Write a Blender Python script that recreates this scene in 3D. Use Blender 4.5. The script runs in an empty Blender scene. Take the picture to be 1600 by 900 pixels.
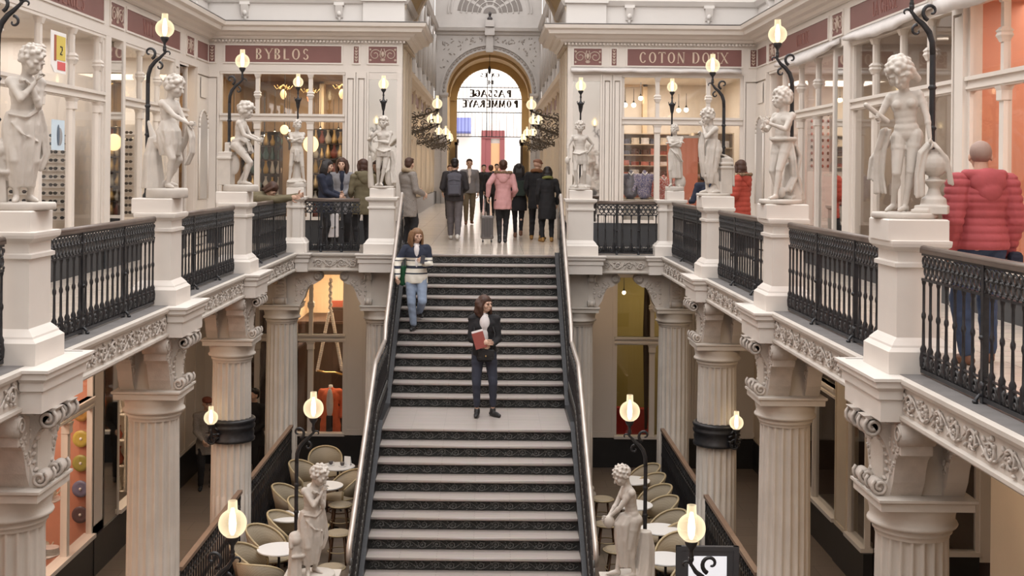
import bpy, math, random
import numpy as np
from mathutils import Vector, Matrix, Euler
random.seed(7)
PI = math.pi
SC = bpy.context.scene
COL = SC.collection

# ------------------------------------------------------------------ camera, sky, exposure
F = 1900.0                       # focal length in pixels of the 1600 px frame
cam_d = bpy.data.cameras.new('camera'); cam = bpy.data.objects.new('camera', cam_d); COL.objects.link(cam)
cam_d.sensor_width = 36; cam_d.lens = F/1600*36
cam_d.shift_x = 32/1600.0; cam_d.shift_y = -184/1600.0
cam.matrix_world = Matrix.Translation((0, 0, 1.52)) @ Matrix.Rotation(PI/2, 4, 'X') @ Matrix.Rotation(0.0095, 4, 'Z')
cam_d.clip_end = 300
SC.camera = cam
W = bpy.data.worlds.new('overcast'); SC.world = W; W.use_nodes = True
bgn = W.node_tree.nodes['Background']; bgn.inputs[0].default_value = (1.0, 0.985, 0.975, 1); bgn.inputs[1].default_value = 1.75
SC.view_settings.view_transform = 'Standard'; SC.view_settings.look = 'None'
SC.view_settings.gamma = 1; SC.view_settings.use_curve_mapping = False
SC.view_settings.exposure = 0.52
SC.cycles.use_denoising = True
SC.cycles.max_bounces = 6; SC.cycles.diffuse_bounces = 4; SC.cycles.glossy_bounces = 3
SC.cycles.transmission_bounces = 4; SC.cycles.transparent_max_bounces = 12
SC.cycles.caustics_reflective = False; SC.cycles.caustics_refractive = False
SC.cycles.use_adaptive_sampling = True; SC.cycles.adaptive_threshold = 0.02
SC.cycles.sample_clamp_indirect = 4

def area(name, loc, size, power, col=(1, .85, .65), rot=(0, 0, 0), parent=None):
    l = bpy.data.lights.new(name, 'AREA'); l.shape = 'RECTANGLE'; l.size, l.size_y = size; l.energy = power; l.color = col
    o = bpy.data.objects.new(name, l); COL.objects.link(o); o.location = loc; o.rotation_euler = rot
    return o
# daylight through the glazed roof above the hall
area('skylight_daylight', (-.2, 11, 11.5), (10, 25), 650, (1, .985, .97))
area('skylight_daylight', (-.2, 42, 11.5), (4, 24), 170, (1, .97, .94))

area('street_fill', (0, 68.5, 16), (14, 9), 3200, (1, .99, .98), (.55, 0, 0))  # added lamp above the street, brightens the facade beyond the gate

ZL = -4.455                      # lower floor level; the gallery floor is z = 0
AX = -0.2                        # axis of the hall
XL, XR = -3.5, 3.08              # inner edges of the two side galleries
WL, WR = -5.8, 5.4               # shop walls behind them
YB = 21.9                        # edge of the far gallery
YW = 24.6                        # far shop wall
PY = [5.4, 9.53, 13.65, 17.75]   # pillars along each gallery

# ------------------------------------------------------------------ materials
def mat(name, col, rough=.6, metal=0.0, var=None, bump=None, emit=None, spec=None, col2=None, trans=0):
    m = bpy.data.materials.new(name); m.use_nodes = True
    nt = m.node_tree; b = nt.nodes['Principled BSDF']; L = nt.links.new
    b.inputs['Base Color'].default_value = (*col, 1); b.inputs['Roughness'].default_value = rough; b.inputs['Metallic'].default_value = metal
    if spec is not None: b.inputs['Specular IOR Level'].default_value = spec
    tc = nt.nodes.new('ShaderNodeTexCoord')
    if var:
        n = nt.nodes.new('ShaderNodeTexNoise'); n.inputs['Scale'].default_value = var[0]; n.inputs['Detail'].default_value = 4
        L(tc.outputs['Object'], n.inputs['Vector'])
        r = nt.nodes.new('ShaderNodeValToRGB'); r.color_ramp.elements[0].position = .3; r.color_ramp.elements[1].position = .7
        c2 = col2 or tuple(c*(1-var[1]) for c in col)
        r.color_ramp.elements[0].color = (*c2, 1); r.color_ramp.elements[1].color = (*col, 1)
        L(n.outputs['Fac'], r.inputs[0]); L(r.outputs[0], b.inputs['Base Color'])
    if bump:
        n = nt.nodes.new('ShaderNodeTexNoise'); n.inputs['Scale'].default_value = bump[0]; n.inputs['Detail'].default_value = 3
        L(tc.outputs['Object'], n.inputs['Vector'])
        bp = nt.nodes.new('ShaderNodeBump'); bp.inputs['Strength'].default_value = bump[1]; bp.inputs['Distance'].default_value = .02
        L(n.outputs['Fac'], bp.inputs['Height']); L(bp.outputs[0], b.inputs['Normal'])
    if emit:
        b.inputs['Emission Color'].default_value = (*emit[0], 1); b.inputs['Emission Strength'].default_value = emit[1]
    return m
def ramp_z(name, stops, rough=.8, axis=2, scale=1.0):
    """constant colour bands along one object axis: stops = [(pos, colour)]; positions in metres"""
    m = bpy.data.materials.new(name); m.use_nodes = True; nt = m.node_tree; b = nt.nodes['Principled BSDF']; L = nt.links.new
    tc = nt.nodes.new('ShaderNodeTexCoord'); sx = nt.nodes.new('ShaderNodeSeparateXYZ'); L(tc.outputs['Object'], sx.inputs[0])
    mm = nt.nodes.new('ShaderNodeMath'); mm.operation = 'MULTIPLY'; mm.inputs[1].default_value = scale; L(sx.outputs[axis], mm.inputs[0])
    r = nt.nodes.new('ShaderNodeValToRGB'); r.color_ramp.interpolation = 'CONSTANT'
    L(mm.outputs[0], r.inputs[0])
    e = r.color_ramp.elements
    while len(e) < len(stops): e.new(.5)
    for k, (p, c) in enumerate(stops): e[k].position = p*scale; e[k].color = (*c, 1)
    L(r.outputs[0], b.inputs['Base Color']); b.inputs['Roughness'].default_value = rough
    return m
def planks(name, c1, c2, w, l, rough=.35, rot=0, gap=.004, bump=.1):
    m = bpy.data.materials.new(name); m.use_nodes = True; nt = m.node_tree; b = nt.nodes['Principled BSDF']; L = nt.links.new
    tc = nt.nodes.new('ShaderNodeTexCoord'); mp = nt.nodes.new('ShaderNodeMapping'); mp.inputs['Rotation'].default_value = (0, 0, rot)
    L(tc.outputs['Object'], mp.inputs[0])
    br = nt.nodes.new('ShaderNodeTexBrick'); L(mp.outputs[0], br.inputs['Vector'])
    br.inputs['Color1'].default_value = (*c1, 1); br.inputs['Color2'].default_value = (*c2, 1)
    br.inputs['Mortar'].default_value = (*[c*.45 for c in c2], 1); br.inputs['Scale'].default_value = 1
    br.inputs['Mortar Size'].default_value = gap; br.inputs['Brick Width'].default_value = l; br.inputs['Row Height'].default_value = w
    n = nt.nodes.new('ShaderNodeTexNoise'); n.inputs['Scale'].default_value = 6; n.inputs['Detail'].default_value = 5
    m2 = nt.nodes.new('ShaderNodeMapping'); m2.inputs['Scale'].default_value = (1, 9, 1); L(mp.outputs[0], m2.inputs[0]); L(m2.outputs[0], n.inputs['Vector'])
    mx = nt.nodes.new('ShaderNodeMixRGB'); mx.blend_type = 'MULTIPLY'; mx.inputs[0].default_value = .35
    L(br.outputs['Color'], mx.inputs[1]); L(n.outputs['Color'], mx.inputs[2])
    hs = nt.nodes.new('ShaderNodeHueSaturation'); hs.inputs['Saturation'].default_value = .75; hs.inputs['Value'].default_value = 1.3; L(mx.outputs[0], hs.inputs['Color'])
    L(hs.outputs[0], b.inputs['Base Color']); b.inputs['Roughness'].default_value = rough
    return m
def glass(name, tint=(1, 1, 1), refl=.10):
    m = bpy.data.materials.new(name); m.use_nodes = True; nt = m.node_tree; L = nt.links.new
    nt.nodes.remove(nt.nodes['Principled BSDF'])
    t = nt.nodes.new('ShaderNodeBsdfTransparent'); t.inputs[0].default_value = (*tint, 1)
    g = nt.nodes.new('ShaderNodeBsdfGlossy'); g.inputs['Roughness'].default_value = .02
    fr = nt.nodes.new('ShaderNodeLayerWeight'); fr.inputs[0].default_value = .35
    ad = nt.nodes.new('ShaderNodeMath'); ad.operation = 'MULTIPLY_ADD'; ad.inputs[1].default_value = .55; ad.inputs[2].default_value = refl
    L(fr.outputs['Fresnel'], ad.inputs[0])
    mx = nt.nodes.new('ShaderNodeMixShader'); L(ad.outputs[0], mx.inputs[0]); L(t.outputs[0], mx.inputs[1]); L(g.outputs[0], mx.inputs[2])
    L(mx.outputs[0], nt.nodes['Material Output'].inputs[0])
    return m
def globe_mat(name, e, tr):
    m = bpy.data.materials.new(name); m.use_nodes = True; nt = m.node_tree; L = nt.links.new
    nt.nodes.remove(nt.nodes['Principled BSDF'])
    t = nt.nodes.new('ShaderNodeBsdfTransparent'); t.inputs[0].default_value = (1, .95, .86, 1)
    em = nt.nodes.new('ShaderNodeEmission'); em.inputs[0].default_value = (1, .80, .52, 1); em.inputs[1].default_value = e
    fr = nt.nodes.new('ShaderNodeLayerWeight'); fr.inputs[0].default_value = .6
    ad = nt.nodes.new('ShaderNodeMath'); ad.operation = 'MULTIPLY_ADD'; ad.inputs[1].default_value = .5; ad.inputs[2].default_value = tr
    L(fr.outputs['Facing'], ad.inputs[0])
    mx = nt.nodes.new('ShaderNodeMixShader'); L(ad.outputs[0], mx.inputs[0]); L(t.outputs[0], mx.inputs[1]); L(em.outputs[0], mx.inputs[2])
    L(mx.outputs[0], nt.nodes['Material Output'].inputs[0])
    return m
def plain(name, rgb8, rough=.7, **k):
    c = tuple(((v/255.0)**2.2) for v in rgb8)
    return mat(name, c, rough, **k)

STONE = mat('limestone', (.60, .545, .49), .75, var=(3, .14), bump=(50, .08))
STONE_D = mat('carved limestone', (.57, .51, .46), .8, var=(9, .2), bump=(60, .15))
STATUE = mat('statue stone', (.575, .525, .475), .62, var=(7, .14), bump=(45, .05))
PAINT = mat('cream paint', (.70, .64, .585), .45, var=(1.5, .05))
PAINT2 = mat('pillar paint', (.72, .665, .615), .5, var=(2.5, .07))
PLAST = mat('upper plaster', (.66, .625, .595), .8, var=(.8, .06))
GREYP = mat('grey plaster', (.50, .465, .44), .8, var=(2, .1))
LEAD = mat('lead flashing', (.33, .31, .30), .6, var=(3, .2))
OCHRE = mat('ochre plaster', (.50, .37, .20), .7, var=(1.2, .12))
CREAM = mat('corridor cream', (.66, .56, .44), .55, var=(1.5, .08))
REDP = mat('sign red', (.205, .088, .078), .45, var=(2, .1))
GOLDL = mat('sign letters', (.62, .49, .38), .5)
FADEL = mat('faded letters', (.285, .125, .105), .5)
ORN = mat('painted ornament', (.52, .41, .34), .6)
DADO = mat('dark dado', (.022, .022, .024), .35, var=(4, .3))
DADOG = mat('grey dado', (.038, .041, .047), .5, var=(4, .2))
IRON = mat('cast iron', (.032, .032, .036), .38, metal=.25, var=(20, .4))
IRONG = mat('weathered iron', (.16, .16, .155), .5, metal=.3, var=(30, .4))
IRONF = mat('grey iron filigree', (.075, .075, .078), .42, metal=.3, var=(30, .4))
RAILW = mat('worn handrail', (.16, .12, .10), .33, metal=.2, var=(5, .3))
RAILS = mat('polished handrail', (.52, .46, .42), .28, metal=.5, var=(5, .2))
LEDGE = mat('slate ledge', (.20, .185, .18), .55, var=(6, .25))
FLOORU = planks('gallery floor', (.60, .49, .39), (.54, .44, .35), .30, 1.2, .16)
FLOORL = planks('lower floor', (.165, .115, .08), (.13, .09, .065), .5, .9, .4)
TREAD = planks('stair treads', (.36, .30, .27), (.32, .265, .235), .048, .92, .42, gap=.0025)
GLASS = glass('shop glass')
GLASSB = glass('shop glass bright', refl=.03)
MIRR = mat('mirror', (.80, .79, .76), .03, metal=1.0)
WHITE = mat('white enamel', (.86, .84, .83), .35)
FABW = mat('awning canvas', (.72, .68, .66), .8, var=(6, .1))
GLOBE = globe_mat('lamp globe', 1.0, .30)
GLOWM = mat('lamp core', (1, .9, .7), .5, emit=((1, .80, .52), 3.6))
CHIM = globe_mat('lamp chimney', 1.0, .42)
GLOWB = mat('small bulb', (1, .9, .7), .5, emit=((1, .78, .48), 6))
SOFF = mat('soffit', (.46, .37, .28), .75, var=(1.5, .1))
WOODD = mat('dark wood', (.05, .035, .028), .5, var=(8, .3))
BRASS = mat('brass', (.55, .38, .15), .35, metal=.9)

# ------------------------------------------------------------------ mesh builder
class MB:
    def __init__(s, M=None): s.v = []; s.f = []; s.sm = []; s.M = M
    def add(s, vs, fs, smooth=False):
        n = len(s.v)
        if s.M is not None: vs = [tuple(s.M @ Vector(p)) for p in vs]
        s.v.extend([tuple(p) for p in vs]); s.f.extend([tuple(i+n for i in f) for f in fs]); s.sm.extend([smooth]*len(fs)); return s
    def box(s, x0, x1, y0, y1, z0, z1):
        vs = [(x0,y0,z0),(x1,y0,z0),(x1,y1,z0),(x0,y1,z0),(x0,y0,z1),(x1,y0,z1),(x1,y1,z1),(x0,y1,z1)]
        return s.add(vs, [(0,3,2,1),(4,5,6,7),(0,1,5,4),(1,2,6,5),(2,3,7,6),(3,0,4,7)])
    def sq(s, cx, cy, hx, hy, prof):
        """square-plan moulding: prof = [(offset, z)] from bottom to top"""
        vs = []; fs = []
        for o, z in prof:
            vs += [(cx-hx-o, cy-hy-o, z), (cx+hx+o, cy-hy-o, z), (cx+hx+o, cy+hy+o, z), (cx-hx-o, cy+hy+o, z)]
        n = len(prof)
        for k in range(n-1):
            for j in range(4):
                a = 4*k+j; b = 4*k+(j+1) % 4; fs.append((a, b, b+4, a+4))
        fs.append((3,2,1,0)); e = 4*(n-1); fs.append((e, e+1, e+2, e+3))
        return s.add(vs, fs)
    def lathe(s, c, prof, n=16, smooth=True, flute=None):
        vs = []; fs = []; cx, cy, cz = c
        for r, z in prof:
            for k in range(n):
                a = 2*PI*k/n; rr = r if flute is None else r*(flute(a, z))
                vs.append((cx+rr*math.cos(a), cy+rr*math.sin(a), cz+z))
        m = len(prof)
        for i in range(m-1):
            for k in range(n):
                a = i*n+k; b = i*n+(k+1) % n; fs.append((a, b, b+n, a+n))
        s.add(vs, fs, smooth)
        s.add(vs[:n], [tuple(range(n-1, -1, -1))]); s.add(vs[-n:], [tuple(range(n))])
        return s
    def tube(s, pts, r, n=8, closed=False, flat=None):
        P = [Vector(p) for p in pts]; m = len(P); vs = []; fs = []
        rs = r if isinstance(r, (list, tuple)) else [r]*m
        up = None
        for i in range(m):
            if closed: t = P[(i+1) % m]-P[i-1]
            else: t = P[min(i+1, m-1)]-P[max(i-1, 0)]
            if t.length < 1e-9: t = Vector((0, 0, 1))
            t.normalize()
            if up is None:
                up = Vector((0, 0, 1)) if abs(t.z) < .9 else Vector((1, 0, 0))
                up = (up-t*up.dot(t)).normalized()
            else:
                u2 = up-t*up.dot(t)
                if u2.length > 1e-6: up = u2.normalized()
            w = t.cross(up)
            for k in range(n):
                a = 2*PI*k/n
                vs.append(P[i]+(up*math.cos(a)+w*math.sin(a))*rs[i])
        for i in range(m if closed else m-1):
            for k in range(n):
                a = i*n+k; b = i*n+(k+1) % n; j = ((i+1) % m)*n
                fs.append((a, b, j+(k+1) % n, j+k))
        if not closed: fs.append(tuple(range(n-1, -1, -1))); fs.append(tuple(range((m-1)*n, m*n)))
        return s.add(vs, fs, True)
    def bar(s, a, b, r, n=6): return s.tube([a, b], r, n)
    def ell(s, c, r, n=10, m=7, R=None):
        if not isinstance(r, (tuple, list)): r = (r, r, r)
        vs = []; fs = []
        for i in range(1, m):
            th = PI*i/m
            for k in range(n):
                a = 2*PI*k/n; p = Vector((r[0]*math.sin(th)*math.cos(a), r[1]*math.sin(th)*math.sin(a), r[2]*math.cos(th)))
                if R is not None: p = R @ p
                vs.append(p+Vector(c))
        t = Vector((0, 0, r[2])); 
        if R is not None: t = R @ t
        vs.append(Vector(c)+t); vs.append(Vector(c)-t); T = len(vs)-2; B = T+1
        for i in range(m-2):
            for k in range(n):
                a = i*n+k; b = i*n+(k+1) % n; fs.append((a, a+n, b+n, b))
        for k in range(n): fs.append((T, k, (k+1) % n)); fs.append((B, (m-2)*n+(k+1) % n, (m-2)*n+k))
        return s.add(vs, fs, True)
    def prism(s, poly, f, t0, t1, smooth=False):
        """poly = [(a,b)], f(a,b,t)->xyz"""
        n = len(poly); vs = [f(a, b, t0) for a, b in poly]+[f(a, b, t1) for a, b in poly]
        fs = [tuple(range(n)), tuple(range(2*n-1, n-1, -1))]+[(i, i+n, (i+1) % n+n, (i+1) % n) for i in range(n)]
        return s.add(vs, fs, smooth)
    def loft(s, rings, smooth=True, caps=True):
        n = len(rings[0]); vs = [p for r in rings for p in r]; fs = []
        for i in range(len(rings)-1):
            for k in range(n):
                a = i*n+k; b = i*n+(k+1) % n; fs.append((a, b, b+n, a+n))
        if caps: fs.append(tuple(range(n-1, -1, -1))); fs.append(tuple(range(len(vs)-n, len(vs))))
        return s.add(vs, fs, smooth)
    def run(s, path, prof, side=1):
        """profile (out, z) swept along a 2-D path with mitred corners; out is to the left*side"""
        P = [Vector((p[0], p[1])) for p in path]; N = []
        for i in range(len(P)):
            ds = []
            if i > 0: ds.append((P[i]-P[i-1]).normalized())
            if i < len(P)-1: ds.append((P[i+1]-P[i]).normalized())
            ns = [Vector((-d.y, d.x))*side for d in ds]; nn = sum(ns, Vector((0, 0)))
            nn = nn/len(ns); nn = nn/max(.2, nn.length_squared); N.append(nn)
        vs = []; fs = []; m = len(prof)
        for p, nn in zip(P, N):
            for o, z in prof: vs.append((p.x+nn.x*o, p.y+nn.y*o, z))
        for i in range(len(P)-1):
            for k in range(m-1):
                a = i*m+k; fs.append((a, a+1, a+1+m, a+m))
        fs.append(tuple(range(m))); fs.append(tuple(range((len(P)-1)*m, len(P)*m)))
        return s.add(vs, fs)
    def wave(s, *a): return s
    def build(s, name, mt, parent=None, **k):
        me = bpy.data.meshes.new(name); me.from_pydata([tuple(p) for p in s.v], [], s.f)
        me.polygons.foreach_set('use_smooth', s.sm)
        me.update()
        mts = mt if isinstance(mt, (list, tuple)) else [mt]
        for q in mts: me.materials.append(q)
        o = bpy.data.objects.new(name, me); COL.objects.link(o)
        if parent is not None: o.parent = parent
        for a, b in k.items(): o[a] = b
        return o
def raw(name, V, Fc, mt, parent=None, smooth=True, **k):
    m = MB(); m.v = V; m.f = Fc; m.sm = [smooth]*len(Fc); return m.build(name, mt, parent, **k)
def struct(o): o['kind'] = 'structure'; return o
def tag(o, label, cat, group=None):
    o['label'] = label; o['category'] = cat
    if group: o['group'] = group
    return o
def thing(name, label, cat, loc=(0, 0, 0), rz=0, group=None):
    o = bpy.data.objects.new(name, None); COL.objects.link(o); o.location = loc; o.rotation_euler = (0, 0, rz); o.empty_display_size = .1
    if label: tag(o, label, cat, group)
    return o
KIDS = {}
def kids(o): return [c for c in bpy.data.objects if c.parent is o]
def capture(root):
    """remember a thing's tree so copies are quick"""
    def rec(o): return (o, [rec(c) for c in kids(o)])
    return rec(root)
def dup(tree, loc, rz, label, group=None, mtx=None):
    def rec(t, par):
        c = t[0].copy(); COL.objects.link(c)
        if par is not None: c.parent = par
        for k in t[1]: rec(k, c)
        return c
    r = rec(tree, None); r.location = loc; r.rotation_euler = (0, 0, rz)
    if label: r['label'] = label
    if group: r['group'] = group
    return r
def px(x, y, D=None, z=None):
    """a point of the place: give its distance D along the hall, or its height z"""
    dx, dy = x-768.0, y-266.0; xx = dx+.0095*dy; yy = dy-.0095*dx
    if D is None: D = F*(1.52-z)/yy
    return Vector((xx*D/F, D, 1.52-yy*D/F))
# ------------------------------------------------------------------ room shell
def slab(name, mt, *boxes):
    m = MB()
    for b in boxes: m.box(*b)
    return struct(m.build(name, mt))
# floors
slab('floor', FLOORU, (WL-3, XL-.25, -2, YW+.02, -.05, 0), (XR+.25, WR+3, -2, YW+.02, -.05, 0),
     (XL-.25, XR+.25, YB+.2, YW+.02, -.05, 0), (AX-2.6, AX+2.6, YW+.02, 66, -.05, 0))
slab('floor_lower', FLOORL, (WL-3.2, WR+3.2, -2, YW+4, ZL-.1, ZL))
slab('trim_edge_ledge', LEDGE, (XL-.24, XL-.03, -2, YB+.02, -.05, .004), (XR+.03, XR+.24, -2, YB+.02, -.05, .004),
     (XL-.03, -1.72, YB+.03, YB+.19, -.05, .004), (1.36, XR+.03, YB+.03, YB+.19, -.05, .004))
slab('floor_landing', FLOORU, (-1.72, 1.36, YB+.05, YB+.2, -.05, 0))
# soffits of the galleries seen from below
slab('ceiling_lower', SOFF, (WL-.1, XL-.3, -2, YW+.4, -.32, -.06), (XR+.3, WR+.1, -2, YW+.4, -.32, -.06), (XL-.3, XR+.3, YB+.25, YW+.4, -.32, -.06))
# gallery edge beams: moulded section
BP = [(-.30, -.33), (0.0, -.33), (0.02, -.31), (0.02, -.285), (-.012, -.275), (-.012, -.07), (.02, -.06), (.035, -.03), (.035, 0.0), (-.04, .001), (-.05, -.03)]
for nm, path in (('trim_beam_left', [(XL, -2), (XL, YB)]), ('trim_beam_right', [(XR, YB), (XR, -2)]),
                 ('trim_beam_far', [(XL, YB), (-1.72, YB)]), ('trim_beam_far', [(1.36, YB), (XR, YB)])):
    struct(MB().run(path, BP, side=-1).build(nm, STONE))

# carved scroll foliage, one relief per length of beam
def relief(length, h, unit=.30, depth=.022, rr=.0095, seed=0, fine=1):
    """in a local plane: u along, w up, d out"""
    R = random.Random(seed); m = MB(); n = max(1, int(round(length/unit))); U = length/n
    def P(u, w, d=0): return (u, -d, w)
    for k in range(n):
        u0 = k*U; s = 1 if k % 2 else -1; c = (u0+U/2, h/2)
        R0 = min(h*.40, U*.42); pts = []
        for i in range(22):
            a = i/21*2.35*2*PI*.62; q = R0*(1-.80*i/21)
            pts.append(P(c[0]+q*math.cos(a+PI)*1.0, c[1]+s*q*math.sin(a+PI), depth*.5))
        m.tube(pts, [rr*(1.25-.5*i/21) for i in range(22)], 5)
        m.ell(P(c[0], c[1], depth*.6), (R0*.2, depth*.8, R0*.2), 7, 5)
        for j in range(int(7*fine)):
            a = 2*PI*j/(7*fine)+R.random()*.6; q = R0*(.72+.45*R.random())
            rot = Matrix.Rotation(-(a*s+.9), 3, 'Y')
            m.ell(P(c[0]+q*math.cos(a), c[1]+s*q*math.sin(a)*.95, depth*.35), (R0*.30, depth*.75, R0*.13), 6, 4, rot)
        for e in (-1, 1):
            rot = Matrix.Rotation(e*.8, 3, 'Y')
            m.ell(P(u0+.03, h/2+e*h*.27, depth*.3), (R0*.34, depth*.7, R0*.15), 6, 4, rot)
        m.tube([P(u0+U*t, h/2+s*(-.36*h)*math.sin(PI*t), depth*.4) for t in (0, .15, .3, .5, .7, .85, 1)], rr*.8, 4)
    return m
def put(o, x, y, z, rz): o.location = (x, y, z); o.rotation_euler = (0, 0, rz); return o
BAYS = list(zip(PY, PY[1:]+[YB]))
for i, (y0, y1) in enumerate(BAYS):
    L0 = y1-y0-.95 if i < 3 else y1-y0-.75
    a = relief(L0, .19, seed=i).build('trim_carved_frieze', STONE_D); struct(put(a, XL-.008, y0+.48, -.268, PI/2))
    a = relief(L0, .19, seed=i+9).build('trim_carved_frieze', STONE_D); struct(put(a, XR+.008, y1-.48 if i < 3 else y1-.28, -.268, -PI/2))
a = relief(2.35, .19, seed=3).build('trim_carved_frieze', STONE_D)
a.location = (0, 0, 0)
struct(put(relief(.82, .17, .20, seed=31).build('trim_carved_frieze', STONE_D), -3.20, YB+.008, -.26, 0))
struct(put(relief(.82, .17, .20, seed=32).build('trim_carved_frieze', STONE_D), 1.98, YB+.008, -.26, 0))
bpy.data.objects.remove(a)

# ---- shop fronts -------------------------------------------------------------
def loc_mtx(ox, oy, ang, oz=0): return Matrix.Translation((ox, oy, oz)) @ Matrix.Rotation(ang, 4, 'Z')
# local frame: u along the wall (left to right seen from the court), -y towards the court, z up
ZS = dict(up=dict(z0=0, dado=.48, sill=.54, t0=2.46, t1=2.62, top=3.42), lo=dict(z0=ZL, dado=ZL+.58, sill=ZL+.64, t0=-1.98, t1=-1.82, top=-.62))
def colonette(m, u, zs):
    w = .055
    m.box(u-w, u+w, -.05, .04, zs['sill'], zs['t0'])
    m.sq(u, -.02, w, .045, [(0, zs['t0']-.16), (.012, zs['t0']-.15), (.012, zs['t0']-.05), (.03, zs['t0'])])
    a, b = zs['t1'], zs['top']; mid = a+(b-a)*.5
    m.box(u-.04, u+.04, -.045, .03, a, b)
    m.sq(u, -.02, .04, .04, [(0, mid-.10), (.015, mid-.06), (.03, mid-.03), (.018, mid), (.03, mid+.02), (0, mid+.06)])
    m.sq(u, -.02, .04, .04, [(0, b-.08), (.025, b)])
def window(name, M, u0, u1, mull, zs, gm=GLASS, fw=.05, dado=DADOG, split=True):
    root = bpy.data.objects.new(name, None); COL.objects.link(root); root['kind'] = 'structure'
    m = MB(M)
    m.box(u0, u0+fw, -.04, .04, zs['sill'], zs['top']); m.box(u1-fw, u1, -.04, .04, zs['sill'], zs['top'])
    m.box(u0, u1, -.06, .05, zs['top'], zs['top']+.05)
    m.box(u0, u1, -.10, .08, zs['dado'], zs['sill'])
    m.box(u0, u1, -.05, .04, zs['t0'], zs['t1']); m.box(u0, u1, -.085, .04, zs['t1']-.045, zs['t1']); m.box(u0, u1, -.07, .04, zs['t0']+.02, zs['t0']+.05)
    for u in mull: colonette(m, u, zs)
    m.build('frame', PAINT, root)
    e = [u0]+list(mull)+[u1]
    for a, b in zip(e, e[1:]):
        for q0, q1 in ((zs['sill'], zs['t0']), (zs['t1'], zs['top'])):
            MB(M).add([(a, 0, q0), (b, 0, q0), (b, 0, q1), (a, 0, q1)], [(0, 1, 2, 3)]).build('pane', gm, root)
    MB(M).box(u0, u1, -.06, .06, zs['z0'], zs['dado']).build('dado', dado, root)
    return root
def pilaster(m, u0, u1, z0, z1, d=.09, n=1, t=.12):
    m.box(u0, u1, -.04, t, z0, z1)
    m.box(u0, u1, -d, .02, z0, z0+.02)
    w = (u1-u0)/n
    for k in range(n):
        a, b = u0+k*w, u0+(k+1)*w; e = min(.045, w*.22)
        m.box(a+.006, a+e, -d, 0, z0, z1); m.box(b-e, b-.006, -d, 0, z0, z1)
        m.box(a+e, b-e, -d, 0, z1-.12, z1); m.box(a+e, b-e, -d, 0, z0, z0+.14)
        m.box(a+e+.018, b-e-.018, -d+.012, 0, z0+.17, z1-.15)
def sign_band(nm, M, u0, u1, z0, z1, reds, orns):
    m = MB(M); m.box(u0, u1, -.07, .15, z0-.19, z1+.15)
    for a, b in reds+orns:                                     # raised frames round each board
        m.box(a-.035, b+.035, -.09, -.06, z1, z1+.03); m.box(a-.035, b+.035, -.09, -.06, z0-.03, z0)
        m.box(a-.035, a, -.09, -.06, z0, z1); m.box(b, b+.035, -.09, -.06, z0, z1)
    struct(m.build(nm, PAINT))
# scrolled painted ornament for the small boards
def orn_panel(M, a, b, z0, z1, label):
    root = MB(M).box(a, b, -.078, -.06, z0, z1).build('scrollwork_plaque', REDP); tag(root, label, 'plaque')
    m = MB(M); w = b-a; h = z1-z0; c = (a+b)/2; zc = (z0+z1)/2; d = -.082
    if w > .3:
        for s in (-1, 1):
            pts = []
            for i in range(20):
                t = i/19; an = t*2*PI*1.4; q = h*.36*(1-.75*t)
                pts.append((c+s*(w*.27+q*math.cos(an)*-1), d, zc+q*math.sin(an)))
            m.tube(pts, .011, 4)
            m.tube([(c+s*w*.02, d, z0+h*.2), (c+s*w*.1, d, zc), (c+s*w*.04, d, z1-h*.12)], .012, 4)
            m.ell((c+s*w*.44, d, z0+h*.18), (w*.05, .006, h*.07), 6, 4); m.ell((c+s*w*.44, d, z1-h*.18), (w*.05, .006, h*.07), 6, 4)
        m.ell((c, d, zc+h*.05), (w*.055, .01, h*.17), 8, 5); m.ell((c, d, z0+h*.2), (w*.09, .008, h*.09), 8, 5)
    else:
        for t in (.14, .32, .5, .68, .86):
            m.ell((c, d, z0+h*t), (w*(.30 if t in (.32, .68) else .2), .007, h*.07), 8, 4)
            for s in (-1, 1): m.ell((c+s*w*.22, d, z0+h*t+.02), (w*.09, .006, h*.05), 6, 4)
    m.build('ornament', ORN, root)
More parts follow.
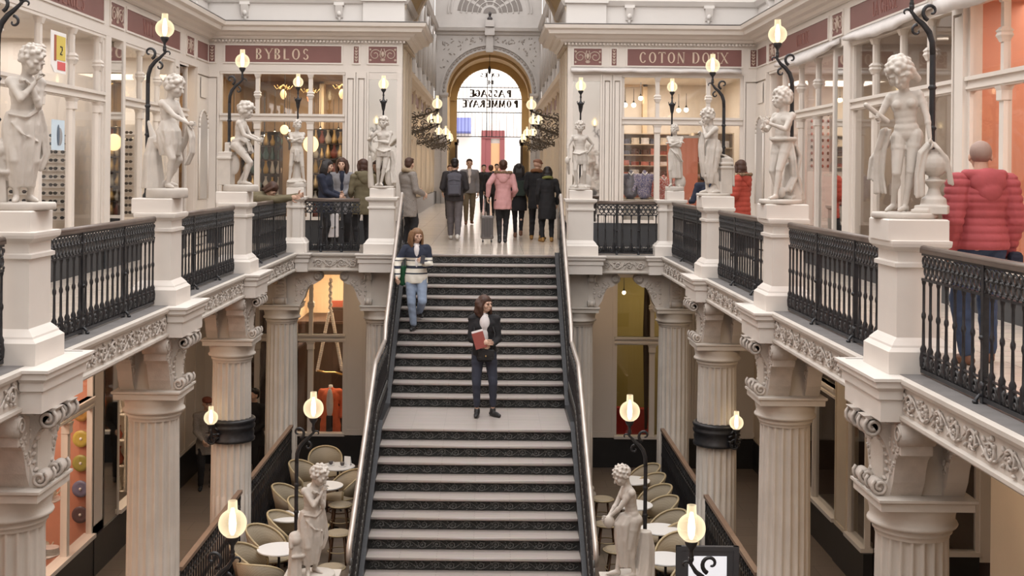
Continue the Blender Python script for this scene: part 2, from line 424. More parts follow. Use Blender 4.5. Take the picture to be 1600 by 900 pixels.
# stroke lettering with thick and thin strokes and serifs
GL = {
 'A': [('l',0,0,.42,1,.05),('l',.42,1,.84,0,.13),('l',.18,.36,.66,.36,.05),('s',0,0),('s',.84,0)],
 'B': [('l',.12,0,.12,1,.14),('b',.12,.5,.34,.25),('b',.12,1.0,.30,.25)],
 'C': [('c',.42,.5,.40,.5,40,320)], 'O': [('c',.44,.5,.42,.5,0,360)],
 'D': [('l',.12,0,.12,1,.14),('d',)], 'E': [('l',.12,0,.12,1,.14),('l',.12,.97,.66,.97,.06),('l',.12,.5,.52,.5,.05),('l',.12,.03,.70,.03,.06)],
 'G': [('c',.42,.5,.40,.5,40,320),('l',.78,.08,.78,.45,.12),('l',.56,.45,.86,.45,.05)],
 'H': [('l',.12,0,.12,1,.13),('l',.72,0,.72,1,.13),('l',.12,.5,.72,.5,.05)], 'I': [('l',.14,0,.14,1,.14),('s',.14,0),('s',.14,1)],
 'L': [('l',.12,0,.12,1,.14),('l',.12,.03,.62,.03,.06),('s',.12,1)], 'M': [('l',.08,0,.14,1,.06),('l',.14,1,.48,.1,.13),('l',.48,.1,.82,1,.05),('l',.82,1,.9,0,.14),('s',.08,0),('s',.9,0)],
 'N': [('l',.1,0,.1,1,.05),('l',.1,1,.74,0,.13),('l',.74,0,.74,1,.05),('s',.1,0),('s',.74,1)],
 'P': [('l',.12,0,.12,1,.14),('b',.12,1.0,.34,.27),('s',.12,0)], 'R': [('l',.12,0,.12,1,.14),('b',.12,1.0,.32,.26),('l',.36,.48,.78,0,.12),('s',.12,0)],
 'S': [('S',)], 'T': [('l',.4,0,.4,1,.14),('l',.02,.97,.78,.97,.06),('s',.4,0),('l',.02,.97,.02,.82,.05),('l',.78,.97,.78,.82,.05)],
 'U': [('l',.14,.3,.14,1,.13),('l',.72,.3,.72,1,.05),('c',.43,.32,.29,.32,180,360),('s',.14,1),('s',.72,1)],
 'X': [('l',.06,1,.76,0,.13),('l',.06,0,.76,1,.05),('s',.06,0),('s',.76,0),('s',.06,1),('s',.76,1)],
 'Y': [('l',.06,1,.42,.45,.13),('l',.42,.45,.78,1,.05),('l',.42,0,.42,.47,.13),('s',.42,0),('s',.06,1),('s',.78,1)],
 'V': [('l',.02,1,.4,0,.13),('l',.4,0,.78,1,.05),('s',.02,1),('s',.78,1)], 'Z': [('l',.04,.97,.7,.97,.06),('l',.04,.03,.7,.03,.06),('l',.7,1,.04,0,.12)], "'": [('l',.1,.8,.1,1,.1)],
}
GWID = {'I': .36, 'M': 1.08, ' ': .55, "'": .25, 'L': .74, 'T': .88, 'O': .96, 'C': .9, 'D': .94, 'E': .82, 'B': .80, 'S': .74}
def letters(m, text, u, z, h, d, sx=.8, thick=.006, mirror=False, gap=.12, bold=1.0):
    """writes into builder m; returns width. d = y of the letter face"""
    def quad(pts):
        vs = [(p[0], d, p[1]) for p in pts]+[(p[0], d+thick, p[1]) for p in pts]
        m.add(vs, [(0,1,2,3),(7,6,5,4),(0,4,5,1),(1,5,6,2),(2,6,7,3),(3,7,4,0)])
    x = 0
    tot = sum(GWID.get(c, .86)+gap for c in text)*h*sx
    def T(a, b, x0): 
        q = (x0+a)*h*sx
        return (u+(tot-q if mirror else q), z+b*h)
    for ch in text:
        for g in GL.get(ch, []):
            def line(a, b, c, e, w):
                w *= bold
                if abs(e-b) >= abs(c-a)*.6: pts = [(a-w/2, b), (a+w/2, b), (c+w/2, e), (c-w/2, e)]
                else: pts = [(a, b-w/2), (c, e-w/2), (c, e+w/2), (a, b+w/2)]
                quad([T(p[0], p[1], x) for p in pts])
            def arc(cx, cy, rx, ry, a0, a1, tk=.13, tn=.05, n=14):
                for i in range(n):
                    A = [math.radians(a0+(a1-a0)*(i+j)/n) for j in (0, 1)]; o = []
                    for k, an in enumerate(A):
                        t = (tn+(tk-tn)*abs(math.cos(an)))*bold
                        o.append(((cx+rx*math.cos(an), cy+ry*math.sin(an)), (cx+(rx-t)*math.cos(an), cy+(ry-t*.8)*math.sin(an))))
                    quad([T(*o[0][0], x), T(*o[1][0], x), T(*o[1][1], x), T(*o[0][1], x)])
            if g[0] == 'l': line(*g[1:])
            elif g[0] == 's': line(g[1]-.12, g[2]+(.02 if g[2] < .5 else -.02), g[1]+.12, g[2]+(.02 if g[2] < .5 else -.02), .045)
            elif g[0] == 'c': arc(*g[1:])
            elif g[0] == 'b':
                _, bx, top, r, ry = g; arc(bx+.16, top-ry, r, ry, -90, 90); line(bx, top-.025, bx+.18, top-.025, .05); line(bx, top-2*ry+.025, bx+.18, top-2*ry+.025, .05)
            elif g[0] == 'd': arc(.34, .5, .46, .5, -90, 90); line(.12, .975, .36, .975, .05); line(.12, .025, .36, .025, .05)
            elif g[0] == 'S': arc(.36, .745, .27, .255, 20, 255, .10, .07); arc(.36, .255, .29, .255, -160, 75, .10, .07)
        x += GWID.get(ch, .86)+gap
    return tot
MF = loc_mtx(0, YW, 0)                       # far wall: u = x
ML = loc_mtx(WL, 0, PI/2)                    # left wall: u = y
MR = loc_mtx(WR, YW, -PI/2)                  # right wall: u = YW - y
zu, zl = ZS['up'], ZS['lo']
SZ0, SZ1 = 3.655, 3.99
# far wall, left of the corridor
window('window_1', MF, -5.50, -2.97, (-4.74, -3.67), zu)
window('window_2', MF, 2.62, 5.06, (3.34, 4.365), zu)
m = MB(MF)
pilaster(m, WL, -5.50, 0, 3.47, .09, 1); pilaster(m, -2.97, -2.53, 0, 3.47, .09, 2)
m.box(-2.53, -2.49, -.1, .1, 0, 3.47); m.box(-1.92, -1.82, -.1, .25, 0, 3.47); m.box(-2.49, -1.92, -.07, .1, 3.33, 3.47); m.box(-2.49, -1.92, -.06, .1, 0, .5)
struct(m.build('wall_far', PAINT))
m = MB(MF)
pilaster(m, 5.06, WR, 0, 3.47, .09, 1); pilaster(m, 2.22, 2.62, 0, 3.47, .09, 2)
m.box(1.52, 1.63, -.1, .25, 0, 3.47); m.box(2.18, 2.22, -.1, .1, 0, 3.47); m.box(1.63, 2.18, -.07, .1, 3.33, 3.47); m.box(1.63, 2.18, -.06, .1, 0, .5)
struct(m.build('wall_far', PAINT))
for a, b, s in ((-2.49, -1.92, 'left'), (1.63, 2.18, 'right')):
    o = MB(MF).box(a, b, -.055, -.03, .5, 3.33).build('mirror_panel', MIRR); tag(o, f'tall mirror panel in the far wall on the {s} side of the corridor mouth', 'mirror')
for a, b in ((-2.97, -1.82), (1.52, 2.62), (5.06, 5.4), (-5.8, -5.5)):
    struct(MB(MF).box(a, b, -.11, .25, 0, .48).build('baseboard_far', DADOG))
sign_band('trim_1', MF, WL, -1.82, SZ0, SZ1, [(-5.39, -3.05)], [(-5.72, -5.60), (-2.80, -2.70), (-2.50, -1.93)])
sign_band('trim_2', MF, 1.52, WR, SZ0, SZ1, [(2.72, 5.02)], [(1.64, 2.20), (2.40, 2.50), (5.2, 5.32)])
for a, b, l in ((-5.72, -5.60, 'slim red ornament panel in the left corner beside the left sign board'), (-2.80, -2.70, 'slim red ornament panel just right of the left sign board'),
                (-2.50, -1.93, 'square red scrollwork panel over the left mirror'), (1.64, 2.20, 'square red scrollwork panel over the right mirror'),
                (2.40, 2.50, 'slim red ornament panel just left of the right sign board'), (5.2, 5.32, 'slim red ornament panel in the right corner')):
    orn_panel(MF, a, b, SZ0, SZ1, l)
def signboard(M, a, b, text, label, h=.215, sx=.8, mt=GOLDL, off=None, bold=1.4, gap=.16):
    o = MB(M).box(a, b, -.078, -.06, SZ0, SZ1).build('shop_sign', REDP); tag(o, label, 'sign')
    if text:
        q = MB(M); t = MB(M); w = letters(t, text, 0, 0, h, 0, sx, gap=gap)
        u0 = off if off is not None else (a+b)/2-w/2
        letters(q, text, u0, (SZ0+SZ1)/2-h/2, h, -.085, sx, bold=bold, gap=gap); q.build('lettering', mt, o)
signboard(MF, -5.39, -3.05, 'BYBLOS', 'red shop sign reading BYBLOS over the far left window', .22, .86)
signboard(MF, 2.72, 5.02, 'COTON DOUX', 'red shop sign reading COTON DOUX over the far right window', .22, .80)
# side walls
def dl(p): return 5.8*F/(768-p)              # left wall: distance of a picture column
def dr(p): return 5.4*F/(p-768)
m = MB(ML); pilaster(m, 23.55, YW, 0, 3.47, .09, 1); pilaster(m, 21.95, 22.25, 0, 3.47, .08, 1); m.box(22.85, 23.55, -.07, .1, 0, .5)
m.box(18.02, 18.28, -.07, .08, 0, 3.47); m.box(18.88, 19.0, -.07, .08, 0, 3.47)
m.box(22.25, 23.0, -.05, .1, 3.42, 3.47)
struct(m.build('wall_left', PAINT))
# round-headed niche in the left corner pier
def niche(M, u0, u1, name):
    c = (u0+u1)/2; w = (u1-u0)/2-.09; m = MB(M)
    pts = [(c-w, .9)]+[(c+w*math.cos(PI-PI*i/12), 2.3+w*math.sin(PI-PI*i/12)) for i in range(13)]+[(c+w, .9)]
    for i in range(len(pts)-1):
        (a, b), (c2, d) = pts[i], pts[i+1]
        m.tube([(a, -.10, b), (c2, -.10, d)], .022, 6)
    o = m.build(name, PAINT); struct(o)
    n = len(pts); MB(M).add([(p[0], -.094, p[1]) for p in pts], [tuple(range(n))]).build('recess', GREYP, o)
    MB(M).box(c-w*.7, c+w*.7, -.1, -.095, 2.9, 3.3).build('moulding', PAINT, o)
niche(ML, 23.62, 24.5, 'trim_niche')
window('window_3', ML, 2.0, 18.02, (3.3, 4.6, 5.9, 7.2, 8.5, 9.8, 11.1, 12.4, 13.7, 15.50, 16.72, 17.82), zu, GLASSB)
window('window_4', ML, 19.0, 21.95, (19.95, 21.0), zu, GLASSB)
window('window_5', ML, 22.25, 22.98, (), zu)
o = MB(ML).box(18.3, 18.86, -.055, -.03, .5, 3.33).build('mirror_panel', MIRR); tag(o, 'narrow mirror panel between two windows of the left gallery', 'mirror')
struct(MB(ML).box(18.02, 19.0, -.09, .1, 0, .48).build('baseboard_left', DADOG))
sign_band('trim_3', ML, -2, YW, SZ0, SZ1, [(9.5, 17.87), (19.0, 22.25), (23.55, 24.45)], [(18.2, 18.85), (22.75, 23.3)])
signboard(ML, 9.5, 17.87, 'CATERIES', 'long red sign with faded lettering, upper left corner', .26, .8, FADEL, off=15.5)
signboard(ML, 19.0, 22.25, 'VITT', 'red sign with faint lettering behind the second left lamp globe', .24, .8, FADEL, off=19.9)
signboard(ML, 23.55, 24.45, '', 'short blank red sign in the left corner of the hall')
orn_panel(ML, 18.2, 18.85, SZ0, SZ1, 'faded ornament panel between the two left gallery signs'); orn_panel(ML, 22.75, 23.3, SZ0, SZ1, 'faded ornament panel by the short left corner sign')
def R(y): return YW-y
m = MB(MR); pilaster(m, 0, R(23.6), 0, 3.47, .09, 1); m.box(R(18.45), R(18.1), -.08, .1, 0, 3.47); pilaster(m, R(14.05), R(13.7), 0, 3.47, .1, 1)
m.box(R(19.0), R(18.9), -.08, .1, 0, 3.47)
struct(m.build('wall_right', PAINT))
niche(MR, .1, .95, 'trim_niche')
window('window_6', MR, R(23.5), R(19.0), (R(22.4), R(21.2), R(20.1)), zu)
window('window_7', MR, R(18.1), R(14.05), (R(17.1), R(15.95), R(14.95)), zu)
window('window_8', MR, R(13.7), R(2.5), (R(12.78), R(11.6), R(10.4), R(9.2), R(8), R(6.8), R(5.6), R(4.4)), zu, GLASSB)
o = MB(MR).box(R(18.88), R(18.47), -.055, -.03, .5, 3.33).build('mirror_panel', MIRR); tag(o, 'narrow mirror panel between two windows of the right gallery', 'mirror')
struct(MB(MR).box(R(19), R(18.1), -.09, .1, 0, .48).build('baseboard_right', DADOG))
sign_band('trim_4', MR, 0, R(-2), SZ0, SZ1, [(R(24.4), R(23.6)), (R(22.6), R(19.3)), (R(18.1), R(14.9)), (R(14.0), R(6))], [(R(23.4), R(22.85)), (R(19.05), R(18.5))])
signboard(MR, R(24.4), R(23.6), '', 'short blank red sign in the right corner of the hall')
signboard(MR, R(22.6), R(19.3), 'FUMERIE', 'red sign with almost vanished lettering behind the second right lamp globe', .2, .75, FADEL)
signboard(MR, R(18.1), R(14.9), 'LA CHASSE', 'large red sign with faint embossed lettering at the upper right', .2, .62, FADEL)
signboard(MR, R(14.0), R(6), '', 'long red sign above the orange lit shop at the right edge')
orn_panel(MR, R(23.4), R(22.85), SZ0, SZ1, 'faded ornament panel beside the short right corner sign'); orn_panel(MR, R(19.05), R(18.5), SZ0, SZ1, 'faded ornament panel between the two right gallery signs')
# cornice and upper storey
CP = [(0, 4.10), (.06, 4.12), (.09, 4.17), (.16, 4.19), (.20, 4.24), (.32, 4.26), (.34, 4.33), (.40, 4.36), (.42, 4.43), (.10, 4.47), (0, 4.47)]
for s, pth in ((-1, [(WL, -2), (WL, YW), (-1.82, YW), (-1.82, YW+2.5)]), (1, [(WR, -2), (WR, YW), (1.52, YW), (1.52, YW+2.5)])):
    m = MB(); m.run(pth, [(o+.08, z) for o, z in CP], side=s); struct(m.build('trim_cornice', PAINT))
    m = MB(); m.run(pth, [(.08, 4.44), (.50, 4.445), (.50, 4.455), (.08, 4.50)], side=s); struct(m.build('trim_flashing', LEAD))
    # dentil course under the cornice
    m = MB(); x0, x1 = (WL+.15, -1.75) if s == -1 else (1.45, WR-.15); k = x0
    while k < x1: m.box(k, k+.035, YW-.16, YW-.10, 4.06, 4.10); k += .07
    struct(m.build('trim_dentils', PAINT))
    m = MB(); m.run(pth, [(0, 4.45), (.05, 4.45), (.05, 4.84), (.10, 4.86), (.14, 4.92), (.16, 4.95), (.05, 4.97), (.05, 9.5), (0, 9.5)], side=s)
    struct(m.build('wall_upper', PLAST))
def corbel(M, u, z):
    m = MB(M); m.box(u-.10, u+.10, -.17, 0, z+.26, z+.32); m.prism([(-.15, .26), (-.10, .12), (-.05, .02), (0, 0), (0, .26)], lambda a, b, t: (u+t, a-.04, z+b), -.07, .07)
    m.ell((u, -.12, z+.1), (.05, .05, .06), 8, 6); m.ell((u, -.08, z), (.03, .03, .05), 8, 6)
    struct(m.build('trim_corbel', PLAST))
for u in (-5.0, -3.1, 2.75, 4.35): corbel(MF, u, 4.55)
for u in (19.6, 23.2): corbel(ML, u, 4.55)
for u in (R(19.6), R(23.2)): corbel(MR, u, 4.55)
m = MB(MF); m.box(-2.62, -1.78, -.13, .0, 4.47, 5.4); m.box(-2.66, -1.74, -.19, .0, 4.90, 4.97)
m.box(1.48, 2.28, -.13, .0, 4.47, 5.4); m.box(1.44, 2.32, -.19, .0, 4.90, 4.97); struct(m.build('trim_pier', PLAST))
# wall behind the viewer and outer shell
slab('wall_back', PLAST, (WL-3, WR+3, -2.3, -2, ZL, 9.5))
slab('wall_upper_window', PLAST, (WL-.3, WL, -2, YW, 4.1, 9.5), (WR, WR+.3, -2, YW, 4.1, 9.5))
# retracted awnings on the right
def awn(M, u0, u1, z, sag, label, out=.26, th=.09):
    m = MB(M); n = 14; rings = []
    for i in range(n+1):
        t = i/n; u = u0+(u1-u0)*t; dz = -sag*(math.sin(t*PI)**1)*1.0-.012*math.sin(i*2.3)
        rings.append([(u, -.09, z+.10), (u, -out, z+.05+dz*.4), (u, -out-.02, z+.03+dz*.6), (u, -out, z-th+dz), (u, -out+.05, z-th+.02+dz), (u, -.09, z+.02)])
    m.loft(rings); o = m.build('awning', FABW); tag(o, label, 'awning')
awn(MF, 1.58, 5.0, 3.52, .0, 'rolled white awning under the COTON DOUX sign', .2, .015)
awn(MR, R(22.6), R(18.6), 3.50, .12, 'sagging white awning behind the second right lamp', .16, .01)
awn(MR, R(18.2), R(14.7), 3.52, .10, 'white awning strip under the large faded sign at upper right', .16, .01)
awn(MR, R(13.95), R(9.5), 3.46, .05, 'bright white awning end in the top right corner', .34, .12)

# lower level walls
window('window_9', MF, -3.95+.0, -2.92, (-3.62,), zl, dado=DADO)
window('window_10', MF, 2.52, 3.62, (3.28,), zl, dado=DADO)
m = MB(MF)
pilaster(m, -2.92, -2.5, ZL+.58, -.45, .06, 1); m.box(-2.5, AX-1.0, -.04, .1, ZL+.58, -.45); m.box(-4.2, -3.95, -.05, .1, ZL+.58, -.45)
pilaster(m, 2.05, 2.52, ZL+.58, -.45, .06, 1); m.box(AX+1.0, 2.05, -.04, .1, ZL+.58, -.45); m.box(3.62, 3.8, -.05, .1, ZL+.58, -.45)
pilaster(m, 3.8, 4.35, ZL+.58, -.45, .06, 2); pilaster(m, 4.35, 5.4, ZL+.58, -.45, .05, 2); pilaster(m, -5.8, -5.2, ZL+.58, -.45, .05, 1)
m.box(WL, WR, -.05, .2, -.58, -.3)
struct(m.build('wall_lower', PAINT))
slab('wall_stair_core', PAINT, (AX-1.0, AX+1.0, YW-.06, YW+.1, ZL, -.3))
struct(MB(MF).box(-2.92, 2.52, -.075, .06, ZL, ZL+.58).build('baseboard_lower', DADO))
struct(MB(MF).box(3.62, 5.4, -.075, .06, ZL, ZL+.58).build('baseboard_lower', DADO)); struct(MB(MF).box(-5.8, -5.2, -.075, .06, ZL, ZL+.58).build('baseboard_lower', DADO)); struct(MB(ML).box(22.2, 24.6, -.075, .06, ZL, ZL+.58).build('baseboard_lower', DADO)); struct(MB(MR).box(0, R(22.5), -.075, .06, ZL, ZL+.58).build('baseboard_lower', DADO)); struct(MB(MR).box(R(18.8), R(17.25), -.075, .06, ZL, ZL+.58).build('baseboard_lower', DADO))
window('window_11', MF, -5.2, -4.2, (-4.7,), zl, dado=DADO)
window('window_12', ML, 4, 17.7, (5.5, 7.0, 8.5, 10.0, 11.4, 12.8, 14.1, 15.4, 16.65), zl, GLASSB, dado=DADO)
window('window_13', ML, 18.9, 20.5, (19.7,), zl, GLASSB, dado=DADO)
window('window_14', ML, 20.7, 22.2, (21.5,), zl, dado=DADO)
m = MB(ML); pilaster(m, 17.7, 18.2, ZL+.58, -.45, .04, 1, .0); m.box(18.84, 18.9, -.06, .1, ZL+.58, -.45); m.box(20.5, 20.7, -.06, .1, ZL, -.45); m.box(18.2, 18.84, -.06, .1, -.9, -.45); pilaster(m, 22.2, 24.6, ZL+.5, -.45, .06, 3)
m.box(-2, 24.6, -.05, .2, -.58, -.3); m.box(-2, 4, -.05, .1, ZL, -.58)
struct(m.build('wall_lower', PAINT))
struct(MB(ML).box(17.7, 18.9, -.07, .1, ZL, ZL+.58).build('baseboard_lower', DADO))
o = MB(ML).box(18.2, 18.84, -.05, -.03, ZL+.58, -.9).build('mirror_panel', MIRR); tag(o, 'mirror panel beside the orange plate shop on the lower left', 'mirror')
window('window_15', MR, R(22.5), R(18.8), (R(21.3), R(20.1)), zl, dado=DADO)
window('window_16', MR, R(18.15), R(17.3), (), zl, dado=DADO)
window('window_17', loc_mtx(0, 17.25, 0), 5.5, 6.95, (6.25,), zl, dado=DADO)
struct(MB(loc_mtx(0, 17.25, 0)).box(6.95, 7.45, -.08, .1, ZL+.5, -.4).box(5.4, 7.6, -.05, .1, -.62, -.3).build('wall_lower', PAINT))
slab('wall_side_passage', CREAM, (7.45, 7.55, 12.9, 17.25, ZL, -.3), (WR, 7.5, 12.85, 12.95, ZL, -.3))
slab('ceiling_side_passage', SOFF, (WR, 7.5, 12.9, 17.25, -.35, -.3))
m = MB(MR); pilaster(m, 0, R(22.5), ZL+.5, -.45, .06, 3); pilaster(m, R(18.75), R(18.15), ZL+.5, -.45, .07, 1)
m.box(R(24.6), R(-2), -.05, .2, -.58, -.3); m.box(R(12.95), R(-2), -.05, .1, ZL, -.58)
struct(m.build('wall_lower', CREAM))
# beams across the lower ceilings between column and wall
for y in PY+[YB+.1]:
    slab('ceiling_beam', SOFF, (WL, XL-.32, y-.17, y+.17, -.56, -.3), (XR+.32, WR, y-.17, y+.17, -.56, -.3))

# shop interiors: back, side walls, ceilings and floors, each in the shop's own colour
def shop(x0, x1, y0, y1, z0, z1, mt, mtf=None, openside='', lights=((0, 0),), power=60, col=(1, .82, .6)):
    m = MB(); t = .05
    if openside != 'S': m.box(x0, x1, y0-t, y0, z0, z1)
    if openside != 'N': m.box(x0, x1, y1, y1+t, z0, z1)
    if openside != 'W': m.box(x0-t, x0, y0, y1, z0, z1)
    if openside != 'E': m.box(x1, x1+t, y0, y1, z0, z1)
    m.box(x0, x1, y0, y1, z1, z1+t); struct(m.build('wall_shop', mt))
    struct(MB().box(x0, x1, y0, y1, z0-.02, z0+.015).build('floor_shop', mtf or mt))
    for a, b in lights:
        area('shop_ceiling_light', ((x0+x1)/2+a, (y0+y1)/2+b, z1-.04), ((x1-x0)*.5, (y1-y0)*.5), power, col)
AMB = plain('amber wall', (150, 122, 92), var=(2, .35)); SHW = plain('shop white', (222, 212, 200)); ORW = plain('orange wall', (206, 142, 116), var=(3, .1))
GRW = plain('grey shop', (176, 160, 146), var=(1.5, .1)); YLW = plain('lime yellow wall', (168, 150, 96), var=(1, .15)); DKW = plain('dark shop', (72, 52, 42), var=(2, .3))
PNW = plain('pale pink wall', (226, 212, 204)); CRW = plain('cream wall', (214, 190, 158))
shop(WL+.1, -1.95, YW+.12, YW+3.3, 0, 3.5, AMB, FLOORU, 'S', power=60, col=(1, .82, .58))
shop(1.65, WR-.1, YW+.12, YW+3.2, 0, 3.5, SHW, FLOORU, 'S', power=48, col=(1, .88, .74))
shop(WL-3, WL-.12, 2, 18.88, 0, 3.5, SHW, FLOORU, 'E', ((0, -4), (0, 4)), 100, (1, .95, .92))
shop(WL-3, WL-.12, 19.02, 22.03, 0, 3.5, SHW, FLOORU, 'E', power=55, col=(1, .94, .86))
shop(WL-2, WL-.12, 22.18, YW-.1, 0, 3.5, AMB, FLOORU, 'E', power=25, col=(1, .72, .4))
shop(WR+.12, WR+2.6, 19.0, YW-.1, 0, 3.5, PNW, FLOORU, 'W', power=48, col=(1, .93, .86))
shop(WR+.12, WR+3, 13.95, 18.5, 0, 3.5, GRW, FLOORU, 'W', power=38, col=(1, .9, .8))
shop(WR+.12, WR+2.2, 2.5, 13.85, 0, 3.5, ORW, FLOORU, 'W', ((0, -2), (0, 3)), 62, (1, .88, .76))
shop(-4.15, -2.4, YW+.12, YW+3.0, ZL, -.6, CRW, FLOORL, 'S', power=55, col=(1, .80, .56))
shop(-5.75, -4.25, YW+.12, YW+3.0, ZL, -.6, DKW, FLOORL, 'S', power=8)
shop(2.3, 4.5, YW+.12, YW+3.0, ZL, -.6, YLW, FLOORL, 'S', power=16, col=(1, .84, .5))
shop(WL-2.2, WL-.12, 4, 18.0, ZL, -.6, ORW, FLOORL, 'E', ((0, -3), (0, 4.2)), 130, (1, .82, .64))
shop(WL-2.2, WL-.12, 18.86, 20.55, ZL, -.6, SHW, FLOORL, 'E', power=40, col=(1, .8, .6))
shop(WL-2.2, WL-.12, 20.75, 22.5, ZL, -.6, DKW, FLOORL, 'E', power=10)
shop(WR+.12, WR+2.2, 17.45, 22.6, ZL, -.6, DKW, FLOORL, 'W', power=14)
# warm ceiling lamps of the lower aisles
for y in (6, 11.5, 15.7, 19.8):
    for x in (-4.75, 4.3): area('aisle_ceiling_light', (x, y, -.36), (.5, .5), 15, (1, .72, .45))
area('aisle_ceiling_light', (AX-2.4, 23.3, -.36), (.5, .5), 9, (1, .74, .5)); area('aisle_ceiling_light', (AX+2.6, 23.3, -.36), (.5, .5), 9, (1, .74, .5))

# ---- corridor beyond ----------------------------------------------------------
KL, KR = AX-2.42, AX+2.42
m = MB()
# mouth arch with ochre soffit
def arch_ring(m, cx, zs, r0, r1, y0, y1, n=24, legs=None):
    pts = [(cx+math.cos(PI*i/n), zs+math.sin(PI*i/n)) for i in range(n+1)]
    I = [(cx+r0*math.cos(PI*i/n), zs+r0*math.sin(PI*i/n)) for i in range(n+1)]; O = [(cx+r1*math.cos(PI*i/n), zs+r1*math.sin(PI*i/n)) for i in range(n+1)]
    vs = []; fs = []
    for y in (y0, y1):
        for p in I: vs.append((p[0], y, p[1]))
        for p in O: vs.append((p[0], y, p[1]))
    k = n+1
    for i in range(n):
        fs.append((i, i+1, k+i+1, k+i)); fs.append((2*k+i, 2*k+k+i, 2*k+k+i+1, 2*k+i+1)); fs.append((i, 2*k+i, 2*k+i+1, i+1)); fs.append((k+i, k+i+1, 3*k+i+1, 3*k+i))
    fs.append((0, k, 3*k, 2*k)); fs.append((n, 2*k+n, 3*k+n, k+n))
    return m.add(vs, fs)
arch_ring(m, -.15, 4.5, 1.66, 2.6, YW+.1, YW+2.9)
struct(m.build('wall_arch_mouth', OCHRE))
m = MB(); m.box(-2.4, -1.83, YW+.3, YW+2.9, .5, 4.5); m.box(1.53, 2.1, YW+.3, YW+2.9, .5, 4.5)
for s_, x_ in ((1, -1.83), (-1, 1.53)):
    for q in (.45, 1.3, 2.15): m.box(min(x_, x_+s_*.03), max(x_, x_+s_*.03), YW+q, YW+q+.5, .6, 4.0)
    m.box(min(x_, x_+s_*.08), max(x_, x_+s_*.08), YW+.3, YW+2.9, 4.05, 4.2)
struct(m.build('wall_mouth_side', CREAM)); struct(MB().box(-2.4, -1.80, YW+.3, YW+2.9, 0, .5).box(1.50, 2.1, YW+.3, YW+2.9, 0, .5).build('baseboard_mouth', DADO))
m = MB(); arch_ring(m, -.15, 4.5, 1.60, 1.80, YW+2.7, YW+3.0); arch_ring(m, -.15, 4.5, 1.64, 1.78, YW-.05, YW+.12)
for s in (-1, 1):
    x = -.15+s*1.68; m.box(min(x, x-s*-.2), max(x, x-s*-.2), YW+2.7, YW+3.0, 0, 4.3); m.sq(x+s*.12, YW+2.85, .16, .16, [(0, 4.2), (.05, 4.28), (.10, 4.34), (.12, 4.42), (.12, 4.48)])
struct(m.build('trim_arch', CREAM))
ARCH_S = 4.5
# lower storey of the corridor: pilastered shop fronts
YE = 55.0
for s, X in ((-1, KL), (1, KR)):
    m = MB(); y = YW+3.0; mm = MB(); md = MB(); mr = MB(); mu = MB()
    m.box(min(X, X+s*.2), max(X, X+s*.2), YW+2.9, YE, 3.45, 4.3)
    while y < YE-.5:
        m.box(min(X-s*.10, X+s*.15), max(X-s*.10, X+s*.15), y, y+.42, .55, 4.3)
        m.box(min(X-s*.125, X), max(X-s*.125, X), y+.05, y+.12, .6, 3.5); m.box(min(X-s*.125, X), max(X-s*.125, X), y+.30, y+.37, .6, 3.5)
        mr.box(min(X-s*.11, X), max(X-s*.11, X), y+.08, y+.34, 3.66, 4.0)
        for q in (1.05, 1.75, 2.45): m.box(min(X-s*.03, X+s*.08), max(X-s*.03, X+s*.08), y+q-.03, y+q+.03, .5, 3.45)
        m.box(min(X-s*.04, X+s*.08), max(X-s*.04, X+s*.08), y+.4, y+3.1, 2.5, 2.6)
        mr.box(min(X-s*.03, X), max(X-s*.03, X), y+.6, y+2.9, 3.66, 3.98)
        mu.box(min(X-s*.08, X+s*.1), max(X-s*.08, X+s*.1), y+.02, y+.40, 4.7, 8.0)
        arc = [(y+1.75+.9*math.cos(PI*i/10), 6.6+.9*math.sin(PI*i/10)) for i in range(11)]
        mu.tube([(X-s*.05, a, b) for a, b in [(y+.85+1.8, 5.1)]+arc+[(y+.85, 5.1)]], .07, 6)
        y += 3.1
    md.box(min(X-s*.13, X+s*.2), max(X-s*.13, X+s*.2), YW+2.9, YE, 0, .55)
    m.run([(X, YW+2.9), (X, YE)], [(0, 4.05), (.08, 4.1), (.12, 4.2), (.26, 4.24), (.3, 4.36), (.0, 4.45)], side=s)
    struct(m.build('wall_corridor', CREAM)); struct(md.build('baseboard_corridor', DADO)); struct(mr.build('trim_corridor_panels', REDP)); 
    mu.box(min(X+s*.02, X+s*.3), max(X+s*.02, X+s*.3), YW+2.9, YE, 4.3, 10.2); mu.run([(X, YW+2.9), (X, YE)], [(0, 7.75), (.1, 7.8), (.2, 7.95), (0, 8.05)], side=s)
    struct(mu.build('wall_corridor_upper', GREYP))
    o = MB().add([(X+s*.01, YW+2.9, .5), (X+s*.01, YE, .5), (X+s*.01, YE, 3.5), (X+s*.01, YW+2.9, 3.5)], [(0, 1, 2, 3)]).build('window_corridor', GLASS); struct(o)
    m = MB(); m.box(min(X+s*1.2, X+s*1.3), max(X+s*1.2, X+s*1.3), YW+3, YE, 0, 3.5); m.box(min(X+s*.1, X+s*1.3), max(X+s*.1, X+s*1.3), YW+3, YE, 3.45, 3.5)
    struct(m.build('wall_shop', CRW))
    for y in (31, 37, 43, 49): area('shop_ceiling_light', (X+s*.6, y, 3.4), (.6, 3), 28, (1, .78, .5))
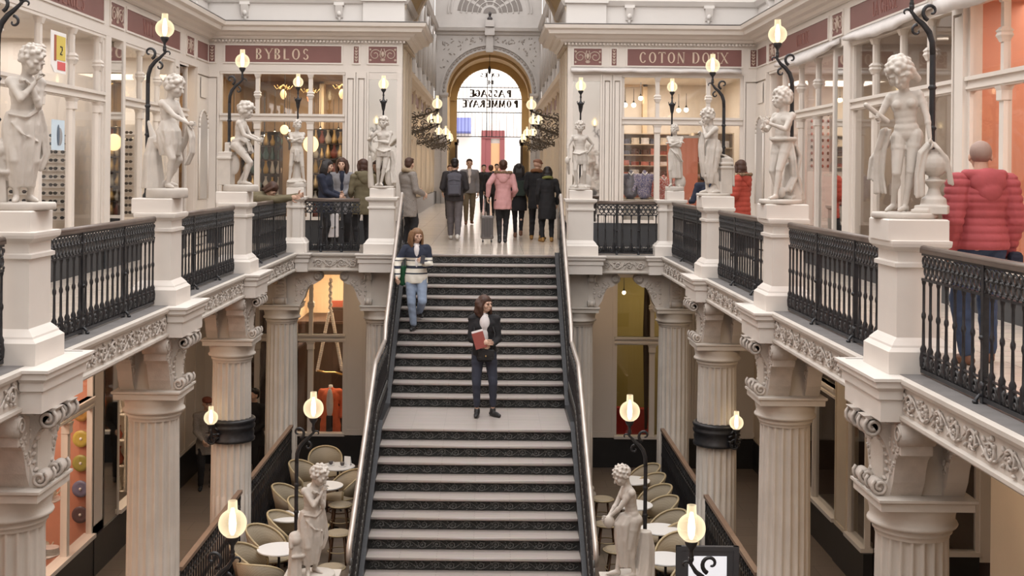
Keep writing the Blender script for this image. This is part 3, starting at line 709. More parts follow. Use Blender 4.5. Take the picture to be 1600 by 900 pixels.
# end wall with the great arch
EC = -.14; m = MB(); n = 20; r = 1.93; zs = 5.0
vs = [(KL, YE, 0), (EC-r, YE, 0), (EC-r, YE, zs), (KL, YE, zs), (KR, YE, 0), (EC+r, YE, 0), (EC+r, YE, zs), (KR, YE, zs)]
m.add(vs, [(0, 1, 2, 3), (5, 4, 7, 6)])
for i in range(n):
    a0, a1 = PI-PI*i/n, PI-PI*(i+1)/n
    p0 = (EC+r*math.cos(a0), zs+r*math.sin(a0)); p1 = (EC+r*math.cos(a1), zs+r*math.sin(a1))
    t0 = (KL+(KR-KL)*i/n, 7.95); t1 = (KL+(KR-KL)*(i+1)/n, 7.95)
    m.add([(p0[0], YE, p0[1]), (p1[0], YE, p1[1]), (t1[0], YE, t1[1]), (t0[0], YE, t0[1])], [(0, 1, 2, 3)])
m.add([(KL, YE, zs), (KL, YE, 7.95), (EC-r, YE, zs)], [(0, 1, 2)]); m.add([(KR, YE, zs), (KR, YE, 7.95), (EC+r, YE, zs)], [(0, 1, 2)])
m.box(KL, KR, YE, YE+.3, 7.95, 10.2)
m.run([(KL, YE), (KR, YE)], [(0, 7.6), (.08, 7.65), (.1, 7.75), (.25, 7.8), (.3, 7.95), (0, 8.0)], side=-1)
arch_ring(m, EC, zs, r, r+.05, YE-.04, YE+.01); arch_ring(m, EC, zs, r+.22, r+.30, YE-.07, YE+.01)
m.box(EC-.16, EC+.16, YE-.2, YE, 6.85, 7.65); m.box(EC-.22, EC+.22, YE-.32, YE, 7.6, 7.9)
for s in (-1, 1): m.box(EC+s*2.0-.12, EC+s*2.0+.12, YE-.12, YE, 0, 5.0); m.sq(EC+s*2.03, YE-.05, .14, .1, [(0, 4.8), (.05, 4.9), (.05, 5.0)]); 
struct(m.build('wall_end', GREYP))
m = MB()
R_ = random.Random(4)
for i in range(34):                                   # coffers of the archivolt
    a = PI*(i+.5)/34
    if abs(a-PI/2) < .1: continue
    Rm = Matrix.Rotation(-a, 3, 'Y')
    m.ell((EC+(r+.135)*math.cos(a), YE-.02, zs+(r+.135)*math.sin(a)), (.05, .012, .085), 6, 4, Rm)
for s in (-1, 1):                                      # foliage of the spandrels
    for i in range(90):
        x = R_.random()*2.0; z = zs+1.0+R_.random()*1.5
        X = EC+s*(x+.25)
        if math.hypot(x+.25, z-zs) > r+.42 and abs(X-AX) < 2.15: m.ell((X, YE-.02, z), (.055, .015, .022), 6, 4, Matrix.Rotation(R_.random()*3, 3, 'Y'))
struct(m.build('trim_spandrel_relief', mat('relief shade', (.33, .29, .26), .8)))
# fan light lattice over the cornice and bust
m = MB(); c = (EC, 8.62); dk = mat('fan lattice dark', (.20, .175, .16), .7)
for i in range(5):
    a0 = PI*(i*.2)+.09; a1 = PI*((i+1)*.2)-.09; P = []
    for j in range(7):
        a = a0+(a1-a0)*j/6; P.append((c[0]+1.45*math.cos(a)*1.02, c[1]+1.35*math.sin(a)))
    for j in range(7):
        a = a1+(a0-a1)*j/6; P.append((c[0]+.42*math.cos(a), c[1]+.4*math.sin(a)))
    m.prism(P, lambda a, b, t: (a, t, b), YE-.02, YE+.01)
P = [(c[0]+.30*math.cos(PI*j/10), c[1]+.28*math.sin(PI*j/10)) for j in range(11)]; m.prism(P, lambda a, b, t: (a, t, b), YE-.02, YE+.01)
fo = struct(m.build('trim_fan_window', dk))
m = MB()
for i in range(60):
    a = PI*(i+.5)/60; 
    for q in (.55, .8, 1.05, 1.3): m.ell((c[0]+q*math.cos(a), YE-.03, c[1]+q*.95*math.sin(a)), (.035*q, .01, .03), 5, 4)
m.build('lattice', GREYP, fo)
for rr_ in (1.72, 1.86): 
    mm_ = MB(); arch_ring(mm_, c[0], c[1], rr_, rr_+.05, YE-.06, YE+.01); struct(mm_.build('trim_lunette', GREYP))
# ochre passage behind the arch, then the street gate
YG = 61.3; m = MB(); arch_ring(m, EC, 5.0, 1.98, 2.3, YE+.02, YG); m.box(EC-2.3, EC-1.98, YE+.02, YG, 0, 5.0); m.box(EC+1.98, EC+2.3, YE+.02, YG, 0, 5.0)
arch_ring(m, EC, 5.0, 1.86, 1.99, YE+2.6, YE+3.2)
n = 18; rg = 1.63
for s in (-1, 1): m.add([(EC+s*2, YG, 0), (EC+s*rg, YG, 0), (EC+s*rg, YG, 5.0), (EC+s*2, YG, 5.0)], [(0, 1, 2, 3)])
arch_ring(m, EC, 5.0, rg, 2.2, YG-.2, YG+.1)
struct(m.build('wall_passage', OCHRE))
for z, y in ((5.8, 58.5),): area('passage_lantern_light', (EC, y, z), (.5, .5), 70, (1, .78, .5))
# ------------------------------------------------------------------ columns, consoles, pillars
def flute(a, z):
    t = (a*20/(2*PI)) % 1.0
    return 1-.105*max(0,math.sin(PI*(t-.09)/.82) if .09<t<.91 else 0)**.7
CH = -.94-ZL                                   # height to the top of the abacus
def console_mesh(w, hh=.5, top=.30, bot=.13, rich=True):
    """S-shaped scroll console, local: projects towards -y, width along x, z from 0 to hh"""
    m = MB(); P = []
    for i in range(21):
        t = i/20; z = hh*(1-t)
        y = top*(1-t)**1.5+bot*(t**2)*1.0-.05*math.sin(PI*t)
        P.append((-y, z))
    poly = P+[(0, 0), (0, hh)]
    m.prism(poly, lambda a, b, t: (t, a, b), -w/2, w/2, False)
    for (cy, cz, r) in ((-top+.075, hh-.085, .072), (-bot-.0, .068, .062)):
        for s in (-1, 1):
            pts = []
            for i in range(18):
                a = i/17*2*PI*1.5; q = r*(1-.78*i/17); pts.append((s*(w/2+.006), cy+q*1.05*math.cos(a+2.2), cz+q*1.05*math.sin(a+2.2)))
            m.tube(pts, .015, 5); 
        m.tube([(-w/2, cy, cz), (w/2, cy, cz)], r*.86, 14)
    if rich:
        for i in range(2, 18, 2): m.ell((0, P[i][0]-.006, P[i][1]), (w*.36, .016, .018), 6, 4)
    return m
def wing_mesh(w=.24, L=.42, H=.50):
    """bracket wing: spreads along +x under the beam and curls into a volute; depth w along y"""
    m = MB(); P = [(0, 0), (.10, 0), (.13, .05), (.17, .12), (.20, .22), (.24, .31), (.29, .36), (.34, .36), (L, .42), (L, H), (0, H)]
    m.prism(P, lambda a, b, t: (a, t, b), -w/2, w/2)
    m.tube([(L-.03, -w/2-.012, H-.10), (L-.03, w/2+.012, H-.10)], .085, 14)
    for s in (-1, 1):
        pts = [(L-.03+.075*(1-.8*i/16)*math.cos(i/16*9), s*(w/2+.016), H-.10+.075*(1-.8*i/16)*math.sin(i/16*9)) for i in range(17)]
        m.tube(pts, .011, 5)
        R_ = random.Random(5)
        for i in range(26):
            a, b = R_.random()*.27+.02, R_.random()*.42+.05
            if b < .04+a*1.25: b = .04+a*1.25
            if b < H-.05: m.ell((a, s*(w/2), b), (.032, .016, .015), 6, 4, Matrix.Rotation(R_.random()*3, 3, 'Y'))
    return m
def column(label, x, y, side, ring=True, far=False):
    """side: +1 the hall lies towards +x, -1 towards -x, 0 towards the viewer"""
    t = thing('column', label, 'column', (x, y, ZL), 0, 'fluted columns carrying the galleries')
    m = MB(); H = CH-.09-.20; zf = 1.25
    prof = [(.298, .22), (.292, zf), (.288, 2.0), (.274, H-.02)]
    fl = lambda a, z: flute(a, z) if z > zf-.01 else 1-.012*math.sin(PI*((a*20/(2*PI)) % 1.0))
    vs = MB(); vs.lathe((0, 0, 0), [(.298, .22), (.294, zf-.02), (.293, zf), (.288, 2.0), (.275, H-.05)], 240, True, fl); vs.build('shaft', STONE, t)
    MB().lathe((0, 0, 0), [(.36, 0.0), (.37, .05), (.36, .10), (.32, .12), (.32, .15), (.335, .17), (.33, .205), (.30, .22)], 32).build('base', STONE, t)
    c = MB(); c.lathe((0, 0, 0), [(.280, H-.06), (.284, H-.03), (.30, H-.02), (.30, H-.005), (.29, H+.0), (.31, H+.02), (.335, H+.03), (.342, H+.045), (.335, H+.06), (.318, H+.07), (.322, H+.12), (.335, H+.17), (.335, H+.20)], 40)
    c.sq(0, 0, .355, .355, [(0, H+.20), (0, H+.255), (.02, H+.27), (.02, H+.29)]); c.build('capital', STONE, t)
    z0 = H+.29; hh = -.33-ZL-z0
    if not far:
        b = MB(); b.box(-.28, .28, -.15, .15, z0, z0+hh); b.box(-.16 if side>0 else -.20, .20 if side>0 else .16, -.21, .21, z0, z0+hh); 
        b.box(-.30, .30, -.30, .30, z0+hh-.05, z0+hh+.0); b.build('impost_block', STONE, t)
        ang = PI/2 if side > 0 else -PI/2
        for dy in (-.16, .16):
            o = console_mesh(.15, hh, .30, .17).build('scroll_console', STONE_D, t); o.location = (side*.16, dy, z0); o.rotation_euler = (0, 0, ang)
        for sy in (-1, 1):
            for q_, wx in ((side*.13, .24), (-side*.24, .16)):
                o = wing_mesh(wx, .34 if wx > .2 else .26, hh).build('bracket_wing', STONE_D if wx > .2 else STONE, t); o.location = (q_, sy*.13, z0); o.rotation_euler = (0, 0, sy*PI/2)
    return t
for i, y in enumerate(PY):
    w = ['nearest the viewer, mostly below the frame', 'at the picture edge', 'second from the picture edge', 'with an iron lamp ring'][i]
    column(f'fluted stone column on the left, {w}', XL-.26, y, 1)
    column(f'fluted stone column on the right, {w}', XR+.24, y, -1)
for x, l in ((XL-.30, 'fluted column in the far left corner under the gallery'), (XR+.28, 'fluted column in the far right corner under the gallery'), (-1.98, 'fluted column left of the stair top'), (1.60, 'fluted column right of the stair top')):
    t = column(l, x, YB+.32, 0, far=True); z0 = CH; hh = -.33-ZL-z0
    inner = abs(x) < 2.5; sd = -1 if x < 0 else 1            # outward side
    b = MB(); b.box(-.27, .27, -.17, .24, z0, z0+hh); b.box(-.30, .30, -.20, .26, z0+hh-.04, z0+hh)
    b.build('impost_block', STONE, t)
    if inner:
        for dx in (-.23, .23):
            o = console_mesh(.10, hh-.02, .12, .05, False).build('scroll_console', STONE, t); o.location = (dx, -.17, z0)
    o = wing_mesh(.24, .44, hh).build('bracket_wing', STONE_D, t); o.location = (.26 if (sd > 0) == inner else -.26, -.06, z0)
    if (sd > 0) != inner: o.rotation_euler = (0, 0, PI)
    if not inner:
        o = console_mesh(.22, hh, .26, .12).build('scroll_console', STONE_D, t); o.location = (0, -.16, z0)
# projecting blocks of the cornice below every pillar
BPB = [(0, -.33), (0, -.17), (.02, -.16), (.02, -.10), (.05, -.07), (.05, -.03), (.07, -.02), (.07, 0.002), (0, 0.004)]
for i, y in enumerate(PY):
    for s, X in ((1, XL), (-1, XR)):
        m = MB(); pth = [(X, y-.46), (X+s*.16, y-.46), (X+s*.16, y+.46), (X, y+.46)]
        m.run(pth, BPB, side=-1 if s > 0 else 1); m.box(min(X-.02*s, X+s*.155), max(X-.02*s, X+s*.155), y-.455, y+.455, -.325, .001)
        struct(m.build('trim_cornice_block', PAINT2))
for x0, x1 in ((-2.36, -1.66), (1.30, 2.0), (-3.5, -3.28), (2.84, 3.10)):
    m = MB(); pth = [(x0, YB+.02), (x0, YB-.14), (x1, YB-.14), (x1, YB+.02)]; m.run(pth, BPB, side=-1); m.box(x0+.005, x1-.005, YB-.135, YB+.02, -.325, .001)
    struct(m.build('trim_cornice_block', PAINT2))
def pillar(label, x, y, hx=.17, hy=.23, top=True, px_=.27, py_=.25, dx=0, small=False):
    t = thing('pillar', label, 'pillar', (x, y, 0), 0, 'stone pillars of the gallery railing')
    m = MB(); m.sq(0, 0, hx, hy, [(.085, .002), (.085, .17), (.055, .20), (.05, .215), (.02, .25), (0, .27), (0, .80)])
    m.sq(0, 0, hx, hy, [(0, .80), (.025, .81), (.025, .84), (0, .85), (0, .925), (.03, .945), (.055, .965), (.06, .99), (.06, 1.01), (.04, 1.015)]); m.build('shaft', PAINT2, t)
    if top: 
        b = MB(); b.sq(dx, 0, px_-.012, py_-.012, [(0, 1.01), (0, 1.165), (-.012, 1.175)]); b.build('plinth', PAINT2, t)
    return t
LN = ['nearest the viewer, outside the frame', 'at the edge of the picture', 'second from the edge', 'third from the edge']
for i, y in enumerate(PY):
    pillar(f'white pillar of the left gallery railing, {LN[i]}', XL-.20, y, dx=-.045, px_=.235); pillar(f'white pillar of the right gallery railing, {LN[i]}', XR+.20, y, dx=-.01, px_=.245)
pillar('white pillar left of the stair top carrying a statue', -1.98, YB+.26, .23, .2, px_=.23, py_=.21)
pillar('white pillar right of the stair top carrying a statue', 1.62, YB+.26, .23, .2, px_=.22, py_=.21)
pillar('slim corner pillar at the far end of the left gallery railing', XL-.02, YB+.18, .07, .12, top=False, small=True)
pillar('slim corner pillar at the far end of the right gallery railing', XR+.03, YB+.18, .07, .12, top=False, small=True)

# ------------------------------------------------------------------ gallery railings
def ring(m, c, r, t, ax='y', n=10, k=4):
    pts = []
    for i in range(n):
        a = 2*PI*i/n; pts.append((c[0]+r*math.cos(a), c[1], c[2]+r*math.sin(a)))
    m.tube(pts, t, k, closed=True)
BAL = MB().lathe((0, 0, 0), [(.017, .05), (.026, .07), (.030, .13), (.022, .18), (.026, .20), (.013, .23), (.011, .42), (.018, .44), (.018, .46), (.011, .48), (.011, .68), (.017, .70), (.017, .73)], 8)
for q in (-1, 1): BAL.ell((q*.02, 0, .155), (.018, .008, .03), 5, 4)
BALD = BAL.build('baluster', IRON); BAL_ME = BALD.data; bpy.data.objects.remove(BALD)
def railing(label, loc, rz, L0, sp=.16, bent=None):
    t = thing('gallery_railing', label, 'railing', loc, rz, 'cast iron gallery railings')
    m = MB(); m.tube([(0, 0, .955), (L0, 0, .955)], .028, 8); m.box(0, L0, -.028, .028, .925, .95); m.build('handrail', RAILW, t)
    b = MB(); b.box(0, L0, -.014, .014, .715, .735); b.box(0, L0, -.014, .014, .905, .925); b.box(0, L0, -.012, .012, .165, .175); b.box(0, L0, -.016, .016, .02, .05); b.box(0, L0, .002, .008, .05, .12); b.build('rails', IRON, t)
    g = MB(); n = int(L0/.082); u = L0/n
    for i in range(n):
        c = (i+.5)*u; ring(g, (c, -.004, .865), .034, .0105, n=8); ring(g, (c+u/2 if i < n-1 else c, -.004, .79), .037, .0105, n=8)
        g.ell((c, -.01, .825), (.02, .012, .014), 5, 4); g.ell((c+u*.5, -.008, .875), (.013, .01, .02), 5, 4); g.ell((c+u*.5, -.008, .745), (.016, .01, .014), 5, 4)
    g.build('lattice_band', IRONF, t)
    g = MB(); n = int(L0/.105); u = L0/n
    for i in range(n):
        c = (i+.5)*u; pts = [(c+.045*math.cos(PI*j/6), -.004, .055+.085*math.sin(PI*j/6)) for j in range(7)]; g.tube(pts, .011, 4)
        ring(g, (c, -.006, .078), .02, .009, n=6); g.ell((c+u/2, -.008, .13), (.014, .012, .022), 5, 4)
    g.build('palmette_band', IRONF, t)
    n = int(round(L0/sp)); u = L0/n
    for i in range(n+1):
        x = min(max(i*u, .02), L0-.02)
        o = bpy.data.objects.new('baluster', BAL_ME); COL.objects.link(o); o.parent = t; o.location = (x, 0, 0)
    for x in (L0*.33, L0*.69):
        q = MB(); q.box(x-.02, x+.02, -.02, .02, .0, .93); q.ell((x, -.015, .12), (.035, .02, .035), 8, 5); q.ell((x, -.02, .44), (.026, .02, .02), 6, 4); q.build('post', IRON, t)
        q = MB(); q.tube([(x, 0, .05), (x-.005, -.03, .06), (x, -.055, .03), (x+.01, -.06, .004)], [.016, .013, .013, .018], 6); q.ell((x, -.06, .016), (.022, .022, .014), 8, 5); q.build('foot', IRON, t)
    return t
for i, (y0, y1) in enumerate(BAYS):
    a = y0+.31; b = y1-.31 if i < 3 else y1-.02
    w = ['nearest, beyond the frame edge', 'by the statue at the picture edge', 'in the middle of the gallery', 'at the far end'][i]
    railing(f'black iron balcony railing on the left, {w}', (XL-.20, b, 0), -PI/2, b-a) if False else None
    railing(f'black iron balcony railing on the left, {w}', (XL-.20, a, 0), PI/2, b-a)
    railing(f'black iron balcony railing on the right, {w}', (XR+.20, b, 0), -PI/2, b-a)
railing('black iron balcony railing between the corner and the pillar left of the stairs', (XL+.06, YB+.28, 0), 0, 1.04, .15)
railing('black iron balcony railing between the pillar right of the stairs and the corner', (1.93, YB+.28, 0), 0, 1.10, .15)

# ------------------------------------------------------------------ great staircase
ST = thing('staircase', 'wide wooden staircase with ornamental black risers and a landing, centre', 'staircase', (AX+.02, 0, 0))
HW = 1.335; RI = .165; xs = 0
def stair_line():
    pts = []                                    # (y of nosing, z of tread)
    for k in range(1, 13): pts.append((YB+.07-.265*k, -RI*k, .265))
    yl = YB+.07-.265*12-.02
    land = (17.24, -RI*13, yl-17.24)
    low = [(17.24-.30*k, -RI*(13+k), .30) for k in range(1, 14)]
    return pts, land, low
UPS, LAND, LOW = stair_line()
RB = MB(); n = 15
rel = relief(2*HW-.06, .125, .18, .016, .0075, 77, .7); rel.v = [(x-HW+.03, y, z) for x, y, z in rel.v]
RD = rel.build('ornament', IRONG); REL_ME = RD.data; bpy.data.objects.remove(RD)
RGREEN = plain('riser iron', (44, 46, 46), .45, var=(40, .45), bump=(90, .6))
TRM = MB().box(-HW, HW, -.03, .30, -.035, 0).box(-HW, HW, -.036, -.028, -.03, -.005); 
def tread(ynose, z, d):
    b = MB(); b.box(-HW, HW, -.035, d+.01, -.04, 0); b.tube([(-HW, -.035, -.02), (HW, -.035, -.02)], .0205, 8)
    o = b.build('tread', TREAD, ST); o.location = (0, ynose, z)
    r = MB().box(-HW, HW, 0, .02, -RI, -.04).build('riser', RGREEN, o); 
    q = bpy.data.objects.new('ornament', REL_ME); COL.objects.link(q); q.parent = o; q.location = (0, 0, -RI+.002)
    return o
for yn, z, d in UPS: tread(yn, z, d)
tread(YB+.06, -.001, .12)
o = tread(LAND[0], LAND[1], LAND[2])
o.name = 'landing'
for yn, z, d in LOW: tread(yn, z, d)
# side stringers
def stair_profile():
    P = [(YB+.1, 0)]
    for yn, z, d in UPS: P.append((yn+.0, z+RI)) ; P.append((yn, z))
    P.append((LAND[0]+LAND[2], LAND[1]+RI)); P.append((LAND[0]+LAND[2], LAND[1])); P.append((LAND[0], LAND[1]))
    for yn, z, d in LOW: P.append((yn+d, z)); P.append((yn, z))
    return P
def rail_z(y):                                   # sloping line of the steps
    if y > LAND[0]+LAND[2]: return -(YB+.07-y)/.265*RI
    if y > LAND[0]: return LAND[1]
    return LAND[1]-(LAND[0]-y)/.30*RI
YS = [YB+.1]+[LAND[0]+LAND[2]-.02, LAND[0]-.0, 13.6]
for s in (-1, 1):
    x0, x1 = sorted((s*HW, s*(HW+.12)))
    m = MB(); tops = [(YB+.1, .04), (LAND[0]+LAND[2]+.0, LAND[1]+RI+.10), (LAND[0]+LAND[2]-.2, LAND[1]+.09), (LAND[0]+.1, LAND[1]+.09), (13.4, rail_z(13.4)+.09)]
    bot = [(y, z-.38) for y, z in tops]
    poly = tops+[(13.4, ZL), (YW-.1, ZL), (YW-.1, -.35), (YB+.1, -.35)]
    m.prism(tops+bot[::-1], lambda a, b, t: (t, a, b), x0, x1); m.build('stringer', IRON, ST)
    b = MB(); b.prism([(bb[0], bb[1]) for bb in bot]+[(13.4, ZL), (YB+.6, ZL), (YB+.6, -.5)], lambda a, b2, t: (t, a, b2), x0+.01, x1-.01); b.build('side_panel', DADO, ST)
# balustrades of the stairs
def stair_rail(s, label):
    t = thing('stair_railing', label, 'railing', (AX+.02+s*(HW+.075), 0, 0), 0)
    HH = .92; ys = []
    y = YB+.02
    while y > 13.75: ys.append(y); y -= .105
    def top(y): 
        z = rail_z(y)+HH; a, b = LAND[0]+LAND[2], LAND[0]
        if b < y < a: 
            # the rail keeps an even sweep over the landing
            z = LAND[1]+HH+.10*((y-b)/(a-b))
        elif y >= a: z += .10
        return z
    ends = [(YB+.34, top(YB)+.06), (YB+.16, top(YB)+.10), (YB+.02, top(YB)+.02)]
    pts = [(0, a, b) for a, b in ends]+[(0, yy, top(yy)) for yy in np.linspace(YB-.1, 14.35, 60)]
    pts = pts[:-1]
    c = (14.30, top(14.3)-.16)
    for i in range(10):
        a = PI/2+.5+i/9*4.2; q = .15*(1-.55*i/9); pts.append((0, c[0]+q*math.cos(a)*1.0, c[1]+q*math.sin(a)))
    m = MB(); m.tube([(p[0]*1+s*.03, p[1], p[2]) for p in pts], .034, 8); m.build('handrail', RAILS, t)
    u = MB(); l = MB(); g = MB()
    for (y0, y1) in zip(np.linspace(YB, 14.2, 40)[:-1], np.linspace(YB, 14.2, 40)[1:]):
        for zz, mm in ((-.06, u), (-.20, u), (-.74, l)):
            mm.bar((0, y0, top(y0)+zz), (0, y1, top(y1)+zz), .014, 5)
    u.build('rails', IRON, t); l.build('lower_rail', IRON, t)
    for k, y in enumerate(ys[3:]):
        z = top(y); ring_pts = [(0, y+.035*math.cos(a), z-.13+.045*math.sin(a)) for a in np.linspace(0, 2*PI, 8)[:-1]]; g.tube(ring_pts, .011, 4, closed=True)
        ring_pts = [(s*-.005, y+.035*math.cos(a), z-.66+.05*math.sin(a)) for a in np.linspace(0, 2*PI, 8)[:-1]]; g.tube(ring_pts, .011, 4, closed=True)
        g.ell((0, y+.05, z-.13), .014, 5, 4); g.ell((0, y+.05, z-.5), (.012, .02, .05), 5, 4)
    g.build('lattice_band', IRONG, t)
    for k, y in enumerate(ys[3:]):
        z = top(y); b = MB().lathe((0, y, z-.80), [(.018, -.06), (.026, .05), (.012, .10), (.012, .3), (.018, .32), (.012, .34), (.013, .62)], 6); b.build('baluster', IRON, t)
    nw = MB(); yb = 14.02; nw.lathe((s*.02, yb, top(yb)-.95), [(.07, -.1), (.07, 0), (.045, .05), (.04, .5), (.06, .55), (.03, .6)], 12); nw.ell((s*.02, yb, top(yb)-.28), .065, 12, 9); nw.build('newel', IRONG, t)
    return t
stair_rail(-1, 'black iron stair railing with a pale polished handrail, left side of the stairs')
stair_rail(1, 'black iron stair railing with a pale polished handrail, right side of the stairs')

# ------------------------------------------------------------------ gas-style lamps
def globe_set(t, x, y, z, r=.105, cup=True):
    if cup: MB().lathe((x, y, z-r), [(.012, -.13), (.022, -.11), (.014, -.09), (.016, -.06), (.04, -.03), (.05, -.005), (.045, .01)], 12).build('globe_holder', IRON, t)
    g = MB().lathe((x, y, z), [(.05, -.92*r)]+[(r*math.sin(a), -r*math.cos(a)) for a in np.linspace(.5, PI-.42, 14)]+[(.040, r*.93)], 20); g.f = g.f[:-2]; g.sm = g.sm[:-2]
    go = g.build('globe', GLOBE, t)
    c = MB().lathe((x, y, z), [(.046, r*.84), (.038, r*1.02), (.035, r*1.62)], 12); c.f = c.f[:-2]; c.sm = c.sm[:-2]; c.build('chimney', CHIM, t)
    MB().lathe((x, y, z), [(.012, -.82*r), (.026, -.5*r), (.030, .0), (.024, .6*r), (.012, 1.1*r)], 12).build('flame_tube', GLOWM, t)
def spiral(m, c, r, a0, turns, th, plane='xz', s=1, n=16):
    pts = []
    for i in range(n+1):
        a = a0+s*i/n*turns*2*PI; q = r*(1-.82*i/n); pts.append((c[0]+q*math.cos(a), c[1], c[2]+q*math.sin(a)))
    m.tube(pts, [th*(1-.5*i/n) for i in range(n+1)], 6)
def goose_lamp(label, x, y, z0, s, ztop=3.07, off=.17, group='globe lamps on iron posts', r=.105, thk=.024):
    """s=+1: the globe hangs over towards +x"""
    t = thing('globe_lamp', label, 'lamp', (x, y, z0), 0, group); H = ztop-z0
    m = MB(); base = H-.62
    m.lathe((0, 0, 0), [(.05, 0), (.05, .03), (.03, .06), (thk*1.1, .12), (thk, .2), (thk, base)], 10)
    for k in (.3, .55, .8): m.lathe((0, 0, base*k), [(thk, -.02), (thk*1.5, 0), (thk, .02)], 10)
    m.build('post', IRON, t)
    a = MB(); pts = [(0, 0, base), (s*.004, 0, base+.10), (s*.03, 0, base+.18), (s*.08, 0, base+.245), (s*.13, 0, base+.285), (s*off, 0, base+.34), (s*off, 0, H-r-.10)]
    a.tube(pts, [thk, thk*1.05, thk*1.05, thk*.95, thk*.8, thk*.6, thk*.5], 8)
    spiral(a, (s*.015, 0, base+.345), .075, -1.2 if s > 0 else PI+1.2, .95, .018, s=s)
    spiral(a, (s*.125, 0, base+.19), .05, PI/2, .8, .014, s=-s)
    spiral(a, (s*(off+.045), 0, base+.33), .045, PI if s > 0 else 0, .6, .012, s=-s)
    a.ell((s*off, 0, base+.38), (.022, .022, .03), 8, 6)
    a.build('scroll_arm', IRON, t); globe_set(t, s*off, 0, H, r)
    return t
def straight_lamp(label, x, y, z0, ztop=3.08):
    t = thing('globe_lamp', label, 'lamp', (x, y, z0), 0, 'globe lamps on iron posts'); H = ztop-z0
    m = MB().lathe((0, 0, 0), [(.05, 0), (.03, .05), (.016, .1), (.016, H-.5), (.03, H-.46), (.045, H-.36), (.065, H-.33), (.065, H-.31), (.02, H-.30), (.014, H-.22)], 10); m.build('post', IRON, t)
    q = MB()
    for s in (-1, 1): spiral(q, (s*.05, 0, H-.29), .03, 0 if s < 0 else PI, .8, .009, s=s)
    q.build('scroll', IRON, t); globe_set(t, 0, 0, H, .095)
    return t
# on the gallery pillars; posts stand behind the statues
for i, nm in ((1, 'at the picture edge'), (2, 'second from the edge'), (3, 'third from the edge')):
    goose_lamp(f'black gooseneck globe lamp behind the left gallery statue {nm}', (XL-.46, XL-.43, XL-.40, XL-.36)[i], PY[i]+.12, 1.172, 1, 3.09, .185)
    goose_lamp(f'black gooseneck globe lamp behind the right gallery statue {nm}', (XR+.46, XR+.42, XR+.32, XR+.33)[i], PY[i]+.14, 1.172, -1, 3.09, .17)
straight_lamp('globe lamp on a thin post behind the statue with crossed arms, far left corner', -3.58, YB+.52, .0, 3.11)
straight_lamp('globe lamp on a thin post behind the statue with crossed arms, far right corner', 3.32, YB+.54, .0, 3.09)
straight_lamp('globe lamp rising over the statue left of the stair top', -1.99, YB+.36, 1.172, 3.08)
straight_lamp('globe lamp rising over the statue right of the stair top', 1.62, YB+.36, 1.172, 3.08)
# column rings with a lantern
for s, x, l in ((1, XL-.26, 'left'), (-1, XR+.24, 'right')):
    y = PY[3]; t = thing('column_lamp', f'globe lamp on a black ornamental iron ring round the {l} column', 'lamp', (x, y, 0), 0, 'ringed column lamps')
    zc = -2.28
    m = MB().lathe((0, 0, zc), [(.292, -.17), (.335, -.165), (.34, -.13), (.322, -.11), (.33, -.04), (.318, 0), (.34, .03), (.345, .06), (.325, .08), (.34, .11), (.35, .14), (.335, .16), (.292, .165)], 36); m.build('ring', IRON, t)
    q = MB(); gx = (-s*.0)
    cx, cy = (-.02*s if s > 0 else .02)-s*.0, -.36
    X0 = -.20 if s > 0 else .20
    for k in range(9):
        a = k*.7; q.ell((X0+.07*math.cos(a), -.33+.02*math.sin(k), zc-.02+.11*math.sin(a)), (.045, .03, .02), 6, 4, Matrix.Rotation(a, 3, 'Y'))
    spiral(q, (X0, -.36, zc-.10), .09, 1, 1.2, .016); q.tube([(X0, -.30, zc-.08), (X0, -.40, zc-.05), (X0+s*-.0, -.44, zc+.03), (X0, -.44, zc+.10)], .018, 6)
    q.build('bracket', IRON, t); globe_set(t, X0, -.44, zc+.24, .10)
# corridor wall lamps: scroll arms with globes
BRZ = mat('bronze scrollwork', (.12, .095, .07), .4, metal=.5, var=(20, .4))
def sconce(x, y, s, reach, z, label, r=.12, rich=1):
    t = thing('wall_lamp', label, 'lamp', (x, y, z), 0, 'scrolled wall lamps of the corridor')
    m = MB(); m.box(-.03 if s > 0 else -.0, .0 if s > 0 else .03, -.06, .06, -.5, .1)
    m.tube([(0, 0, -.45), (s*reach*.4, 0, -.38), (s*reach*.8, 0, -.26), (s*reach, 0, -.16)], .025, 6)
    for k in range(int(3+2*rich)):
        u = s*reach*(.15+.17*k); spiral(m, (u, 0, -.28+.09*math.sin(k*2)), .10, k, 1.3, .018, s=1 if k % 2 else -1); spiral(m, (u+.05, .05, -.42+.06*math.cos(k)), .065, k+2, 1.2, .014, s=-1 if k % 2 else 1)
        for q in range(7): m.ell((u+.11*math.cos(q*.9+k), .03*math.sin(q), -.34+.13*math.sin(q*.9+k)), (.038, .02, .016), 6, 4, Matrix.Rotation(q*1.3+k, 3, 'Y'))
    m.build('scroll_arm', BRZ, t); globe_set(t, s*reach, 0, 0, r)
    return t
for k, (y, reach, z) in enumerate([(31, 1.22, 3.2), (34.5, .55, 2.95), (37, .62, 3.05), (40.5, .5, 2.8), (44, .6, 2.9), (48, .6, 2.85), (52, .5, 2.85)]):
    w = ['longest arm, nearest', 'second', 'third', 'fourth', 'fifth', 'sixth', 'farthest'][k]
    sconce(KL, y, 1, reach+(.35 if k else 0), z, f'scrolled iron wall lamp on the left of the corridor, {w} from the hall', .13)
    sconce(KR, y, -1, reach+(.35 if k else 0), z, f'scrolled iron wall lamp on the right of the corridor, {w} from the hall', .13)
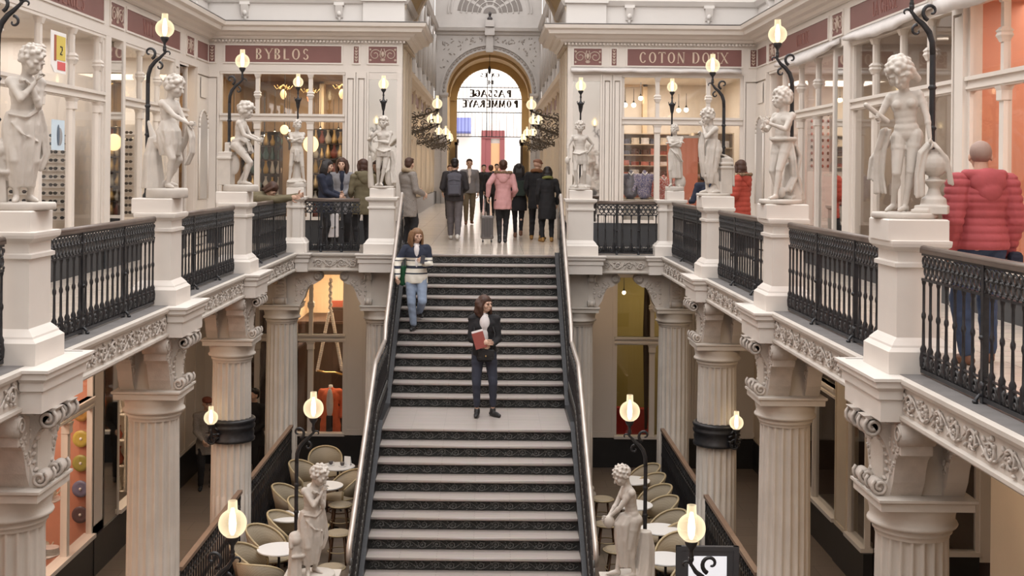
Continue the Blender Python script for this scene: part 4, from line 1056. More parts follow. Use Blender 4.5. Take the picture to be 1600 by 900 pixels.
# ------------------------------------------------------------------ figure modelling
V3 = Vector
class Blob:
    """overlapping closed solids fused into one continuous skin"""
    def __init__(s): s.m = MB()
    def cap(s, a, b, ra, rb, n=10):
        a = V3(a); b = V3(b); d = b-a; L = d.length
        if L < 1e-6: s.m.ell(a, ra); return s
        d.normalize(); up = V3((0, 0, 1)) if abs(d.z) < .9 else V3((1, 0, 0)); u = (up-d*up.dot(d)).normalized(); w = d.cross(u); rings = []
        for t, q in ((-1, .05), (-.8, .6), (-.45, .89), (0, 1)): rings.append((a+d*ra*t, ra*q))
        for t, q in ((0, 1), (.45, .89), (.8, .6), (1, .05)): rings.append((b+d*rb*t, rb*q))
        s.m.loft([[c+(u*math.cos(2*PI*k/n)+w*math.sin(2*PI*k/n))*r for k in range(n)] for c, r in rings]); return s
    def chain(s, pts, rs):
        for i in range(len(pts)-1): s.cap(pts[i], pts[i+1], rs[i], rs[i+1])
        return s
    def ell(s, c, r, R=None): s.m.ell(c, r, 14, 10, R); return s
    def loft(s, rings): s.m.loft(rings); return s
    def fuse(s, vox, smooth=3, disp=None):
        me = bpy.data.meshes.new('t'); me.from_pydata([tuple(p) for p in s.m.v], [], s.m.f); me.update()
        o = bpy.data.objects.new('t', me); COL.objects.link(o)
        r = o.modifiers.new('r', 'REMESH'); r.mode = 'VOXEL'; r.voxel_size = vox
        if smooth: q = o.modifiers.new('s', 'SMOOTH'); q.factor = .5; q.iterations = smooth
        dg = bpy.context.evaluated_depsgraph_get(); ev = o.evaluated_get(dg); m2 = ev.to_mesh()
        nv = len(m2.vertices); co = np.empty(nv*3, np.float32); m2.vertices.foreach_get('co', co); co = co.reshape(-1, 3)
        if disp is not None:
            no = np.empty(nv*3, np.float32); m2.vertex_normals.foreach_get('vector', no); co = disp(co.astype(float), no.reshape(-1, 3).astype(float))
        F_ = [tuple(p.vertices) for p in m2.polygons]; ev.to_mesh_clear()
        bpy.data.objects.remove(o); bpy.data.meshes.remove(me)
        return [tuple(map(float, c)) for c in co], F_
def mesh_from(parts, name, mt, parent=None, **k):
    m = MB()
    for P in parts:
        if isinstance(P, MB): m.add(P.v, P.f, True)
        else: m.add(P[0], P[1], True)
    return m.build(name, mt, parent, **k)
def ik(a, c, l1, l2, hint):
    a = V3(a); c = V3(c); d = c-a; L = d.length
    if L > (l1+l2)*.995: d = d.normalized()*(l1+l2)*.995; c = a+d; L = d.length
    x = (l1*l1-l2*l2+L*L)/(2*L); h = math.sqrt(max(0, l1*l1-x*x)); dn = d/L
    p = V3(hint)-dn*V3(hint).dot(dn)
    if p.length < 1e-5: p = V3((1, 0, 0))
    return a+dn*x+p.normalized()*h, c
def joints(h, P):
    """P: pose in units of body height. The body faces -Y; 'L' is at +X (picture right when facing the viewer)."""
    k = lambda v: V3(v)*h
    g = P.get; hs = g('head', 1.0); kid = g('kid', 0)
    hip = k(g('hip', (0, 0, .515)))
    lean = k(g('lean', (0, 0, 0)))
    tw = g('twist', 0); Rt = Matrix.Rotation(tw, 3, 'Z'); sw = g('shw', .108); hw = g('hpw', .052)
    J = {'pel': hip, 'waist': hip+V3((lean.x*.35, lean.y*.3, .10*h)), 'chest': hip+V3((lean.x*.8, lean.y*.75, .215*h+lean.z*.7)), 'neck': hip+V3((lean.x, lean.y, .305*h+lean.z))}
    tilt = g('tilt', 0)
    for s, n in ((-1, 'R'), (1, 'L')):
        J['sh'+n] = J['neck']+Rt @ V3((s*sw*h, .008*h, (-.030+s*tilt)*h))
        J['hp'+n] = hip+V3((s*hw*h, 0, -.005*h+s*g('hiptilt', 0)*h))
        ft = k(g('foot'+n, (s*.06, 0, .043))); kh = g('knee'+n, (s*.2, -1, 0))
        J['kn'+n], J['an'+n] = ik(J['hp'+n], ft, .245*h, .235*h, kh)
        td = V3(g('toe'+n, (s*.35, -1, 0))).normalized(); J['td'+n] = td
        hd = g('hand'+n, None)
        if hd is None: hd = (s*.17, -.03, .47)
        J['el'+n], J['wr'+n] = ik(J['sh'+n], k(hd), .165*h, .150*h, g('elb'+n, (s*.4, .8, -.4)))
        fd = J['wr'+n]-J['el'+n]; J['hd'+n] = V3(g('hdir'+n, fd)).normalized()
        J['hn'+n] = V3(g('hnrm'+n, (-s, 0, 0)))
    hy, hp_, hr = g('hyaw', 0), g('hpitch', 0), g('hroll', 0)
    J['HR'] = Matrix.Rotation(hy, 3, 'Z') @ Matrix.Rotation(hr, 3, 'Y') @ Matrix.Rotation(hp_, 3, 'X')   # +pitch looks down
    J['hs'] = (h*.132*hs)/.225
    J['hc'] = J['neck']+V3((0, -.008*h, .035*h))+J['HR'] @ V3((0, -.012, .095))*J['hs']
    J['h'] = h; return J
def head(b, J, r=1.0, statue=False, female=True):
    c, R, q = J['hc'], J['HR'], J['hs']
    def e(p, rr, rot=None): b.ell(c+R @ (V3(p)*q), tuple(v*q for v in rr), R if rot is None else R @ rot)
    e((0, .012, .028), (.073, .092, .082)); e((0, -.022, -.028), (.058, .066, .072)); e((0, -.048, -.070), (.034, .034, .028))
    for s in (-1, 1):
        e((s*.036, -.058, -.022), (.026, .026, .026)); e((s*.030, -.078, .018), (.026, .014, .010))
        e((s*.073, .008, -.012), (.010, .018, .028))
    def cp(a, d, ra, rb): b.cap(c+R @ (V3(a)*q), c+R @ (V3(d)*q), ra*q, rb*q)
    cp((0, -.082, .008), (0, -.104, -.024), .0075, .0125)
    cp((-.018, -.084, -.050), (.018, -.084, -.050), .0075, .0075); cp((-.014, -.082, -.062), (.014, -.082, -.062), .008, .008)
    nb = J['neck']+V3((0, .0, -.02*J['h'])); b.cap(nb, c+R @ (V3((0, .018, -.05))*q), .036*J['h'] if not female else .031*J['h'], .045*q)
def hand(J, n, curl=.5, grip=None, sc=1.0):
    """palm, four fingers with two bends and a thumb, appended at the wrist"""
    m = MB(); h = J['h']*sc; d = J['hd'+n]; w = J['wr'+n]; nn = J['hn'+n]; nn = nn-d*nn.dot(d)
    if nn.length < 1e-4: nn = V3((0, 0, 1)).cross(d)
    nn.normalize(); side = d.cross(nn); s = 1 if n == 'L' else -1
    b = MB(); pc = w+d*.026*h
    M = Matrix((side, nn, d)).transposed()
    m.ell(pc, (.0235*h, .0105*h, .031*h), 8, 6, M)
    for i, (o, l) in enumerate(((-.0165, .042), (-.0055, .047), (.0055, .044), (.0165, .035))):
        a = w+d*.048*h+side*o*h; c1 = curl*(.9+.12*i)
        d1 = (d*math.cos(c1*.7)+nn*math.sin(c1*.7)); p1 = a+d1*l*.5*h; d2 = (d*math.cos(c1*1.7)+nn*math.sin(c1*1.7)); p2 = p1+d2*l*.5*h
        m.tube([a, p1, p2], [.0056*h, .0051*h, .0040*h], 6)
    t0 = w+d*.014*h+side*(-.020)*h*1; t1 = t0+(d*.55-side*.75+nn*.25).normalized()*.026*h; t2 = t1+(d*.85-side*.2+nn*.5).normalized()*.022*h
    m.tube([t0, t1, t2], [.0075*h, .0062*h, .0045*h], 6)
    return m
def nude(J, fem=True, kid=False, head_on=True, slim=1.0, bust=True):
    b = Blob(); h = J['h']; c = h*slim
    if head_on: head(b, J, female=fem or kid)
    up = (J['neck']-J['waist']).normalized()
    shd = (J['shL']-J['shR']).normalized(); fw = up.cross(shd)*-1
    fw = shd.cross(up); 
    if fw.y > 0: fw = -fw
    T = Matrix((shd, -fw, up)).transposed()
    b.ell(J['chest'], (.096*c, .064*c, .095*c), T); b.ell(J['waist'].lerp(J['chest'], .5), (.080*c, .056*c, .085*c), T)
    b.ell(J['waist'], (.074*c if fem else .078*c, .054*c, .07*c), T)
    hpd = (J['hpL']-J['hpR']).normalized()
    b.ell(J['pel']+V3((0, .004*h, .015*h)), (.096*c if fem else .086*c, .062*c, .062*c)); b.ell(J['pel'].lerp(J['waist'], .5), (.086*c, .058*c, .06*c))
    b.cap(J['shR']+V3((0, 0, -.006*h)), J['shL']+V3((0, 0, -.006*h)), .032*c, .032*c); b.cap(J['neck']-up*.03*h, J['neck']+up*.02*h, .045*c, .030*c)
    for n, s in (('R', -1), ('L', 1)):
        b.ell(J['sh'+n]+V3((0, 0, -.010*h)), .036*c)
        b.cap(J['sh'+n], J['el'+n], .030*c, .0225*c); b.ell(J['sh'+n].lerp(J['el'+n], .4), .029*c); b.cap(J['el'+n], J['wr'+n], .0235*c, .0145*c); b.ell(J['el'+n].lerp(J['wr'+n], .28), .0245*c)
        b.cap(J['hp'+n], J['kn'+n], .056*c, .034*c); b.ell(J['hp'+n].lerp(J['kn'+n], .3), .052*c); b.ell(J['kn'+n], .0345*c)
        sh = (J['an'+n]-J['kn'+n]); b.cap(J['kn'+n], J['an'+n], .031*c, .0195*c)
        td = J['td'+n]; bk = -td
        b.ell(J['kn'+n].lerp(J['an'+n], .3)+bk*.010*h, (.030*c, .030*c, .06*c))
        b.ell(J['hp'+n]+V3((0, .028*h, .01*h)), .047*c)
        a = J['an'+n]; b.cap(a+V3((0, 0, -.012*h))+bk*.012*h, a+td*.06*h+V3((0, 0, -.024*h)), .022*c, .019*c); b.cap(a+td*.06*h+V3((0, 0, -.024*h)), a+td*.092*h+V3((0, 0, -.030*h)), .018*c, .011*c)
        b.ell(a+bk*.016*h+V3((0, 0, -.024*h)), .019*c)
        if fem and not kid and bust: b.ell(J['chest']+fw*.050*h+shd*s*.045*h+up*.0*h, (.034*c, .028*c, .032*c))
        elif not kid and bust: b.ell(J['chest']+fw*.034*h+shd*s*.045*h+up*.018*h, (.046*c, .032*c, .038*c))
    if kid: b.ell(J['waist']+fw*.022*h-up*.01*h, (.068*c, .05*c, .062*c))
    return b
def ringz(cx, cy, z, rx, ry, n=44, folds=0, amp=0, ph=0, tw=0, sharp=1):
    out = []
    for i in range(n):
        a = 2*PI*i/n; f = 1+1.5*amp*(math.sin(folds*a+ph+tw*z*9)+.45*math.sin((folds*2+1)*a+ph*2-tw*z*5))
        out.append(V3((cx+rx*f*math.cos(a), cy+ry*f*math.sin(a), z)))
    return out
def drape(b, rows, folds=9, amp=.10, tw=.6):
    """rows = [(cx, cy, z, rx, ry)] top to bottom"""
    rings = []; n = len(rows)
    for k in range(n-1):
        for j in range(4):
            t = j/4; r0, r1 = rows[k], rows[k+1]; r = [r0[q]+(r1[q]-r0[q])*t for q in range(5)]
            rings.append(ringz(r[0], r[1], r[2], r[3], r[4], 54, folds, amp*min(1, (k+t)*.6+.25), k*.5, tw))
    r = rows[-1]; rings.append(ringz(*r, 54, folds, amp, (n-1)*.5, tw)); b.loft(rings[::-1])
def swag(b, pts, w, k=4, seed=0, r=.012):
    """a bundle of parallel cloth folds running along pts"""
    R_ = random.Random(seed); P = [V3(p) for p in pts]; k = k+1; w = w*1.18; r = r*.80
    for i in range(k):
        o = V3(((i-(k-1)/2)*w/k, (R_.random()-.5)*w*.4, (R_.random()-.5)*w*.25)); q = [p+o*(1 if j < len(P)*.6 else 1.25) for j, p in enumerate(P)]
        b.chain(q, [r*(1+.3*math.sin(j*2+i)) for j in range(len(q))])
def curls(b, J, seed=0, n=46, r=.018, low=-.05, long=0, back=.9):
    R_ = random.Random(seed); c, R, q = J['hc'], J['HR'], J['hs']
    for i in range(n):
        z = 1-2*(i+.5)/n; a = i*2.39996; rr = math.sqrt(1-z*z); p = V3((rr*math.cos(a)*.079, rr*math.sin(a)*.094+.012, z*.088+.03))
        if p.z < low: continue
        if p.y < -.05 and p.z < .052: continue
        b.ell(c+R @ (p*q), tuple(v*q*(.8+.5*R_.random()) for v in (r, r, r*.9)))
    for s in (-1, 1):
        for j in range(4 if long else 2):
            p = V3((s*(.074+.004*j), .02+.012*j, .0-.026*j)); b.ell(c+R @ (p*q), (r*1.1*q, r*1.2*q, r*1.1*q))
    b.ell(c+R @ (V3((0, .075, .0))*q), (.062*q, .042*q, .06*q))
def base_disc(rx, ry, th, rock=True):
    m = MB(); P = [(rx*.97, 0), (rx, .01), (rx, th*.75), (rx*.97, th)]
    vs = []; n = 28
    return m.loft([[V3((r*math.cos(2*PI*k/n), r/rx*ry*math.sin(2*PI*k/n), z)) for k in range(n)] for r, z in P])
def statue(label, x, y, z, h, rz, pose, extra=None, base=(.25, .22, .05), fem=True, kid=False, hair=dict(), vox=.0085, group='stone statues', slim=1.03):
    t = thing('statue', label, 'statue', (x, y, z), rz, group)
    J = joints(h, pose); b = nude(J, fem, kid, slim=1.06 if kid else slim); curls(b, J, **hair)
    for v in range(1): pass
    off = V3((0, 0, base[2]-.006))
    if extra: extra(b, J, h)
    Vv, Ff = b.fuse(vox, 2)
    parts = [(Vv, Ff), hand(J, 'L', pose.get('curlL', .7)), hand(J, 'R', pose.get('curlR', .7))]
    m = MB()
    for P in parts:
        if isinstance(P, MB): m.add([V3(p)+off for p in P.v], P.f, True)
        else: m.add([V3(p)+off for p in P[0]], P[1], True)
    m.build('figure', STATUE, t); base_disc(*base).build('base', STATUE, t)
    return t, J
def block(b, x0, x1, y0, y1, z0, z1): b.m.box(x0, x1, y0, y1, z0, z1)
ZP = 1.176; SYY = -.02
# --- arms folded to the chin, draped from the waist, head bowed to the right
PA = dict(head=1.46, hip=(-.015, 0, .515), lean=(.02, -.035, -.01), shw=.092, handL=(.015, -.12, .755), handR=(.05, -.115, .775), elbL=(.25, .1, -1), elbR=(-.25, -.5, -1), hdirL=(-.7, -.2, .6), hdirR=(.3, -.1, .9),
          hyaw=.55, hpitch=.50, hroll=.06, footL=(.05, .04, .043), footR=(-.045, -.02, .043), kneeL=(.4, -1, 0), curlL=1.2, curlR=1.2)
def ex_herm(b, J, h):
    p = J['pel']; drape(b, [(p.x, p.y, .585*h, .094*h, .074*h), (p.x, p.y, .50*h, .113*h, .088*h), (p.x, p.y-.005, .36*h, .112*h, .088*h), (p.x+.0, p.y, .20*h, .098*h, .08*h), (p.x, p.y+.01, .10*h, .082*h, .07*h)], 8, .06, .8)
    swag(b, [J['pel']+V3((-.08, -.06, .05))*h, J['pel']+V3((.02, -.095, .03))*h, J['pel']+V3((.10, -.05, .09))*h], .03, 3, 1, .010)
    swag(b, [J['pel']+V3((.10, -.02, .08))*h, J['pel']+V3((.135, 0, -.05))*h, J['pel']+V3((.15, .01, -.2))*h, J['pel']+V3((.11, .01, -.30))*h], .06, 4, 2, .016)
    swag(b, [J['pel']+V3((-.07, -.07, .0))*h, J['pel']+V3((0, -.11, -.08))*h, J['pel']+V3((.09, -.06, -.12))*h], .02, 2, 3, .008)
    # herm bust on a tapering post
    X = -.155*h; b.ell((X, .02, .36*h), (.062*h, .055*h, .05*h)); b.ell((X-.01, -.01, .335*h), (.05*h, .045*h, .05*h)); b.cap((X-.05*h, 0, .35*h), (X-.055*h, -.02, .28*h), .022*h, .02*h); b.cap((X+.05*h, 0, .35*h), (X+.05*h, -.03, .28*h), .022*h, .02*h)
    drape(b, [(X, .02, .34*h, .05*h, .045*h), (X, .02, .25*h, .052*h, .05*h), (X, .02, .0, .066*h, .06*h)], 7, .05, .1); b.cap((X-.05*h, -.045*h, .20*h), (X+.05*h, -.05*h, .195*h), .016*h, .016*h)
statue('statue of a draped woman, arms folded to her chin, at the left picture edge', XL-.17, PY[1]-.0, ZP, 1.22, .55, PA, ex_herm, (.25, .20, .06))
statue('statue of a draped woman with folded arms, left foot of the stairs', AX-1.77, 13.6, -3.06, 1.23, .55, PA, ex_herm, (.27, .22, .05))
# --- child carrying drapery, facing right, horn and trunk behind
PB = dict(head=1.52, kid=1, hip=(0, 0, .50), lean=(.01, -.015, 0), shw=.095, hyaw=.25, hpitch=.32, handL=(.05, -.20, .56), handR=(-.01, -.24, .585), elbL=(.7, .3, -.8), elbR=(-.6, -.2, -1), hdirR=(.3, -1, 0), hdirL=(-.3, -1, .1), footR=(-.05, -.05, .043), footL=(.05, .04, .06), kneeR=(-.1, -1, 0), curlL=1.1, curlR=1.1)
def ex_bag(b, J, h):
    p = J['pel']; drape(b, [(p.x, p.y-.01, .60*h, .085*h, .066*h), (p.x, p.y-.02, .52*h, .112*h, .105*h), (p.x, p.y-.035, .40*h, .105*h, .105*h), (p.x, p.y-.03, .30*h, .085*h, .085*h)], 8, .07, .8)
    q = V3((.03, -.215, .57))*h; swag(b, [q, q+V3((0, -.035, -.10))*h, q+V3((0, -.03, -.24))*h, q+V3((0, .02, -.34))*h], .075, 5, 4, .02)
    swag(b, [V3((.05, -.20, .55))*h, V3((.09, -.13, .42))*h, V3((.08, -.03, .26))*h, V3((.05, .02, .12))*h], .05, 4, 6, .02)
    X = V3((0, .19, 0))*h; drape(b, [(0, .16*h, .46*h, .05*h, .045*h), (0, .17*h, .33*h, .065*h, .065*h), (0, .17*h, .30*h, .075*h, .075*h), (0, .16*h, .0, .10*h, .10*h)], 6, .05, .2)
    b.chain([V3((0, .08, .40))*h, V3((0, .16, .46))*h, V3((0, .20, .56))*h, V3((0, .235, .64))*h], [.05*h, .035*h, .02*h, .01*h]); b.ell(V3((.0, .07, .42))*h, (.06*h, .085*h, .016*h))
statue('statue of a child gathering drapery, in front of the narrow mirror panel on the left', XL-.14, PY[2]+.0, ZP, 1.24, 1.15, PB, ex_bag, (.23, .23, .11), kid=True, hair=dict(r=.026, n=40, seed=2))
# --- child leaning back on a block, seen in profile
PC = dict(head=1.50, kid=1, hip=(0, .03, .46), lean=(0, -.04, 0), shw=.09, hyaw=.1, hpitch=.35, handL=(.04, -.20, .55), handR=(-.04, -.20, .53), elbL=(.7, .4, -1), elbR=(-.5, .4, -1), hdirL=(0, -1, -.2), hdirR=(0, -1, -.1), footR=(-.04, -.06, .043), footL=(.04, .02, .043), kneeR=(0, -1, .25), kneeL=(0, -1, .2), toeL=(.1, -1, 0), toeR=(-.1, -1, 0), curlL=.9, curlR=.9)
def ex_block(b, J, h):
    block(b, -.09*h, .09*h, .10*h, .25*h, 0, .30*h); block(b, -.105*h, .105*h, .085*h, .265*h, .30*h, .325*h); block(b, -.095*h, .095*h, .09*h, .26*h, .325*h, .345*h); block(b, -.09*h, .09*h, .08*h, .25*h, .345*h, .39*h); block(b, -.035*h, .035*h, .13*h, .19*h, .39*h, .50*h)
    p = J['pel']; swag(b, [p+V3((0, .06, .06))*h, p+V3((0, -.04, .075))*h, p+V3((0, -.09, .04))*h], .17, 7, 3, .022); swag(b, [p+V3((0, -.07, .08))*h, p+V3((.0, -.13, .02))*h, p+V3((0, -.15, -.07))*h], .10, 5, 5, .02)
    swag(b, [p+V3((0, .08, .0))*h, p+V3((0, .0, -.05))*h, p+V3((0, -.11, -.06))*h], .15, 5, 7, .018); b.ell(p+V3((0, .05, -.22))*h, (.03*h, .07*h, .12*h))
statue('statue of a child in profile leaning on a square block, under the BYBLOS sign', XL-.16, PY[3]+.0, ZP, 1.24, 1.45, PC, ex_block, (.2, .26, .10), kid=True, hair=dict(r=.03, n=36, seed=3))
# --- man with crossed arms, legs apart, loin cloth
PD = dict(head=1.32, hip=(0, 0, .52), shw=.102, handL=(-.065, -.105, .70), handR=(.065, -.115, .72), elbL=(.35, -.5, -1), elbR=(-.35, -.5, -1), hdirL=(-1, -.1, .3), hdirR=(1, -.1, .2), hyaw=.5, hpitch=.15, footL=(.12, .0, .043), footR=(-.11, -.02, .043), curlL=.6, curlR=.6)
def ex_loin(b, J, h):
    p = J['pel']; drape(b, [(p.x, p.y, .575*h, .09*h, .066*h), (p.x, p.y-.004, .53*h, .10*h, .078*h), (p.x, p.y-.006, .485*h, .098*h, .075*h)], 9, .05, .8)
    swag(b, [p+V3((0, -.075, .02))*h, p+V3((.01, -.085, -.08))*h, p+V3((0, -.075, -.17))*h], .07, 5, 1, .016)
    b.chain([V3((0, .06, .0))*h, V3((.0, .06, .22))*h, V3((0, .05, .40))*h], [.085*h, .06*h, .04*h]); b.ell(V3((0, .05, .02))*h, (.16*h, .1*h, .06*h)); b.ell(V3((-.06, -.05, .01))*h, (.1*h, .08*h, .035*h))
statue('statue of a bare man with crossed arms and loin cloth, far left corner', -3.55, YB+.24, ZP, 1.12, .1, PD, ex_loin, (.18, .13, .09), fem=False, hair=dict(r=.02, n=40, seed=5))
pillar('low white plinth under the crossed-arms statue in the far left corner', -3.55, YB+.24, .15, .12, dx=0, px_=.17, py_=.14)
# --- statue left of the stair top
PE = dict(head=1.38, hip=(0.01, 0, .52), shw=.102, handL=(-.06, -.10, .665), handR=(-.15, -.14, .70), elbL=(.4, -.2, -1), elbR=(-.8, -.3, -.8), hdirL=(-1, -.2, .1), hdirR=(-.3, -.6, .8), hyaw=-.25, hpitch=.1, footL=(-.02, -.05, .043), footR=(-.07, .03, .043), kneeL=(.5, -1, 0), curlL=.8, curlR=.6)
def ex_shell(b, J, h):
    p = J['pel']; drape(b, [(p.x, p.y, .56*h, .098*h, .072*h), (p.x, p.y-.005, .50*h, .112*h, .088*h), (p.x, p.y-.005, .44*h, .105*h, .08*h)], 9, .06, .9)
    swag(b, [p+V3((-.09, -.06, .03))*h, p+V3((0, -.10, -.01))*h, p+V3((.10, -.05, .03))*h], .04, 4, 1, .013)
    swag(b, [p+V3((.11, .0, .0))*h, p+V3((.14, .02, -.15))*h, p+V3((.12, .02, -.3))*h, p+V3((.15, .0, -.46))*h], .07, 4, 2, .02)
    b.ell(V3((.11, .06, .12))*h, (.085*h, .05*h, .13*h)); b.ell(V3((-.15, -.15, .75))*h, (.035*h, .02*h, .05*h)); b.cap(V3((-.19, -.02, .42))*h, V3((-.17, .02, .0))*h, .03*h, .05*h)
statue('stone statue of a youth with one arm across his chest, left of the stair top', -1.98, YB+.22, ZP, 1.23, 0, PE, ex_shell, (.21, .18, .04), fem=False, hair=dict(r=.026, n=40, seed=6))
# --- statue right of the stair top
PF = dict(head=1.40, hip=(0, 0, .515), shw=.102, handR=(-.175, -.05, .50), handL=(.13, .02, .545), elbR=(-1, .3, 0), elbL=(1, .5, 0), hyaw=.1, hpitch=.12, footL=(.07, .0, .043), footR=(-.045, -.05, .043), kneeR=(-.4, -1, 0), curlL=.7, curlR=1.2)
def ex_kilt(b, J, h):
    p = J['pel']; drape(b, [(p.x, p.y, .565*h, .095*h, .070*h), (p.x, p.y-.005, .52*h, .108*h, .085*h), (p.x+.01, p.y-.005, .42*h, .118*h, .09*h), (p.x+.02, p.y, .36*h, .11*h, .085*h)], 10, .06, .7)
    swag(b, [p+V3((-.10, -.05, .02))*h, p+V3((0, -.10, .0))*h, p+V3((.10, -.06, .05))*h], .03, 3, 1, .014)
    b.ell(V3((-.19, -.06, .42))*h, (.04*h, .035*h, .06*h)); b.cap(V3((-.18, -.03, .36))*h, V3((-.16, .02, .22))*h, .03*h, .015*h)
    b.ell(V3((.10, .06, .10))*h, (.10*h, .07*h, .13*h)); b.ell(V3((.02, .04, .02))*h, (.17*h, .1*h, .045*h))
statue('statue of a man in a short kilt holding a pouch, right of the stair top', 1.60, YB+.22, ZP, 1.19, 0, PF, ex_kilt, (.2, .18, .04), fem=False, hair=dict(r=.022, n=48, seed=8))
# --- draped figure with crossed arms, far right corner
PG = dict(PD); PG.update(hyaw=-.55, hpitch=.2, footL=(.05, .03, .043), footR=(-.06, -.02, .043), kneeR=(-.5, -1, 0), shw=.105)
def ex_long(b, J, h):
    p = J['pel']; drape(b, [(p.x, p.y, .62*h, .09*h, .068*h), (p.x, p.y-.004, .52*h, .108*h, .085*h), (p.x+.02, p.y, .34*h, .10*h, .085*h), (p.x+.035, p.y, .14*h, .095*h, .08*h)], 9, .07, .9)
    swag(b, [p+V3((-.06, -.08, .1))*h, p+V3((.02, -.11, .02))*h, p+V3((.10, -.07, -.1))*h], .05, 4, 1, .012); b.ell(V3((.09, .03, .08))*h, (.09*h, .07*h, .12*h))
statue('slender stone statue with crossed arms and a long skirt, far right corner', 3.34, YB+.26, ZP, 1.12, -.15, PG, ex_long, (.17, .13, .08), hair=dict(r=.016, n=40, seed=9))
pillar('low white plinth under the crossed-arms statue in the far right corner', 3.34, YB+.26, .15, .12, px_=.17, py_=.14)
# --- pensive draped youth in profile facing left, leaning on a post
PH = dict(head=1.46, hip=(0, .01, .515), lean=(0, -.05, -.01), shw=.10, hyaw=.0, hpitch=.35, handL=(.02, -.16, .80), handR=(-.03, -.15, .70), elbL=(.5, .0, -1), elbR=(-.5, .0, -1), hdirL=(0, -.4, .9), hdirR=(.2, -.8, .6), footL=(.05, .05, .043), footR=(-.04, -.06, .043), kneeR=(0, -1, 0), curlL=1.1, curlR=1.0, toeL=(.1, -1, 0), toeR=(-.1, -1, 0))
def ex_pens(b, J, h):
    p = J['pel']; drape(b, [(p.x, p.y-.02, .64*h, .08*h, .075*h), (p.x, p.y-.03, .54*h, .10*h, .11*h), (p.x, p.y-.06, .36*h, .09*h, .09*h), (p.x, p.y-.06, .20*h, .08*h, .08*h), (p.x, p.y-.06, .12*h, .06*h, .06*h)], 8, .07, .7)
    swag(b, [V3((0, -.15, .72))*h, V3((0, -.17, .55))*h, V3((0, -.16, .38))*h, V3((0, -.12, .2))*h], .08, 5, 3, .018)
    block(b, -.085*h, .085*h, .06*h, .21*h, 0, .30*h); block(b, -.10*h, .10*h, .045*h, .225*h, .30*h, .325*h); block(b, -.095*h, .095*h, .05*h, .22*h, .345*h, .37*h); block(b, -.08*h, .08*h, .07*h, .20*h, .32*h, .43*h)
    swag(b, [V3((0, .07, .47))*h, V3((0, .14, .45))*h, V3((0, .22, .41))*h, V3((0, .235, .30))*h, V3((0, .24, .1))*h], .13, 5, 8, .02); b.chain([V3((0, -.02, .02))*h, V3((0, .02, .12))*h, V3((0, .05, .22))*h], [.05*h, .03*h, .015*h])
statue('statue of a pensive draped youth in profile, hand at chin, leaning on a post', XR+.16, PY[3]+.0, ZP, 1.22, -1.25, PH, ex_pens, (.2, .26, .04), kid=False, fem=False, hair=dict(r=.024, n=44, seed=11))
# --- boy with curls, drapery on the hips, head in profile to the left
PI_ = dict(head=1.52, kid=0, hip=(0, .02, .51), lean=(0, .01, 0), shw=.10, hyaw=-.35, hpitch=.02, handL=(.0, -.16, .70), handR=(-.06, -.17, .66), elbL=(.5, .0, -1), elbR=(-.6, .1, -1), hdirL=(-.2, -.8, .5), hdirR=(.2, -1, .2), footL=(.03, -.10, .043), footR=(-.04, .02, .043), kneeL=(.0, -1, .3), curlL=.8, curlR=.8, toeL=(.2, -1, 0), toeR=(-.5, -1, 0))
def ex_boy(b, J, h):
    p = J['pel']; swag(b, [p+V3((-.09, -.03, .055))*h, p+V3((-.02, -.085, .045))*h, p+V3((.08, -.06, .05))*h, p+V3((.10, .03, .05))*h], .055, 3, 1, .024); swag(b, [p+V3((-.09, .0, .03))*h, p+V3((-.02, .08, .03))*h, p+V3((.07, .06, .04))*h], .05, 3, 1, .024)
    swag(b, [p+V3((.06, .07, .0))*h, p+V3((.06, .13, -.10))*h, p+V3((.05, .10, -.26))*h, p+V3((.05, .16, -.44))*h], .10, 5, 4, .026)
    swag(b, [p+V3((.08, .02, .0))*h, p+V3((.11, .02, -.14))*h, p+V3((.09, .06, -.30))*h, p+V3((.06, .02, -.42))*h], .07, 4, 9, .02)
    b.chain([V3((0, .17, 0))*h, V3((0, .16, .16))*h, V3((0, .13, .30))*h], [.11*h, .09*h, .05*h]); b.ell(V3((.02, .0, .07))*h, (.03*h, .035*h, .05*h)); block(b, -.09*h, .09*h, .06*h, .25*h, 0, .035*h); block(b, -.08*h, .08*h, .09*h, .24*h, .035*h, .07*h)
statue('statue of a curly haired boy with hip drapery, facing left on the right gallery', XR+.16, PY[2]-.02, ZP, 1.21, -.95, PI_, ex_boy, (.23, .25, .05), fem=False, hair=dict(r=.024, n=60, seed=12))
